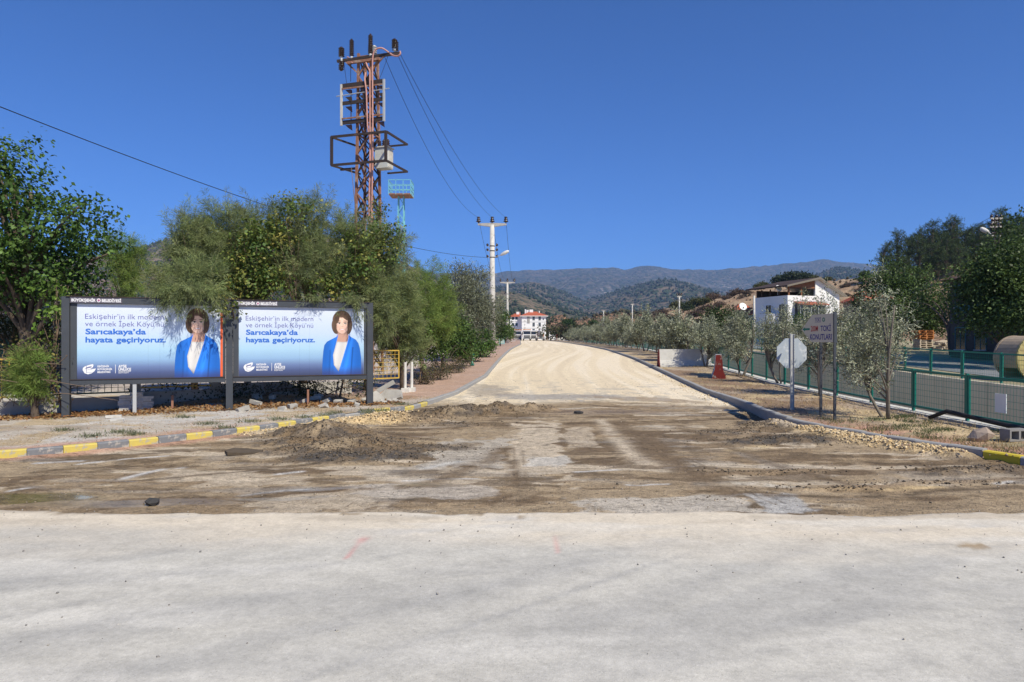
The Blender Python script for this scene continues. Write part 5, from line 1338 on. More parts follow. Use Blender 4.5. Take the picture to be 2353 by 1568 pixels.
tamarisk(13, [px_ell(680, 540, 19.4, 70, 80, 1), px_ell(735, 490, 19.6, 36, 46, .6), px_ell(640, 600, 19.2, 70, 70, 1), px_ell(720, 620, 19.2, 80, 60, 1)], 700, 80, b(690, 20.2), (px(690, 19.6), 19.6, 5.2), 'feathery tree behind the middle of the right billboard',
         hang=([px_ell(735, 684, 17.0, 22, 8, .15), px_ell(815, 690, 17.4, 22, 12, .15)], 22))
tamarisk(14, [px_ell(805, 590, 20, 80, 80, 1), px_ell(880, 600, 20.5, 70, 80, 1), px_ell(790, 520, 20, 30, 40, .6), px_ell(850, 680, 19.6, 60, 60, .8)], 720, 80, b(840, 21.2), (px(830, 20.4), 20.4, 4.6), 'feathery tree at the foot of the lattice tower')
tamarisk(15, [px_ell(905, 700, 21.6, 62, 75, .6), px_ell(930, 780, 22.0, 55, 50, .5), px_ell(900, 800, 21.9, 45, 40, .3), px_ell(880, 730, 20.2, 32, 60, .4)], 560, 80, b(925, 22.2), (px(915, 21.9), 21.9, 2.6), 'feathery bush hanging down right of the right billboard', hang=([px_ell(880, 720, 19.2, 26, 50, .25)], 45))
tamarisk(16, [px_ell(985, 660, 25, 55, 60, .9), px_ell(1005, 720, 25.5, 50, 60, .9), px_ell(960, 720, 24, 50, 60, .8)], 460, 80, b(985, 25.4), (px(985, 25), 25, 3.6), 'lighter green feathery tree leaning towards the road verge', TAM_G)
tamarisk(17, [px_ell(285, 590, 24, 40, 55, .9), px_ell(300, 640, 24, 36, 50, .8)], 300, 70, (px(285, 24), 24, .3), (px(285, 24), 24, 4.2), 'small feathery tree between the broad-leaved tree and the left billboard', TAM_G)
tamarisk(18, [px_ell(68, 850, 15.0, 30, 45, .25), px_ell(50, 880, 14.95, 26, 24, .2), px_ell(88, 885, 15.0, 22, 24, .2)], 130, 70, b(82, 15.1), (px(70, 15), 15, 1.1), 'small bright feathery sapling by the low wall left of the billboards', TAM_G, .34)
# ---- vines with lobed leaves scrambling over them
def vine(seed, ells, ncl, per, label, cols=VINE, L=.095, W=.085, base=None, name='climbing_vine'):
    g = rs(seed); E = np.array(ells); bx_ = base or (E[0][0], E[0][1] + .4, walkz(E[0][0], E[0][1]))
    t = thing(name, bx_, label, 'vine'); lf, c = broad(g, ells, ncl, per, .30, L, W, cols, .45, .5); leafset('leaves', [lf], m_leaf, t, bx_)
    limbs('stems', m_twig, t, (bx_[0], bx_[1], bx_[2] - .1), (float(E[:, 0].mean()), bx_[1], float(E[:, 2].max()) - .2), c[::max(1, ncl // 14)], .03, g, rt=.006); return t
vine(21, [px_ell(545, 625, 18, 60, 60, .5), px_ell(590, 560, 18.2, 45, 50, .5), px_ell(520, 660, 17.4, 30, 25, .4)], 120, 16, 'yellowing vine on the feathery trees above the gap between billboards')
vine(22, [px_ell(680, 480, 18.8, 45, 36, .4), px_ell(640, 540, 18.6, 50, 50, .5), px_ell(620, 650, 18, 60, 40, .5)], 120, 16, 'yellow-green vine climbing above the left half of the right billboard')
vine(23, [px_ell(770, 660, 18.8, 60, 36, .5), px_ell(840, 560, 19.6, 60, 50, .5), px_ell(890, 560, 19.8, 40, 60, .5), px_ell(870, 505, 28.6, 24, 50, .4), px_ell(820, 610, 19, 50, 50, .5)], 190, 16, 'dense vine creeping up the legs of the lattice tower')
vine(24, [px_ell(528, 708, 16.15, 16, 14, .12), px_ell(512, 700, 16.1, 20, 14, .12)], 12, 10, 'vine sprig hanging over the post between the billboards', base=(px(520, 17.4), 17.4, .15))
vine(25, [px_ell(960, 780, 23.5, 40, 60, .5), px_ell(1000, 780, 26, 40, 50, .5), px_ell(1020, 740, 28, 36, 50, .6)], 150, 18, 'bright leafy creeper covering the bushes along the left verge', [(.10, .17, .03), (.15, .21, .045), (.07, .12, .025)])
vine(26, [px_ell(118, 870, 15.1, 22, 60, .2), px_ell(100, 800, 15.4, 40, 40, .3), px_ell(30, 830, 15.3, 40, 50, .3), px_ell(120, 930, 14.95, 20, 24, .12)], 75, 11, 'sparse creeper on the low wall left of the billboards', VINE + DRY, .075, .06)
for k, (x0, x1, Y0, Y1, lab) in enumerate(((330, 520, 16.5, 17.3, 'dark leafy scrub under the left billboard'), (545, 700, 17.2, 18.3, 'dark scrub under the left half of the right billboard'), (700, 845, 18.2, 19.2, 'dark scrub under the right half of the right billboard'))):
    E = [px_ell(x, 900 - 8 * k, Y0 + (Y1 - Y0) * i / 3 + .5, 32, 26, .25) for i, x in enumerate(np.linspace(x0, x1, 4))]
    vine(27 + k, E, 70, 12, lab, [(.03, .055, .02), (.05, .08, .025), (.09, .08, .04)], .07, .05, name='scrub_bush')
# ---- shrubs and trees along the left verge
def bush(name, seed, ells, ncl, per, L, W, cols, label, base, material=m_leaf, cr=.3, shell=.3, bark=m_bark, r0=.06, top=None, droop=.3, cat='shrub', group=None, nt=14):
    g = rs(seed); t = thing(name, base, label, cat, group); lf, c = broad(g, ells, ncl, per, cr, L, W, cols, shell, droop); leafset('crown', [lf], material, t, base)
    E = np.array(ells); tp_ = top or (base[0], base[1], float(E[:, 2].mean()))
    limbs('trunk', bark, t, (base[0], base[1], base[2] - .2), tp_, c[::max(1, ncl // nt)], r0, g, rt=.01); return t
def gbase(x, Y, f=walkz): return (px(x, Y), Y, f(px(x, Y), Y))
bush('olive_tree', 41, [px_ell(1075, 690, 40, 40, 60, 1.3), px_ell(1050, 650, 38, 30, 45, 1), px_ell(1095, 640, 42, 26, 36, 1), px_ell(1110, 730, 44, 34, 50, 1.2), px_ell(1060, 750, 38, 40, 40, 1)], 460, 40, .19, .05, [(c_[0] * .55, c_[1] * .57, c_[2] * .55) for c_ in OLV], 'tall dark grey-green olive tree in front of the near pole', gbase(1080, 41), m_olive, .5, .35, m_bark, .14, cat='tree', droop=.0)
bush('verge_shrub', 42, [px_ell(985, 770, 27, 45, 46, .9), px_ell(1030, 760, 30, 40, 46, .9), px_ell(1055, 780, 32, 36, 40, .8)], 330, 22, .13, .10, GREEN_M, 'bright leafy shrub halfway along the left verge', gbase(1020, 31), cr=.35)
bush('verge_shrub', 43, [px_ell(1085, 800, 38, 34, 24, .9), px_ell(1112, 790, 43, 26, 30, .9), px_ell(1060, 812, 34, 30, 18, .7)], 220, 20, .12, .09, GREEN_D, 'deep green low shrub at the foot of the near pole', gbase(1090, 39), cr=.35)
bush('verge_shrub', 44, [px_ell(1150, 745, 75, 22, 34, 1.6), px_ell(1165, 765, 85, 16, 18, 1.5)], 140, 20, .22, .16, GREEN_M, 'leafy shrub right behind the near pole', gbase(1150, 76), cr=.6)
bush('verge_shrub', 45, [px_ell(1150, 700, 80, 14, 26, 1.2)], 60, 20, .2, .06, OLV, 'pale olive bush showing above the shrub behind the near pole', gbase(1148, 82), m_olive, cr=.6)
bush('dry_hedge', 46, [px_ell(975, 862, 24, 30, 24, .4), px_ell(1010, 850, 26, 30, 22, .5), px_ell(1045, 838, 29.5, 28, 18, .5), px_ell(1070, 828, 33, 20, 14, .5)], 260, 20, .06, .035, [(.12, .13, .06), (.16, .14, .08), (.10, .10, .05), (.20, .14, .08)], 'low dry hedge edging the left verge', gbase(1010, 26), cr=.2, r0=.02)
bush('verge_shrub', 47, [px_ell(1165, 770, 118, 12, 14, 1.5)], 50, 18, .3, .2, [(.16, .12, .04), (.12, .14, .04), (.20, .11, .04)], 'autumn-tinted shrub at the far end of the left verge', gbase(1160, 118), cr=.7)
# ---- brambles of bare twigs left of the billboard
g = rs(50); mb = MB()
for k in range(60):
    a = Vector((px(g.uniform(-10, 140), 15.5), 15.3 + g.uniform(-.3, .5), .3 + g.uniform(0, .5))); d = Vector((g.normal(), g.normal() * .5, 1.0)).normalized(); L_ = g.uniform(.6, 1.8)
    mb.tube(smooth([a, a + d * L_ * .5, a + d * L_ * .8 + Vector((g.normal() * .3, 0, -.1)), a + d * L_ + Vector((g.normal() * .5, 0, -.35))], 3), [.008] * 9 + [.003], 4, False)
tag(mb.single('bramble', m_twig, (px(60, 15.5), 15.5, .2)), 'tangle of bare brown twigs over the wall left of the billboards', 'bramble')

# ---- olive trees of the right verge
def olive(seed, base, H, Wd, ncl, per, label=None, group=None, L=.075, W=.019, lean=(0, 0), r0=.06, cr=.30, fork=True):
    g = rs(seed); x, y, z = base; t = thing('olive_tree', base, label, 'tree', group)
    E = [(x + lean[0] + g.uniform(-.38, .38) * Wd * (1.15 - f), y + lean[1] + g.uniform(-.38, .38) * Wd * (1.15 - f), z + H * f, Wd * s * g.uniform(.7, 1.2), Wd * s, H * g.uniform(.09, .15)) for f, s in ((.36, .22), (.40, .30), (.50, .30), (.55, .34), (.62, .26), (.70, .26), (.80, .18), (.32, .18), (.90, .09), (.97, .05))]
    c, d, _ = sample_ell(g, E, ncl, .4)
    # upright shoots set with narrow leaves
    ax = unit(d * .55 + g.normal(size=c.shape) * .45 + np.array([0, 0, .55])); tt = g.uniform(size=(ncl, per, 1))
    P = (c[:, None, :] + ax[:, None, :] * cr * 1.5 * (tt - .3) + g.normal(size=(ncl, per, 3)) * cr * .16).reshape(-1, 3)
    D = unit(np.repeat(ax, per, 0) * .6 + g.normal(size=P.shape) * .65); n = len(P)
    V, Q = leaf_arrays(P, D, L * g.uniform(.7, 1.3, n), W, g, .1); cc = np.repeat(tint(g, ncl, OLV, .18), per, 0) * (1 + .25 * g.normal(size=(n, 1))).clip(.5, 1.8)
    leafset('crown', [(V, Q, cc)], m_olive, t, base)
    a_ = g.uniform(0, 6.28); hw = np.array([math.cos(a_), math.sin(a_)]) * Wd * .30; left = (c[:, 0] - x) * hw[0] + (c[:, 1] - y) * hw[1] > 0
    for k_, sel in enumerate((c[left], c[~left])):
        sg = 1 if k_ == 0 else -1
        limbs('stem', m_bark_lt, t, (x + sg * hw[0] * .06, y + sg * hw[1] * .06, z - .15), (x + lean[0] + sg * hw[0], y + lean[1] + sg * hw[1], z + H * (.8 if k_ == 0 else .65)), sel[::max(1, ncl // 34)], r0 * (1 if k_ == 0 else .75), g, rt=.007)
    return t
nb = gbase(2040, 14.7, vergez)
olive(61, nb, 3.0, 2.0, 250, 36, 'largest silvery olive tree, leaning trunk, beside the direction sign', None, .085, .02, (-.12, .0), .05, .34)
olive(62, gbase(1885, 19.6, vergez), 3.2, 2.1, 270, 36, 'forked olive tree standing just behind the direction sign', None, .085, .022, (.1, .1), .06, .30)
olive(63, gbase(1702, 27, vergez), 2.6, 1.9, 230, 36, 'olive tree between the red-ended barrier and the octagonal sign', None, .09, .026, (0, 0), .06, .34)
olive(64, gbase(1622, 33, vergez), 2.5, 1.9, 240, 36, 'olive tree overlapping the right end of the pale concrete barrier', None, .10, .03, (0, 0), .06, .38)
olive(69, gbase(1795, 23.6, vergez), 3.0, 1.3, 170, 32, 'olive tree by the fence directly left of the octagonal sign', None, .09, .024, (0, 0), .05, .32)
protos = []
for k in range(5): protos.append(olive(650 + k, (0, 0, 0), (2.5, 2.1, 2.8, 2.3, 2.6)[k], (2.2, 2.5, 1.9, 1.7, 2.5)[k], 210, 32, 'x', 'olive row along the gravel road', .15, .042, (0, 0), .06, .42))
g = rs(68); used = set(); row = []
Yv = 38.0
while Yv < 160: row.append(Yv); Yv += 2.9 + .012 * Yv
for i, Yv in enumerate(row):
    k = i % 5; o = protos[k] if k not in used else copy_tree(protos[k]); used.add(k)
    X_ = float(FX(Yv)) - .75 + g.uniform(-.2, .2); o.location = (X_, Yv, vergez(X_, Yv)); o.rotation_euler.z = g.uniform(0, 6.28); s = g.uniform(.8, 1.2); o.scale = (s, s, s * g.uniform(.85, 1.15))
    ordn = ('first', 'second', 'third', 'fourth', 'fifth', 'sixth', 'seventh', 'eighth')
    tag(o, (ordn[i] + ' silvery olive of the long row, counted from the pale barrier') if i < 8 else 'silvery olive tree far along the row beside the gravel road', 'tree', 'olive row along the gravel road')
for i in range(16):
    Yv = 52 + i * 6.5; X_ = float(FX(Yv)) + 7.4 + g.uniform(-.3, .6)
    if 1640 < CX + X_ / Yv * F < 1960: continue
    o = copy_tree(protos[i % 5]); o.location = (X_, Yv, bankz(X_, Yv)); o.rotation_euler.z = g.uniform(0, 6.28); s = g.uniform(.8, 1.15); o.scale = (s, s, s)
    tag(o, 'olive tree in the second row, on the far bank of the canal', 'tree', 'olive row on the far bank')

# ---- broad-leaved trees right
def rtree(seed, ells, ncl, per, L, W, cols, x, Y, label, r0=.2, cr=.6, z=None):
    base = (px(x, Y), Y, bankz(px(x, Y), Y) if z is None else z); return bush('broad_tree', seed, ells, ncl, per, L, W, cols, label, base, m_leaf, cr, .3, m_bark, r0, cat='tree', nt=20)
DKG = [(.045, .08, .022), (.065, .11, .03), (.095, .15, .04), (.13, .19, .055)]
rtree(81, [px_ell(2050, 690, 60, 90, 60, 2.4), px_ell(2080, 640, 61, 60, 45, 2), px_ell(2100, 735, 60, 80, 45, 2), px_ell(2010, 745, 59, 50, 40, 1.6), px_ell(2020, 640, 60, 36, 40, 1.4)], 520, 28, .24, .17, DKG, 2060, 61, 'dense broad-leaved tree behind the stacked pallets')
rtree(82, [px_ell(2180, 695, 50, 80, 46, 2), px_ell(2235, 725, 48, 60, 45, 1.8), px_ell(2170, 735, 58, 60, 40, 1.6)], 330, 28, .2, .14, DKG, 2190, 46, 'broad-leaved tree with drooping boughs left of the shaded house')
rtree(83, [px_ell(2330, 600, 36, 70, 75, 2), px_ell(2300, 690, 36, 50, 50, 1.6), px_ell(2400, 650, 36, 90, 110, 2), px_ell(2345, 535, 36, 45, 45, 1.4)], 420, 28, .17, .12, [(.05, .09, .025), (.08, .125, .035), (.11, .16, .05), (.035, .06, .02)], 2360, 36, 'tall leafy tree at the right edge in front of the shaded house')
rtree(90, [px_ell(2260, 640, 33, 60, 50, 1.6), px_ell(2240, 695, 33, 45, 42, 1.4), px_ell(2300, 735, 32, 60, 40, 1.5), px_ell(2350, 700, 31, 60, 70, 1.6), px_ell(2340, 620, 32, 60, 60, 1.6), px_ell(2300, 590, 33, 40, 45, 1.3)], 520, 30, .16, .11, DKG, 2300, 33.5, 'spreading leafy tree shading the dark house front at the right', .2, .6)
bush('fruit_tree', 84, [px_ell(1665, 745, 62, 45, 36, 2), px_ell(1640, 740, 62, 30, 26, 1.6), px_ell(1700, 760, 62, 30, 26, 1.5)], 240, 24, .22, .16, [(.03, .06, .018), (.05, .085, .025), (.07, .105, .03)], 'rounded dark green tree left of the white house', (px(1665, 62), 62, bankz(px(1665, 62), 62)), cr=.7, cat='tree', r0=.15)
bush('garden_shrub', 85, [px_ell(1845, 745, 60, 36, 26, 1.6), px_ell(1880, 755, 60, 26, 24, 1.4)], 160, 22, .18, .11, [(.06, .11, .025), (.09, .14, .035)], 'bright green garden shrub below the white house', (px(1850, 60), 60, bankz(px(1850, 60), 60)), cr=.6)
bush('garden_shrub', 86, [px_ell(1935, 755, 56, 26, 24, 1.3), px_ell(1915, 775, 55, 30, 22, 1.2)], 150, 22, .17, .12, [(.06, .11, .025), (.09, .14, .035), (.12, .15, .05)], 'leafy shrub by the right corner of the white house', (px(1928, 56), 56, bankz(px(1928, 56), 56)), cr=.5)
bush('garden_shrub', 87, [px_ell(1760, 760, 58, 50, 24, 1.5), px_ell(1810, 770, 57, 30, 20, 1.3)], 170, 22, .15, .06, OLV + GREEN_M, 'mixed shrubs in front of the white house left half', (px(1770, 58), 58, bankz(px(1770, 58), 58)), cr=.5)
bush('far_bank_shrub', 88, [px_ell(1960, 800, 40, 60, 30, 1.2), px_ell(1900, 805, 42, 50, 24, 1.2)], 200, 22, .12, .05, OLV, 'grey-green shrubbery across the canal behind the direction sign', (px(1940, 41), 41, bankz(px(1940, 41), 41)), m_olive, cr=.45)

# ---- pines of the right hill
def pine_mesh(seed, H=9.0):
    g = rs(seed); ells = []; V_, Q_, C_ = [], [], []
    n = 46; zs_ = g.uniform(.22, 1.0, n) ** .9; ang = g.uniform(0, 2 * PI, n); rr = (1.05 - zs_) * .36 * H * g.uniform(.45, 1.05, n) + .15
    ells = [(rr[i] * math.cos(ang[i]), rr[i] * math.sin(ang[i]), zs_[i] * H, .11 * H, .11 * H, .055 * H) for i in range(n)]
    lf, c = plumes(g, ells, 420, 24, .7, .34, .05, [(.055, .085, .03), (.075, .11, .04), (.10, .135, .05), (.05, .075, .03)], .5, .05, .55)
    return lf, c
def pine(seed, H):
    t = thing('pine_tree', (0, 0, 0), 'x', 'tree'); lf, c = pine_mesh(seed, H); leafset('crown', [lf], m_needle, t); g = rs(seed + 100)
    limbs('trunk', m_bark, t, (0, 0, -.4), (0, 0, H * .96), c[::12], .16, g, rt=.02); return t
pp = [pine(201, 9.0), pine(202, 10.5), pine(203, 8.0)]
PINES = [(2040, 655, 1.0), (2060, 640, 1.0), (2095, 630, 1.05), (2120, 640, .8), (2145, 628, 1.1), (2165, 640, .9), (2185, 610, 1.1), (2205, 600, 1.0), (2215, 640, .9), (2235, 605, 1.0), (2255, 605, .85), (2262, 640, .8), (2275, 600, .9), (2300, 595, 1.0), (2325, 588, 1.0), (2345, 580, 1.0), (2370, 575, 1.0), (2130, 622, .9), (2172, 606, .8), (2200, 655, .8), (2110, 665, .7), (2085, 665, .8), (2400, 560, 1.0), (2440, 555, 1.0), (2225, 665, .8), (2318, 600, .9), (2050, 668, .8), (2072, 655, .9), (2105, 648, .9), (2128, 655, .85), (2155, 650, .9), (2180, 640, .9), (2195, 625, .95), (2222, 622, .95), (2245, 622, .9), (2270, 622, .9), (2290, 618, .9), (2340, 605, .9), (2150, 610, 1.0), (2112, 622, 1.0)]
g = rs(210); us_ = set()
for i, (x, y, s) in enumerate(PINES):
    p = hillpoint('brown', x, y); k = i % 3; o = pp[k] if k not in us_ else copy_tree(pp[k]); us_.add(k)
    o.location = (p[0], p[1], p[2] - .3); o.rotation_euler.z = g.uniform(0, 6.28); sc_ = s * g.uniform(.9, 1.15) * p[1] / 150 * .95; o.scale = (sc_ * 1.05, sc_ * 1.05, sc_)
    tag(o, 'pine in the grove on the right-hand slope', 'tree', 'pine grove on the right hill')
tag(pp[0], 'leftmost slender pine of the grove on the right-hand slope', 'tree', 'pine grove on the right hill')
# ---- scattered bushes on the dry hill and beyond
def hillbush(seed, cols, name, squash=.8):
    g = rs(seed); t = thing(name, (0, 0, 0), 'x', 'shrub'); E = [(g.uniform(-.5, .5), g.uniform(-.5, .5), .55 * squash + g.uniform(-.1, .2), .6, .6, .45 * squash) for _ in range(5)]
    lf, c = broad(g, E, 110, 14, .3, .20, .12, cols, .4, .1); leafset('crown', [lf], m_leaf, t); limbs('trunk', m_bark, t, (0, 0, -.3), (0, 0, .7), c[::12], .06, g, rt=.01); return t
hb = [hillbush(221, [(.035, .055, .022), (.05, .075, .03)], 'hill_bush'), hillbush(222, [(.14, .10, .075), (.19, .13, .09), (.11, .085, .06)], 'hill_bush', .6), hillbush(223, [(.075, .09, .03), (.11, .11, .035)], 'hill_bush')]
SPOT = [(1790, 652, 0, 2.2), (1810, 649, 0, 2.4), (1828, 646, 0, 2.4), (1845, 646, 0, 2.2), (1860, 648, 0, 2.0), (1745, 664, 2, 1.9), (1755, 660, 2, 1.6), (1990, 637, 0, 1.8), (1900, 646, 2, 1.5), (1875, 650, 2, 1.7),
        (1520, 725, 1, 2.6), (1540, 735, 1, 2.4), (1560, 712, 2, 2.4), (1575, 720, 0, 2.4), (1590, 705, 2, 2.2), (1600, 728, 1, 2.5), (1615, 700, 2, 1.9), (1625, 715, 1, 2.4), (1640, 690, 1, 2.4), (1655, 705, 1, 2.0), (1668, 690, 1, 1.8), (1690, 680, 1, 2.2), (1705, 690, 1, 1.7), (1550, 745, 0, 2.0), (1580, 745, 1, 2.0), (1500, 740, 1, 2.3), (1478, 742, 1, 2.3), (1610, 745, 1, 1.8), (1720, 676, 1, 1.5), (1940, 660, 1, 1.4), (1960, 655, 1, 1.5), (1975, 668, 1, 1.3), (2000, 660, 1, 1.5), (1945, 680, 1, 1.3), (1985, 685, 1, 1.2), (2010, 690, 1, 1.3), (1530, 755, 2, 1.8), (1510, 757, 0, 1.5), (1565, 760, 2, 1.5), (1600, 760, 0, 1.5)]
g = rs(230); uh = set()
LB = ('dark green bush on the dry hill', 'bare brownish thicket on the dry hill', 'yellow-green bush on the dry hill')
for x, y, k, s in SPOT:
    p = hillpoint('brown', x, y); o = hb[k] if k not in uh else copy_tree(hb[k]); uh.add(k)
    o.location = (p[0], p[1], p[2] - .2); o.rotation_euler.z = g.uniform(0, 6.28); q = s * p[1] / 230 * 1.15; o.scale = (q * 1.1, q * 1.1, q * g.uniform(.9, 1.3)); tag(o, LB[k], 'shrub', 'bushes on the dry hill')
# round umbrella pines before the eroded hill
def upine(x, y, Y, rx, ry, seed, lab):
    g = rs(seed); z = zrf(Y); base = (px(x, Y), Y, z); E = [px_ell(x + g.uniform(-.45, .45) * rx, y + g.uniform(-.3, .4) * ry, Y + g.uniform(-2, 2), rx * .6, ry * .55, rx / F * Y * .6) for _ in range(7)]
    t = thing('umbrella_pine', base, lab, 'tree', 'round pines beyond the road end'); lf, c = broad(g, E, 190, 20, .9, .6, .3, [(.03, .06, .018), (.045, .085, .025), (.06, .10, .03)], .3, .0); leafset('crown', [lf], m_needle, t, base)
    limbs('trunk', m_bark, t, (base[0], Y, z - .3), (base[0], Y, pz(y, Y)), c[::14], .35, g, rt=.05)
upine(1310, 745, 265, 18, 16, 241, 'larger round dark pine just right of the apartment block'); upine(1335, 757, 250, 12, 12, 242, 'dark spreading pine right beside the larger round pine'); upine(1362, 748, 255, 14, 14, 243, 'second round dark pine further from the apartment block')
bush('far_hedge', 245, [px_ell(x, 764 + g.uniform(-4, 4), 200, 30, 9, 3) for x in range(1275, 1560, 32)], 520, 14, .8, .45, [(.04, .06, .022), (.065, .085, .03), (.10, .10, .05), (.13, .10, .06)], 'belt of mixed shrubs across the valley beyond the olive row', (px(1400, 200), 200, zrf(200)), cr=2.2, cat='hedge')
# forest of single crowns too far to count
def forest(name, key, n, size, seed, cols, y0=0, y1=1e9):
    g = rs(seed); A, B, Cz = LX[key], LY[key], LZ[key]; ny, nx = A.shape
    i = g.integers(2, ny - 12, n * 4); j = g.integers(0, nx - 1, n * 4)
    ok = (B[i, j] > y0) & (B[i, j] < y1) & (fbm(A[i, j] / 120, B[i, j] / 120, 4, seed) > g.uniform(.36, .62, n * 4)) & (np.abs(A[i, j] / B[i, j]) < 1.0)
    i, j = i[ok][:n], j[ok][:n]; m = len(i); fu, fv = g.uniform(size=m), g.uniform(size=m)
    lerp2 = lambda M: (M[i, j] * (1 - fu) * (1 - fv) + M[i, j + 1] * fu * (1 - fv) + M[i + 1, j] * (1 - fu) * fv + M[i + 1, j + 1] * fu * fv)
    P = np.stack([lerp2(A), lerp2(B), lerp2(Cz)], -1); s = size * g.uniform(.6, 1.3, m) 
    O = np.array([(1, 0, 0), (.31, .95, .1), (-.81, .59, -.1), (-.81, -.59, .1), (.31, -.95, 0), (0, 0, 1.5), (0, 0, -.6)]) * .5
    V = P[:, None, :] + O[None] * s[:, None, None] * g.uniform(.75, 1.25, (m, 7, 1)) + np.array([0, 0, .35]) * s[:, None, None]
    T = np.array([(k, (k + 1) % 5, 5) for k in range(5)] + [((k + 1) % 5, k, 6) for k in range(5)])
    Q = (T[None] + (np.arange(m) * 7)[:, None, None]).reshape(-1, 3)
    C = np.repeat(tint(g, m, cols, .25), 7, 0); me = fastmesh(name, V.reshape(-1, 3), Q, C); tag(put(name, me, m_needle), kind='stuff')
FC = [(.026, .042, .02), (.038, .055, .026), (.05, .065, .032)]
forest('pine_forest', 'near', 9000, 5.5, 301, FC); forest('hill_forest', 'mid', 14000, 9.5, 302, FC); forest('scrub_forest', 'left', 4500, 9, 303, FC + [(.07, .07, .04)]); forest('slope_scrub', 'brown', 500, .9, 304, [(.09, .075, .05), (.06, .06, .03), (.12, .085, .06)]); forest('eroded_scrub', 'red', 700, 2.2, 305, [(.10, .075, .05), (.05, .06, .03), (.08, .07, .04)])
# ================================================================== BUILDINGS
def lbox(root, name, x0, x1, y0, y1, z0, z1, m_, par=None):
    return MB().box(((x0 + x1) / 2, (y0 + y1) / 2, (z0 + z1) / 2), (x1 - x0, y1 - y0, z1 - z0)).build(name, m_, par or root, world=False)
def lpoly(root, name, pts, a, b, fn, m_, par=None): return MB().prism(pts, a, b, fn).build(name, m_, par or root, world=False)
XZ = lambda u, v, w: Vector((u, w, v))            # outline in x-z, extruded along y
YZ = lambda u, v, w: Vector((w, u, v))
def window(root, x, z, w, h, y=0, side='front', m_=None, frame=None):
    """a recessed dark pane with frame and sill on a wall; side 'front' faces -y, 'left' faces -x"""
    fr = frame or m_white
    def bx(nm, u0, u1, d0, d1, z0, z1, mm, par):
        if side == 'front': return lbox(root, nm, u0, u1, y + d0, y + d1, z0, z1, mm, par)
        return lbox(root, nm, y + d0, y + d1, u0, u1, z0, z1, mm, par)
    o = bx('window', x - w / 2, x + w / 2, -.012, .05, z, z + h, m_ or m_glass, root)
    t = .06 * max(1, w)
    bx('frame', x - w / 2 - t, x - w / 2, -.03, .04, z - t, z + h + t, fr, o); bx('frame', x + w / 2, x + w / 2 + t, -.03, .04, z - t, z + h + t, fr, o)
    bx('frame', x - w / 2, x + w / 2, -.03, .04, z + h, z + h + t, fr, o); bx('frame', x - .02 * w, x + .02 * w, -.028, .03, z, z + h, fr, o); bx('sill', x - w / 2 - t * 1.5, x + w / 2 + t * 1.5, -.09, .03, z - t, z - .004, m_conc_lt, o)
    return o
m_wood = mat('stained_timber', (.30, .13, .055), .7, (.20, .085, .04), 6, .7, .2, 30, stretch=(1, 1, .3))
m_dkwood = mat('dark_timber', (.07, .038, .024), .8, (.10, .055, .035), 5, .7)
m_awn = mat('awning_red', (.36, .09, .045), .7, (.27, .07, .04), 3, .5)
m_housew = mat('white_wall', (.80, .80, .80), .85, (.74, .74, .73), 1.2, .5, .1, 20, c3=(.66, .65, .62), scale3=.5, lo3=.55, hi3=.8)
hs = thing('white_house', (px(1810, 85), 85.0, 1.3), 'white two-storey house with a brown pitched roof over an open attic terrace', 'house', rz=R(20))
W_, S_ = 8.3, 6.2
lbox(hs, 'wall', 0, W_, 0, S_, -.5, 5.55, m_housew)
lbox(hs, 'parapet', -.04, 4.35, -.04, .16, 5.552, 6.25, m_housew); lbox(hs, 'parapet', -.04, .16, .162, S_, 5.552, 6.25, m_housew)
lpoly(hs, 'gable_wall', [(4.35, 5.552), (W_, 5.552), (W_, 6.55), (4.75, 8.30), (4.35, 8.30)], -.02, .22, XZ, m_housew)
lbox(hs, 'side_wall', W_ - .2, W_, .222, S_, 5.552, 6.5, m_housew); lbox(hs, 'attic_back_wall', .3, W_ - .21, S_ - .3, S_ - .1, 5.552, 7.2, m_dkwood)
rf = lpoly(hs, 'roof', [(4.6, 8.42), (-.75, 7.28), (-.75, 7.43), (4.6, 8.60)], -.75, S_ + .6, XZ, mat('roof_bitumen', (.045, .03, .025), .9, (.065, .042, .034), 3, .6)); lpoly(hs, 'roof', [(4.605, 8.42), (8.95, 6.20), (8.95, 6.36), (4.605, 8.60)], -.55, S_ + .6, XZ, m_conc_lt)
lpoly(hs, 'verge_board', [(4.6, 8.37), (-.75, 7.24), (-.75, 7.46), (4.6, 8.63)], -.80, -.752, XZ, m_bark_lt); lpoly(hs, 'verge_board', [(4.61, 8.37), (9.0, 6.13), (9.0, 6.38), (4.61, 8.63)], -.60, -.552, XZ, m_bark_lt)
lpoly(hs, 'gable_boarding', [(.35, 7.27), (4.3, 7.26), (4.3, 8.20), (.35, 7.36)], .03, .07, XZ, m_wood)
for u in (.22, 2.2): lbox(hs, 'timber_post', u - .08, u + .08, .0, .15, 6.252, 7.44, m_wood)
lbox(hs, 'tie_beam', .3, 4.34, .01, .13, 7.12, 7.255, m_dkwood)
for v in (1.6, 3.2, 4.8): lbox(hs, 'timber_post', .02, .15, v - .07, v + .07, 6.252, 7.2, m_dkwood)
aw = lpoly(hs, 'awning', [(-1.15, 5.05), (0, 5.42), (0, 5.50), (-1.15, 5.14)], .9, 5.6, YZ, m_awn)
lbox(hs, 'glazed_porch', 1.1, 5.2, -.85, -.05, 2.7, 5.04, m_glass)
for u in np.linspace(1.2, 5.1, 8): lbox(hs, 'mullion', u - .04, u + .04, -.90, -.852, 2.7, 5.04, m_galv)
lbox(hs, 'porch_floor', 1.0, 5.3, -.95, -.02, 2.4, 2.69, m_conc_lt)
window(hs, 6.7, 1.0, 1.2, 1.2)
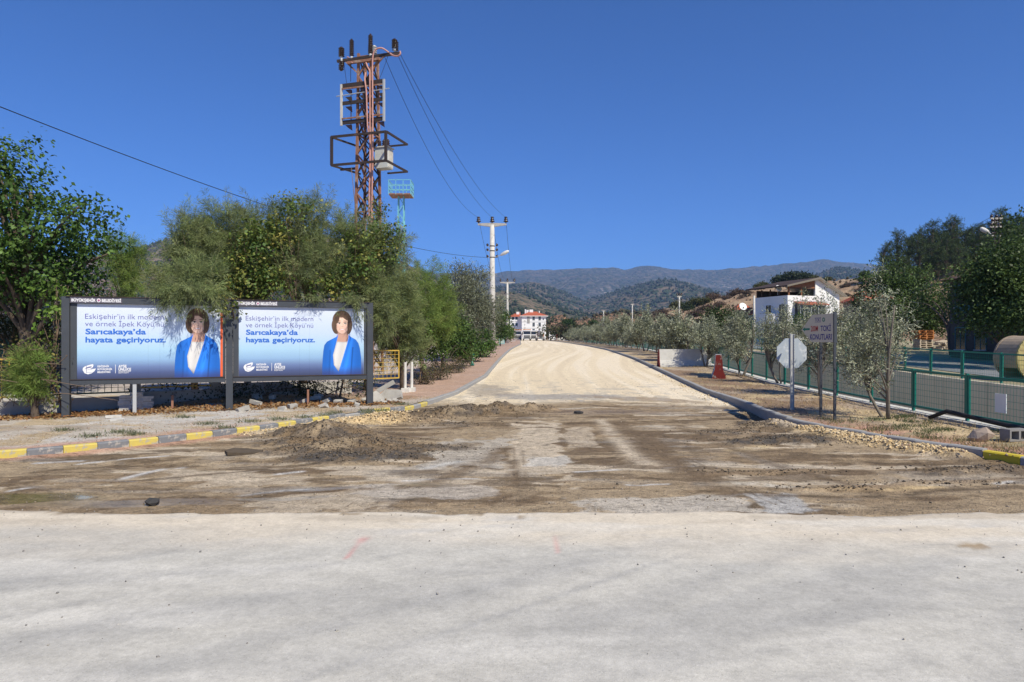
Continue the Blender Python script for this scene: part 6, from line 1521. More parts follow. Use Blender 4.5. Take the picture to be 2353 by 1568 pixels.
bl_ = MB(); arc = [(-1.25 * math.sin(t), 3.0 + 1.5 * -math.cos(t)) for t in np.linspace(0, PI, 9)]
bl_.prism([(0, 1.5)] + arc[1:-1] + [(0, 4.5)], 2.75, 3.0, lambda u, v, w: Vector((u, v, w))); bo = bl_.build('balcony', m_housew, hs, world=False)
for a, b in zip(arc[:-1], arc[1:]): MB().beam((a[0], a[1], 3.5), (b[0], b[1], 3.5), .10, 1.0).build('balcony_wall', m_housew, bo, world=False)
for v, h in ((1.0, 2.1), (3.4, 2.1)): window(hs, v, 3.05, .95, h, 0, 'left'); window(hs, v + .4, .2, .95, 1.9, 0, 'left')
def dish(x, Y, y, r, lab, az):
    p = Vector((px(x, Y), Y, pz(y, Y))); t = thing('satellite_dish', p, lab, 'satellite dish', 'satellite dishes')
    d = Vector((math.sin(az), -math.cos(az), .45)).normalized()
    MB().lathe([(.02, .10 * r), (r * .5, .14 * r), (r, .34 * r), (r * .98, .37 * r), (r * .5, .19 * r), (.03, .14 * r)], p, 20, axis=d).build('reflector', m_white, t, True)
    MB().tube([p + d * .1 * r, p - d * .15, p - d * .1 - Vector((0, 0, 1.1 * r + .25))], .03, 6).build('mount', m_galv, t); MB().tube([p + d * .2 * r - Vector((0, 0, r)), p + d * 1.0 * r], .02, 5).build('feed_arm', m_galv, t)
dish(1788, 86.5, 664, .45, 'white satellite dish on the roof of the white house', .3); dish(1706, 84, 706, .5, 'white satellite dish on the small red-roofed house', .2)
def hip_house(name, x0, x1, Y, yeave, ytop, depth, label, wallm, zb=None, rz=0.0, ridge=.45):
    X0, X1 = px(x0, Y), px(x1, Y); zb = bankz((X0 + X1) / 2, Y) - .2 if zb is None else zb; ze, zt = pz(yeave, Y), pz(ytop, Y); w = X1 - X0
    t = thing(name, (X0, Y, zb), label, 'house', rz=rz); lbox(t, 'wall', 0, w, 0, depth, 0, ze - zb, wallm)
    o = .45; e = ze - zb; tp_ = zt - zb; r0, r1 = w * (.5 - ridge / 2), w * (.5 + ridge / 2)
    V = [(-o, -o, e), (w + o, -o, e), (w + o, depth + o, e), (-o, depth + o, e), (r0, depth / 2, tp_), (r1, depth / 2, tp_), (-o, -o, e - .12), (w + o, -o, e - .12), (w + o, depth + o, e - .12), (-o, depth + o, e - .12)]
    MB().add(V, [(0, 1, 5, 4), (1, 2, 5), (2, 3, 4, 5), (3, 0, 4), (6, 7, 1, 0), (7, 8, 2, 1), (8, 9, 3, 2), (9, 6, 0, 3), (9, 8, 7, 6)]).build('roof', m_rtile, t, world=False)
    return t, w, e
m_palegreen = mat('pale_green_wall', (.42, .52, .46), .9, (.36, .45, .40), 1.5, .5); m_tan = mat('tan_wall', (.36, .29, .22), .9, (.30, .24, .18), 1.5, .5)
t, w, e = hip_house('small_house', 1697, 1738, 93, 722, 697, 5, 'small red-roofed house peeping out left of the white house', m_palegreen); window(t, w * .4, e - 2.1, .9, 1.2)
t, w, e = hip_house('tiled_house', 1985, 2065, 96, 690, 666, 6, 'tan house with a red tiled roof behind the silvery olive', m_tan); window(t, w * .35, e - 2.2, 1.0, 1.3); window(t, w * .75, e - 2.2, 1.0, 1.3)
lbox(t, 'chimney', w * .55, w * .55 + .5, 3, 3.5, e, e + 1.7, m_conc_lt)
# shaded house at the right edge
dk = thing('shaded_house', (27.6, 31.0, bankz(28, 36) - .2), 'dark shaded house with teal window frames behind trees at the right edge', 'house')
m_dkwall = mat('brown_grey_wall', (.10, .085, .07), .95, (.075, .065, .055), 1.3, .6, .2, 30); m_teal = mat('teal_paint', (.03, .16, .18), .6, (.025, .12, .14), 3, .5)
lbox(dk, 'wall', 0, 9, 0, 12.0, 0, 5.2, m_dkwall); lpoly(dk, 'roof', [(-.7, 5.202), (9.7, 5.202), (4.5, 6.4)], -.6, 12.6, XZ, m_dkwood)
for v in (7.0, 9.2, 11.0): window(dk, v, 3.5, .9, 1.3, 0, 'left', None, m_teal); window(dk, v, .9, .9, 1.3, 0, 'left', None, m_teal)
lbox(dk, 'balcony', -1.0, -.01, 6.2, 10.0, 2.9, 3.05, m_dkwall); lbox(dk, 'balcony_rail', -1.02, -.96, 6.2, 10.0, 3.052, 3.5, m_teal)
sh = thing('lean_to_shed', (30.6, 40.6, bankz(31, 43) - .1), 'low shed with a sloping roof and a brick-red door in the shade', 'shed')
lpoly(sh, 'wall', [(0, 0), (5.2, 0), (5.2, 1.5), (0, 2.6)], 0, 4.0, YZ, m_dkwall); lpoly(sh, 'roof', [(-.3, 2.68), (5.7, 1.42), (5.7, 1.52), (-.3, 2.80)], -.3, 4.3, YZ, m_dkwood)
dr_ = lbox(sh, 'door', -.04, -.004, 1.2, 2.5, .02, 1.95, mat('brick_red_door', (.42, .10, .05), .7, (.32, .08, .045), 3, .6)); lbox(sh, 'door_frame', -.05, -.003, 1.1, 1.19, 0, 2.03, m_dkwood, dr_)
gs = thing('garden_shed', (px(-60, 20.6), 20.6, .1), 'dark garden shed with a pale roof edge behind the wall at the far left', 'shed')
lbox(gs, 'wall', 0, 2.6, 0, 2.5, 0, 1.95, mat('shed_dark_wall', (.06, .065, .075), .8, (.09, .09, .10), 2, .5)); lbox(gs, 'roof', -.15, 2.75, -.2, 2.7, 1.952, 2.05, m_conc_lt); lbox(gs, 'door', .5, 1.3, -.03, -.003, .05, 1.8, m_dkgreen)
# apartment block at the end of the road
AY = 290.0; ax0, ax1 = px(1199, AY), px(1254.5, AY); az0 = zrf(AY) - .3
ab = thing('apartment_block', (ax0, AY, az0), 'white four-storey apartment block with a red hipped roof at the end of the road', 'apartment block')
w = ax1 - ax0; e = pz(726, AY) - az0
m_aptw = mat('apartment_white', (.80, .80, .80), .85, (.76, .76, .76), .4, .4); m_aptg = mat('apartment_grey', (.34, .33, .32), .85, (.29, .28, .27), .5, .4)
lbox(ab, 'wall', 0, w, 0, 13, 0, e, m_aptw); lbox(ab, 'wing', -5.0, -.01, 3.0, 13, 0, e - .3, m_aptw)
lbox(ab, 'grey_stripe', w * .22, w * .33, -.12, -.01, e - 3.2, e - .02, m_aptg); 
fl = e / 4
for k in range(4):
    for u in (.45, .70): window(ab, w * (u + .04), fl * k + .75, .95, 1.6)
    for u in (-3.7, -2.2):
        o = lbox(ab, 'balcony_recess', u - .5, u + .5, 2.94, 2.99, fl * k + .35, fl * k + 2.2, m_glass); lbox(ab, 'balcony_rail', u - .55, u + .55, 2.80, 2.93, fl * k + .3, fl * k + 1.0, m_aptw, o)
    if k: lbox(ab, 'floor_band', -.02, w + .02, -.05, -.008, fl * k - .06, fl * k + .06, m_aptg)
    window(ab, w * .89, fl * k + .9, .5, .6)
V = [(-.8, -.8, e), (w + .9, -.8, e), (w + .9, 13.8, e), (-.8, 13.8, e), (w * .35, 5, e + 2.0), (w * .62, 5, e + 2.0), (w * .5, 9, e + 2.1)]
rf = MB().add(V, [(0, 1, 5, 4), (1, 2, 6, 5), (2, 3, 6), (3, 0, 4, 6), (4, 5, 6), (3, 2, 1, 0)]).build('roof', m_rtile, ab, world=False)
lbox(ab, 'eave', -.85, w + .95, -.85, 13.85, e - .22, e - .01, m_aptw)
V = [(-5.6, 2.2, e - .3), (-.5, 2.2, e - .3), (-.5, 13.8, e - .3), (-5.6, 13.8, e - .3), (-2.5, 7, e + 1.4), (-.5, 7, e + 1.6)]
MB().add(V, [(0, 1, 5, 4), (2, 3, 4, 5), (3, 0, 4), (3, 2, 1, 0), (1, 2, 5)]).build('wing_roof', m_rtile, ab, world=False)
for u0, u1, v, h in ((.13, .18, 3, 2.9), (.20, .30, 5, 2.7), (.33, .48, 4, 2.8), (.72, .76, 3, 2.2), (-.22, -.10, 5, 1.9)): o = lbox(ab, 'chimney', w * u0, w * u1, v, v + 1, e + .1, e + h, m_aptw, rf)
fa = lambda x, z, o: Vector((x, -.03 - o, z))
for k, ch in enumerate('TOKİ'):
    mb = MB(); lettering(mb, ch, w * .12 - .36, w * .12 + .36, e - 4.4 - 1.25 * k, .85, fa, 0, .0); mb.build('lettering', m_aptg, ab, world=False)
mb = MB()
for k in range(6):
    t = k * PI / 3; mb.add([fa(w * .12 + .42 * math.cos(t + s) * r_, e - 2.3 + .42 * math.sin(t + s) * r_, 0) for s, r_ in ((-.35, .4), (-.35, 1), (.35, 1), (.35, .4))], [(0, 1, 2, 3)])
tag(mb.build('emblem', m_aptg, ab, world=False), kind='stuff')
for k, (x0, x1, y0, c_, lab) in enumerate(((1262, 1278, 762, m_white, 'low white kiosk with a dark window beyond the trucks'), (1281, 1297, 764, m_conc_lt, 'low grey kiosk with a red end right of the white kiosk'))):
    Yk = 240.0 + 3 * k; xk0, xk1 = px(x0, Yk), px(x1, Yk); zk = zrf(Yk) - .1; hk = pz(y0, Yk) - zk
    t = thing('kiosk', (xk0, Yk, zk), lab, 'kiosk'); lbox(t, 'wall', 0, xk1 - xk0, 0, 3, 0, hk, c_); lbox(t, 'window', .4, xk1 - xk0 - .5, -.05, -.004, hk - 1.2, hk - .25, m_glass); lbox(t, 'roof', -.2, xk1 - xk0 + .2, -.3, 3.2, hk + .002, hk + .15, m_white)
    if k: lbox(t, 'red_panel', -.9, -.01, -.02, 2, 0, hk - .1, m_barred)

# ================================================================== TRUCKS
m_cab = mat('white_cab_paint', (.72, .72, .72), .35, (.66, .66, .66), 2, .4, spec=.5); m_torange = mat('truck_orange', (.62, .20, .03), .5, (.5, .16, .03), 2, .5); m_chassis = mat('truck_chassis', (.03, .03, .032), .7, (.06, .055, .05), 4, .6)
def wheels(t, xs_, y, r=.52):
    for x_ in xs_:
        o = MB().lathe([(r * .5, -.15), (r * .95, -.15), (r, -.1), (r, .1), (r * .95, .15), (r * .5, .15)], (x_, y, r), 18, axis=(1, 0, 0)).build('wheel', m_black, t, True, world=False)
        MB().lathe([(.05, -.17), (r * .48, -.13), (r * .48, .13), (.05, .17)], (x_, y, r), 14, axis=(1, 0, 0)).build('rim', m_galv, o, True, world=False)
def truck(x, Y, label, w=2.55, visor=m_torange, rz=0.0, dump=True):
    X = px(x, Y); t = thing('dump_truck', (X, Y, zrf(Y)), label, 'truck', 'construction trucks parked across the road', rz=rz); h = w / 2
    c = lpoly(t, 'cab', [(.05, .75), (2.1, .75), (2.1, 3.05), (.38, 3.05), (.12, 2.0), (0, 1.9)], -h + .03, h - .03, YZ, m_cab)
    lpoly(t, 'windscreen', [(.10, 2.05), (.365, 2.92), (.345, 2.92), (.08, 2.05)], -h + .18, h - .18, YZ, m_glass, c)
    lbox(t, 'grille', -h + .35, h - .35, -.03, .045, 1.02, 1.72, m_chassis, c)
    for k in range(3): lbox(t, 'grille_bar', -h + .38, h - .38, -.05, -.032, 1.12 + .2 * k, 1.17 + .2 * k, m_galv, c)
    lbox(t, 'bumper', -h, h, -.18, .04, .42, .95, m_chassis, c); lbox(t, 'bumper_inset', -.6, .6, -.20, -.182, .5, .75, m_galv, c)
    for s in (-1, 1):
        lbox(t, 'headlight', s * (h - .3) - .2, s * (h - .3) + .2, -.2, -.182, .68, .88, m_insw, c); o = lbox(t, 'mirror', s * (h + .16) - .10, s * (h + .16) + .10, .3, .42, 1.95, 2.7, m_chassis); lbox(t, 'side_window', s * (h - .022) - .004, s * (h - .022) + .004, .7, 1.7, 2.0, 2.8, m_glass, c)
    lbox(t, 'chassis', -.5, .5, .5, 7.5, .55, .95, m_chassis)
    lbox(t, 'roof_visor', -h + .1, h - .1, .15, 1.5, 3.052, 3.25, m_cab)
    if dump:
        lpoly(t, 'tipper_body', [(2.3, 1.1), (7.8, 1.1), (7.8, 2.9), (2.3, 3.3)], -h, h, YZ, m_torange); lbox(t, 'cab_guard', -h + .02, h - .02, .55, 2.29, 3.42, 3.62, visor)
    else: lbox(t, 'cargo_box', -h, h, 2.3, 7.5, 1.0, 3.4, m_cab)
    for y_ in (1.2, 5.6, 6.9): wheels(t, (-h + .2, h - .2), y_)
    return t
truck(1211, 214, 'white dump truck facing the camera with an orange guard, largest of the trucks', 2.6)
truck(1190, 221, 'partly hidden truck at the left, its cab behind the red and white railing', 2.5)
truck(1226, 226, 'truck seen in the gap between the dump truck and the mixer', 2.4, m_cab, 0, False)
MX0, MY0 = px(1242.5, 211), 211.0
mx = thing('mixer_truck', (MX0, MY0, zrf(MY0)), 'concrete mixer truck seen from behind, white drum with orange marks', 'truck', 'construction trucks parked across the road')
lbox(mx, 'chassis', -1.2, 1.2, .2, 8, .6, 1.0, m_chassis); lbox(mx, 'rear_bumper', -1.25, 1.25, -.05, .15, .5, .75, m_galv); lbox(mx, 'mudguard', -1.3, 1.3, .0, .9, 1.02, 1.22, m_cab)
for s in (-1, 1): lbox(mx, 'tail_light', s * 1.0 - .15, s * 1.0 + .15, -.07, -.052, .55, .70, m_barred); lbox(mx, 'support', s * .9 - .1, s * .9 + .1, .3, .6, 1.222, 2.4, m_torange)
dm = MB().lathe([(.45, 0), (.75, .3), (1.15, 1.4), (1.22, 2.6), (1.05, 3.8), (.5, 4.6)], (0, .5, 2.75), 24, axis=(0, 1, -.22)).build('drum', m_cab, mx, True, world=False)
MB().lathe([(1.165, 0), (1.195, .15), (1.205, .3), (1.18, .45)], (0, 1.85, 2.45), 24, axis=(0, 1, -.22)).build('drum_band', m_torange, dm, False, world=False)
MB().lathe([(.28, 0), (.55, .5), (.52, .52), (.25, .02)], (0, .1, 2.6), 14, axis=(0, .3, 1)).build('hopper', m_cab, mx, False, world=False)
MB().tube([(0, .2, 2.3), (.05, -.15, 1.8), (.15, -.5, 1.35)], [.25, .22, .2], 10).build('chute', m_chassis, mx, world=False)
lbox(mx, 'ladder', -1.0, -.75, -.1, 0, 1.25, 3.0, m_dksteel); lbox(mx, 'cab', -1.2, 1.2, 6.6, 8.6, .8, 3.0, m_cab)
for y_ in (.9, 2.2, 7.5): wheels(mx, (-1.05, 1.05), y_)
# railing, cabinet and hydrant by the left verge
rl_ = thing('railing', (px(1166, 120), 120, zrf(120) + .12), 'short red and white railing at the far end of the left verge', 'railing')
for k in range(5):
    Xq, Yq = px(1166 + 4.2 * k, 120 + 9 * k), 120 + 9.0 * k; MB().beam((Xq, Yq, zrf(Yq)), (Xq, Yq, zrf(Yq) + 2.0), .12).build('post', m_dirty_white, rl_)
    if k: 
        for z_ in (.7, 1.9): MB().beam((pX, pY, zrf(pY) + z_), (Xq, Yq, zrf(Yq) + z_), .09).build('rail', m_barred, rl_)
    pX, pY = Xq, Yq
X_ = px(1153, 98); cb = thing('utility_cabinet', (X_, 98, zrf(98) + .12), 'pale green utility cabinet at the foot of the slimmer pole', 'cabinet'); lbox(cb, 'body', -.4, .4, -.3, .3, 0, 1.5, m_cyan); lbox(cb, 'cap', -.45, .45, -.35, .35, 1.502, 1.58, m_conc_lt); lbox(cb, 'door', -.34, .34, -.32, -.302, .1, 1.4, m_palegreen)
X_ = px(1085, 34.5); z_ = walkz(X_, 34.5); hy = thing('hydrant', (X_, 34.5, z_), 'small green hydrant post on the reddish verge', 'hydrant'); MB().lathe([(.11, 0), (.11, .06), (.075, .07), (.075, .5), (.10, .52), (.10, .58), (.06, .66), (.02, .69)], (X_, 34.5, z_), 12).build('barrel', m_green, hy, True); MB().tube([(X_ - .14, 34.5, z_ + .4), (X_ + .14, 34.5, z_ + .4)], .04, 8).build('outlet', m_galv, hy)

# ================================================================== CABLE DRUM AND PALLETS
m_plank = mat('weathered_plank', (.42, .33, .24), .9, (.30, .23, .16), 5, .8, .3, 30, c3=(.22, .16, .11), scale3=3); m_plank_y = mat('yellowed_plank', (.46, .39, .16), .85, (.36, .29, .12), 5, .7, .3, 30, c3=(.30, .22, .12), scale3=3)
DY = 25.6; DX = px(2357, DY); DZ0 = bankz(DX, DY); DR = .84; DW = 1.05
dc = Vector((DX, DY, DZ0 + DR + .02)); da = Vector((.08, -.9968, 0)); du = Vector((.9968, .08, 0))
cd_ = thing('cable_drum', (DX, DY, DZ0), 'big wooden cable drum with a yellowish side on the far bank at the right edge', 'cable drum')
P_ = lambda r, t, w: dc + (du * math.cos(t) + Vector((0, 0, 1)) * math.sin(t)) * r + da * w
for s in (-1, 1):
    fl_ = MB().lathe([(.08, -.04), (DR, -.04), (DR, .04), (.08, .04)], dc + da * s * (DW / 2), 40, axis=da).build('flange', m_plank_y if s > 0 else m_plank, cd_)
    if s > 0:
        for k in range(-4, 5):
            hw = math.sqrt(max(DR ** 2 - (k * .18) ** 2, 0)) - .03; a = dc + da * (DW / 2 + .044) + Vector((0, 0, k * .18))
            MB().beam(a - du * hw, a + du * hw, .012, .165).build('plank', m_plank_y, fl_)
        MB().lathe([(.02, 0), (.13, 0), (.13, .06), (.09, .07), (.02, .05)], dc + da * (DW / 2 + .05), 14, axis=da).build('hub', m_dksteel, fl_)
for k in range(34):
    t = 2 * PI * k / 34
    if 3.55 < t < 4.35: continue                                         # a few boards are gone
    a, b = P_(DR - .035, t, -DW / 2 + .045), P_(DR - .035, t, DW / 2 - .045); MB().beam(a, b, .145, .03, up=(P_(1, t, 0) - dc)).build('lagging_board', m_plank, cd_)
MB().lathe([(.42, -DW / 2 + .05), (.42, DW / 2 - .05)], dc, 20, axis=da).build('barrel', m_dkwood, cd_)
m_pal_o = mat('orange_pallet_wood', (.50, .20, .06), .8, (.40, .15, .05), 6, .7, .2, 30); m_pal_w = mat('grey_pallet_wood', (.52, .44, .34), .9, (.40, .33, .25), 6, .8, .2, 30)
def pallet_set(m_):
    d = {'board': MB().box((0, 0, 0), (1.2, .10, .022)).mesh('board'), 'stringer': MB().box((0, 0, 0), (.10, .8, .10)).mesh('stringer')}
    for me in d.values(): me.materials.append(m_)
    return d
psets = {'o': pallet_set(m_pal_o), 'w': pallet_set(m_pal_w)}
def pallet(p, rot, kind, label, group):
    t = thing('pallet', p, label, 'pallet', group); t.rotation_euler = rot; d = psets[kind]
    def add(n_, loc): o = bpy.data.objects.new(n_, d[n_]); o.parent = t; o.location = loc; col.objects.link(o)
    for x_ in (-.55, 0, .55): add('stringer', (x_, 0, .072))
    for y_ in (-.35, -.175, 0, .175, .35): add('board', (0, y_, .134))
    for y_ in (-.35, 0, .35): add('board', (0, y_, .011))
PX, PY = px(2126, 55.5), 55.5; pz0 = bankz(PX, PY)
for k in range(6): pallet((PX + .03 * (k % 2), PY + .3 + .02 * k, pz0 + .146 * k), (0, 0, .12 + .02 * k), 'w', 'grey pallet in the lower half of the tall stack under the tree', 'grey pallets in the stack')
for k in range(5): pallet((PX + .05 + .04 * (k % 2), PY + .3, pz0 + .146 * (6 + k)), (0, 0, .05 - .03 * k), 'o', 'orange pallet in the upper half of the tall stack under the tree', 'orange pallets in the stack')
for k, (dx, dy, z_, rot, lab) in enumerate(((1.05, -.9, .0, (.0, 0, .1), 'pale pallet lying lowest in the loose heap'), (1.15, -.85, .16, (.05, -.06, .25), 'pale pallet second from the ground in the loose heap'), (1.0, -.8, .34, (-.03, .10, -.1), 'pale pallet tilted third in the loose heap'), (1.1, -.7, .56, (.1, -.12, .5), 'pale pallet skewed on top of the loose heap'))):
    pallet((PX + dx, PY + dy, pz0 + z_ + .02), rot, 'w', lab, 'loose pale pallets')

# ================================================================== RUBBLE
rb = random.Random(7)
def block(x, y, z, s, rot, m_, label, group, jit=.012, name='paver'):
    b_ = MB(); b_.box((0, 0, s[2] / 2), s); b_.v = [(v[0] + rb.uniform(-jit, jit), v[1] + rb.uniform(-jit, jit), v[2] + rb.uniform(-jit, jit) * .5) for v in b_.v]
    me = b_.mesh(name); o = put(name, me, m_, None, (x, y, z)); o.rotation_euler = rot; tag(o, label, 'paver' if name == 'paver' else 'rubble', group); return o
for k, (xp, n_) in enumerate(((288, 6), (314, 7), (338, 5))):
    Yq = 16.15 + .12 * k; Xq = px(xp, Yq); z_ = walkz(Xq, Yq) - .005
    for i in range(n_):
        block(Xq + rb.uniform(-.02, .02), Yq + rb.uniform(-.02, .02), z_ + .062 * i, (.25, .18, .058), (0, 0, .38 + rb.uniform(-.15, .15)), m_conc_lt, ('grey paver in the left stack under the left billboard', 'grey paver in the tallest stack under the left billboard', 'grey paver in the right stack under the left billboard')[k], 'stacked pavers under the left billboard', .006)
for x_, y_, s_, lab in ((262, 960, (.30, .2, .05), 'flat paver lying left of the stacks under the left billboard'), (270, 968, (.25, .18, .05), 'flat paver lying nearest the kerb left of the stacks')):
    X_, Y_ = gp(x_, y_, .13); block(X_, Y_, walkz(X_, Y_), s_, (0, 0, .4), m_conc_lt, lab, 'loose pavers')
heap = [(575, 930, .26), (582, 922, .24), (578, 915, .22), (618, 922, .2), (624, 912, .22), (664, 932, .2), (690, 925, .24), (718, 920, .24), (724, 914, .22), (745, 922, .22), (735, 930, .2), (770, 922, .18), (802, 920, .2), (812, 926, .18), (640, 935, .16), (548, 938, .26)]
for x_, y_, s_ in heap:
    X_, Y_ = gp(x_, y_ + 6, .18); block(X_, Y_ + .3, walkz(X_, Y_ + .3) - .02 + rb.uniform(0, .06), (s_, s_ * .7, .09), (rb.uniform(-.4, .4), rb.uniform(-.4, .4), rb.uniform(0, 3)), m_conc, 'loose grey block in the weedy rubble under the right billboard', 'rubble under the right billboard', .02)
def slab(x, Y, pts, th, rot, m_, label, dz=0):
    X = px(x, Y); b_ = MB().prism(pts, -th / 2, th / 2, lambda u, v, w: Vector((u, w, v))); b_.v = [(v[0] + rb.uniform(-.02, .02), v[1] + rb.uniform(-.015, .015), v[2] + rb.uniform(-.02, .02)) for v in b_.v]
    o = put('concrete_slab', b_.mesh('concrete_slab'), m_, None, (X, Y, walkz(X, Y) + dz)); o.rotation_euler = rot; tag(o, label, 'rubble', 'broken concrete at the billboard corner')
slab(862, 18.3, [(-.24, 0), (.26, 0), (.22, .18), (.02, .34), (-.12, .26)], .10, (-.35, .1, .3), m_conc, 'broken slab leaning with a pale pointed top right of the billboard post')
slab(898, 18.7, [(-.28, 0), (.34, .02), (.30, .22), (-.12, .36), (-.30, .24)], .14, (-.6, -.25, -.2), m_conc, 'largest tilted concrete slab in the heap right of the billboards')
slab(888, 18.95, [(-.26, 0), (.26, .0), (.26, .1), (-.26, .1)], .1, (0, -.5, .2), m_conc, 'square concrete bar lying over the heap right of the billboards', .34)
for x_, Y_, s_ in ((876, 18.2, .14), (884, 18.0, .12), (870, 18.1, .10), (905, 18.4, .16), (915, 18.2, .12), (893, 18.3, .15), (848, 18.3, .14), (838, 18.5, .18)):
    X_ = px(x_, Y_); o = MB().rock((0, 0, s_ * .3), (s_ * 1.4, s_ * 1.2, s_), rb).mesh('rubble_stone'); o = put('rubble_stone', o, m_conc, None, (X_, Y_, walkz(X_, Y_))); tag(o, 'small broken stone in the heap right of the billboards', 'rubble', 'broken concrete at the billboard corner')
X_, Y_ = 7.95, 11.55; o = put('boulder', MB().rock((0, 0, .10), (.52, .36, .30), rb).mesh('boulder'), mat('pale_stone', (.36, .29, .235), .95, (.28, .215, .17), 5, .7, .5, 30, c3=(.33, .19, .14), scale3=2), None, (X_, Y_, vergez(X_, Y_) - .02))
o.rotation_euler.z = .5; tag(o, 'big squarish pale stone on the dry verge near the yellow kerb stone', 'stone')
hbk = MB()
for (x0, x1, y0, y1) in ((-.2, .2, -.1, -.07), (-.2, .2, .07, .1), (-.2, -.17, -.07, .07), (.17, .2, -.07, .07), (-.02, .02, -.07, .07)): hbk.box(((x0 + x1) / 2, (y0 + y1) / 2, .095), (x1 - x0, y1 - y0, .19))
X_, Y_ = 8.42, 11.55; o = put('hollow_block', hbk.mesh('hollow_block'), mat('block_grey', (.26, .25, .24), .95, (.20, .19, .18), 8, .7, .4, 50), None, (X_, Y_, vergez(X_, Y_))); o.rotation_euler = (R(90), 0, .2); o.location.z += .1; tag(o, 'hollow grey building block beside the big pale stone', 'block')
m_asph = mat('asphalt_lump', (.035, .034, .034), .9, (.06, .057, .055), 25, .8, .8, 60)
X_, Y_ = gp(349, 1162); b_ = MB()
b_.rock((0, 0, .045), (.21, .17, .11), rb); o = put('asphalt_lump', b_.mesh('asphalt_lump'), m_asph, None, (X_, Y_, roadz(X_, Y_) - .01)); tag(o, 'black asphalt lump lying alone on the wet mud in front', 'rubble')
for x_, y_, w_, h_, lab in ((555, 1046, .62, .05, 'torn flat asphalt slab left of the dark dirt mound'), (1330, 950, .28, .05, 'small dark asphalt flake on the pale gravel')):
    X_, Y_ = gp(x_, y_); n_ = 7; b_ = MB().prism([(w_ / 2 * math.cos(2 * PI * k / n_ + .4) * rb.uniform(.65, 1.2), w_ * .36 * math.sin(2 * PI * k / n_ + .4) * rb.uniform(.6, 1.2)) for k in range(n_)], 0, h_, lambda u, v, w: Vector((u, v, w)))
    o = put('asphalt_slab', b_.mesh('asphalt_slab'), m_asph if w_ < .5 else mat('muddy_asphalt', (.12, .09, .06), .95, (.07, .055, .04), 8, .8, .6, 40), None, (X_, Y_, roadz(X_, Y_))); o.rotation_euler = (.08, .05, .2); tag(o, lab, 'rubble')

# ---- stones, clods, litter and grass nobody could count
OCT = np.array([(1, 0, 0), (-1, 0, 0), (0, 1, 0), (0, -1, 0), (0, 0, 1), (0, 0, -1)]) * .5
OT = np.array([(0, 2, 4), (2, 1, 4), (1, 3, 4), (3, 0, 4), (2, 0, 5), (1, 2, 5), (3, 1, 5), (0, 3, 5)])
m_stone = mat('loose_stone', (1, 1, 1), .95, (.75, .75, .75), 30, .6, .5, 60, attr=True)
def zgrid(x, y, yv, Xg, Zg):
    i = np.clip(np.searchsorted(yv, y), 0, len(yv) - 1); j = np.array([np.abs(Xg[a] - b).argmin() for a, b in zip(i, x)]); return Zg[i, j]
def scatter(name, x, y, z, size, cols, seed, flat=.75):
    g = rs(seed); m = len(x); s = size * np.minimum(np.exp(g.normal(size=m) * .5), 2.2); a = g.normal(size=(m, 3, 3)); Qm, _ = np.linalg.qr(a)
    V = np.einsum('mij,vj->mvi', Qm, OCT) * g.uniform(.6, 1.3, (m, 6, 1)) * s[:, None, None]; V[..., 2] *= flat
    V = V + np.stack([x, y, z + s * .12], -1)[:, None, :]
    C = np.repeat(tint(g, m, cols, .2), 6, 0); me = fastmesh(name, V.reshape(-1, 3), (OT[None] + (np.arange(m) * 6)[:, None, None]).reshape(-1, 3), C); tag(put(name, me, m_stone), kind='stuff')
g = rs(400)
# dirt clods and asphalt crumbs on the mounds
cx_, cy_, cs_ = [], [], []
for (mx_, my_, rx, ry, h, kd) in MNDS:
    if kd in 'dab':
        n_ = int(1200 * rx * ry * (1.6 if kd == 'a' else 1)); a = g.normal(size=(n_, 2)); cx_.append(mx_ + a[:, 0] * rx * .62); cy_.append(my_ + a[:, 1] * ry * .62)
cx_ = np.concatenate(cx_); cy_ = np.concatenate(cy_); ok = (cy_ > 7.6)
cx_, cy_ = cx_[ok], cy_[ok]; scatter('dirt_clods', cx_, cy_, zgrid(cx_, cy_, ys, XX, ZZ), .022, [(.13, .095, .06), (.09, .07, .05), (.17, .125, .08), (.05, .045, .04), (.24, .20, .15)], 401)
# crushed limestone against the kerbs and in the heap
y_ = g.uniform(10.8, 13.9, 1900); x_ = XR(y_) - np.abs(g.normal(size=1900)) * .20 - .02
y2 = g.normal(size=700) * .3 + 15.2; x2 = g.normal(size=700) * .4 - 3.05; y3 = g.uniform(13, 17, 700); x3 = XL(y3) + np.abs(g.normal(size=700)) * .35 + .03; y4 = g.uniform(14, 30, 260); x4 = XR(y4) - np.abs(g.normal(size=260)) * .3 - .03
x_ = np.concatenate([x_, x2, x3, x4]); y_ = np.concatenate([y_, y2, y3, y4]); scatter('crushed_stone', x_, y_, zgrid(x_, y_, ys, XX, ZZ), .036, [(.60, .44, .23), (.64, .50, .30), (.53, .39, .22), (.66, .54, .36)], 402)
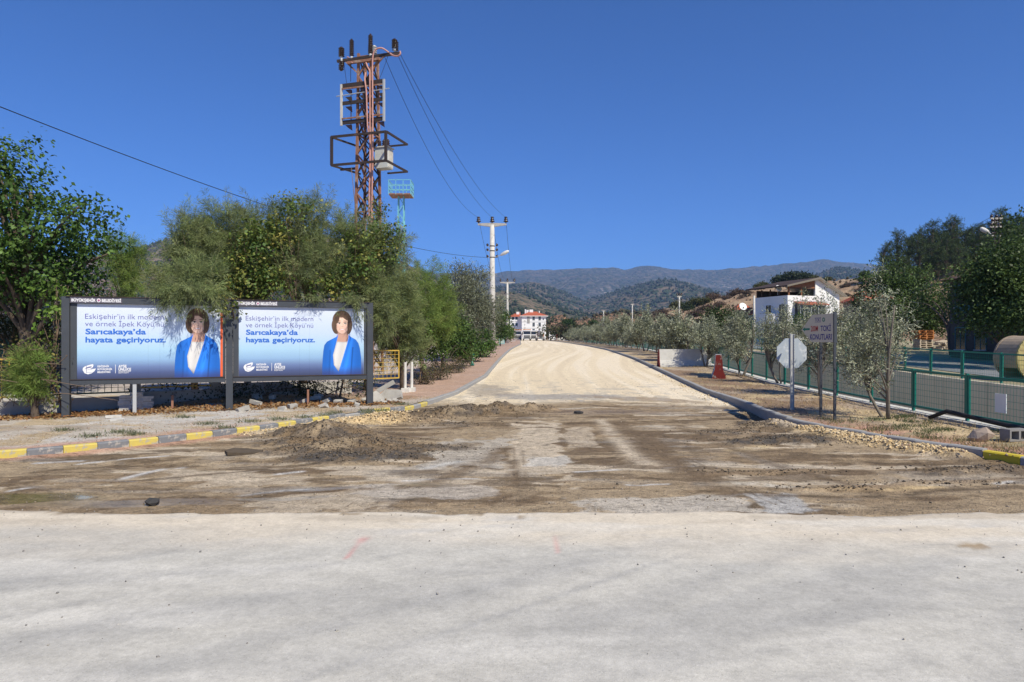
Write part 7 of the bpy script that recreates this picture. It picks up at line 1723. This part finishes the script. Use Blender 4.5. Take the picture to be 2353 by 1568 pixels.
# sparse stones over the dirt, gravel and the street
n_ = 2600; y_ = 7.6 + g.uniform(size=n_) ** 1.3 * 20; x_ = g.uniform(-1, 1, n_) * np.minimum(8, 3 + y_ * .5); ok = (x_ > XL(y_) + .1) & (x_ < XR(y_) - .1); x_, y_ = x_[ok], y_[ok]
scatter('loose_stones', x_, y_, zgrid(x_, y_, ys, XX, ZZ), .018, [(.30, .25, .19), (.13, .11, .09), (.40, .33, .25), (.20, .15, .10), (.36, .30, .24)], 403)
n_ = 520; y_ = 7.42 - g.uniform(size=n_) ** 2.6 * 3.5; x_ = g.uniform(-6, 6, n_); scatter('street_grit', x_, y_, np.full(n_, .016), .011, [(.22, .21, .2), (.35, .32, .28), (.5, .47, .42)], 404)
n_ = 900; t_ = g.uniform(0, 1, n_); x_ = 6.3 + g.uniform(0, 2.7, n_); y_ = g.uniform(10, 24, n_); scatter('verge_stones', x_, y_, np.array([vergez(a, b) for a, b in zip(x_, y_)]), .03, [(.40, .25, .18), (.45, .38, .30), (.30, .22, .16)], 405)
n_ = 1500; y_ = g.uniform(11, 20, n_); x_ = XL(y_) - .2 - np.abs(g.normal(size=n_)) * 2.2; scatter('pavement_stones', x_, y_, np.array([walkz(a, b) for a, b in zip(x_, y_)]), .022, [(.45, .28, .20), (.48, .42, .36), (.36, .28, .2)], 406)
# fallen leaves along the foot of the wall
n_ = 5200; s_ = g.uniform(-2.5, 7.6, n_); off = .35 + np.abs(g.normal(size=n_)) * .42 + g.normal(size=n_) * .18; x_ = BL.x + bd.x * s_ - bnrm.x * (off - .45); y_ = BL.y + bd.y * s_ - bnrm.y * (off - .45)
P = np.stack([x_, y_, np.array([walkz(a, b) for a, b in zip(x_, y_)]) + g.uniform(.005, .035, n_)], -1); D = unit(np.stack([g.normal(size=n_), g.normal(size=n_), g.normal(size=n_) * .35], -1))
V, Q = leaf_arrays(P, D, .075, .05, g, .15, np.array([0, 0, 1.0])); tag(leafset('leaf_litter', [(V, Q, tint(g, n_, [(.34, .17, .07), (.45, .26, .11), (.24, .11, .05), (.50, .34, .16)]))], m_leaf), kind='stuff')
def blades(name, x, y, z, h, cols, seed, spread=.35, wd=.006):
    g = rs(seed); n_ = len(x); P = np.stack([x, y, z], -1); D = unit(np.stack([g.normal(size=n_) * spread, g.normal(size=n_) * spread, np.ones(n_)], -1)); V, Q = leaf_arrays(P, D, h * g.uniform(.5, 1.4, n_), wd, g, 0); tag(leafset(name, [(V, Q, tint(g, n_, cols))], m_feather), kind='stuff')
n_ = 15000; y_ = 9.5 + g.uniform(size=n_) ** 1.5 * 32; x_ = XR(y_) + .2 + g.uniform(size=n_) * (FX(y_) - .35 - XR(y_)); ok = fbm(x_ * 1.3, y_ * .8, 4, 72) > g.uniform(.40, .60, n_); x_, y_ = x_[ok], y_[ok]
blades('dry_grass', x_, y_, np.array([vergez(a, b) for a, b in zip(x_, y_)]), .09, [(.46, .34, .16), (.55, .42, .22), (.36, .26, .13)], 411, .6, .007)
c_ = np.stack([g.uniform(6.6, 9, 46), g.uniform(10, 15, 46)], -1); x_ = np.repeat(c_[:, 0], 60) + g.normal(size=46 * 60) * .10; y_ = np.repeat(c_[:, 1], 60) + g.normal(size=46 * 60) * .10; ok = x_ > XR(y_) + .2; x_, y_ = x_[ok], y_[ok]
blades('green_weeds', x_, y_, np.array([vergez(a, b) for a, b in zip(x_, y_)]), .07, [(.14, .17, .08), (.18, .19, .10), (.11, .14, .06)], 412, .8, .012)
pts = [gp(x, y, .13) for x, y in ((210, 1003), (275, 995), (310, 1000), (515, 985), (575, 970), (750, 955), (770, 950), (840, 945), (850, 950), (875, 945), (420, 960), (640, 965), (700, 960), (150, 990), (920, 930), (480, 975))]
x_ = np.concatenate([p[0] + g.normal(size=130) * .12 for p in pts]); y_ = np.concatenate([p[1] + g.normal(size=130) * .08 for p in pts]); blades('pavement_weeds', x_, y_, np.array([walkz(a, b) for a, b in zip(x_, y_)]), .085, [(.20, .22, .13), (.25, .25, .16), (.16, .18, .10)], 413, .8, .012)
n_ = 5000; y_ = g.uniform(10.5, 20, n_); x_ = XL(y_) - .3 - g.uniform(0, 4.5, n_); ok = fbm(x_ * 1.3, y_ * 2, 4, 63) > g.uniform(.46, .62, n_); x_, y_ = x_[ok], y_[ok]; blades('pavement_straw', x_, y_, np.array([walkz(a, b) for a, b in zip(x_, y_)]), .05, [(.48, .36, .18), (.40, .28, .14)], 414, 1.2, .007)
# ---------------------------------------------------------------- air
hz = MB(); hz.box((0, 4000, 450 - 5), (26000, 22000, 900))
hm = bpy.data.materials.new('air'); hm.use_nodes = True
hn = hm.node_tree.nodes
for n in list(hn):
    if n.type != 'OUTPUT_MATERIAL': hn.remove(n)
pv = hn.new('ShaderNodeVolumePrincipled')
pv.inputs['Color'].default_value = (.36, .58, 1.0, 1); pv.inputs['Density'].default_value = 1.0e-4; pv.inputs['Anisotropy'].default_value = 0.0
hm.node_tree.links.new(pv.outputs[0], [n for n in hn if n.type == 'OUTPUT_MATERIAL'][0].inputs['Volume'])
ho = hz.build('haze', hm); tag(ho, kind='stuff')
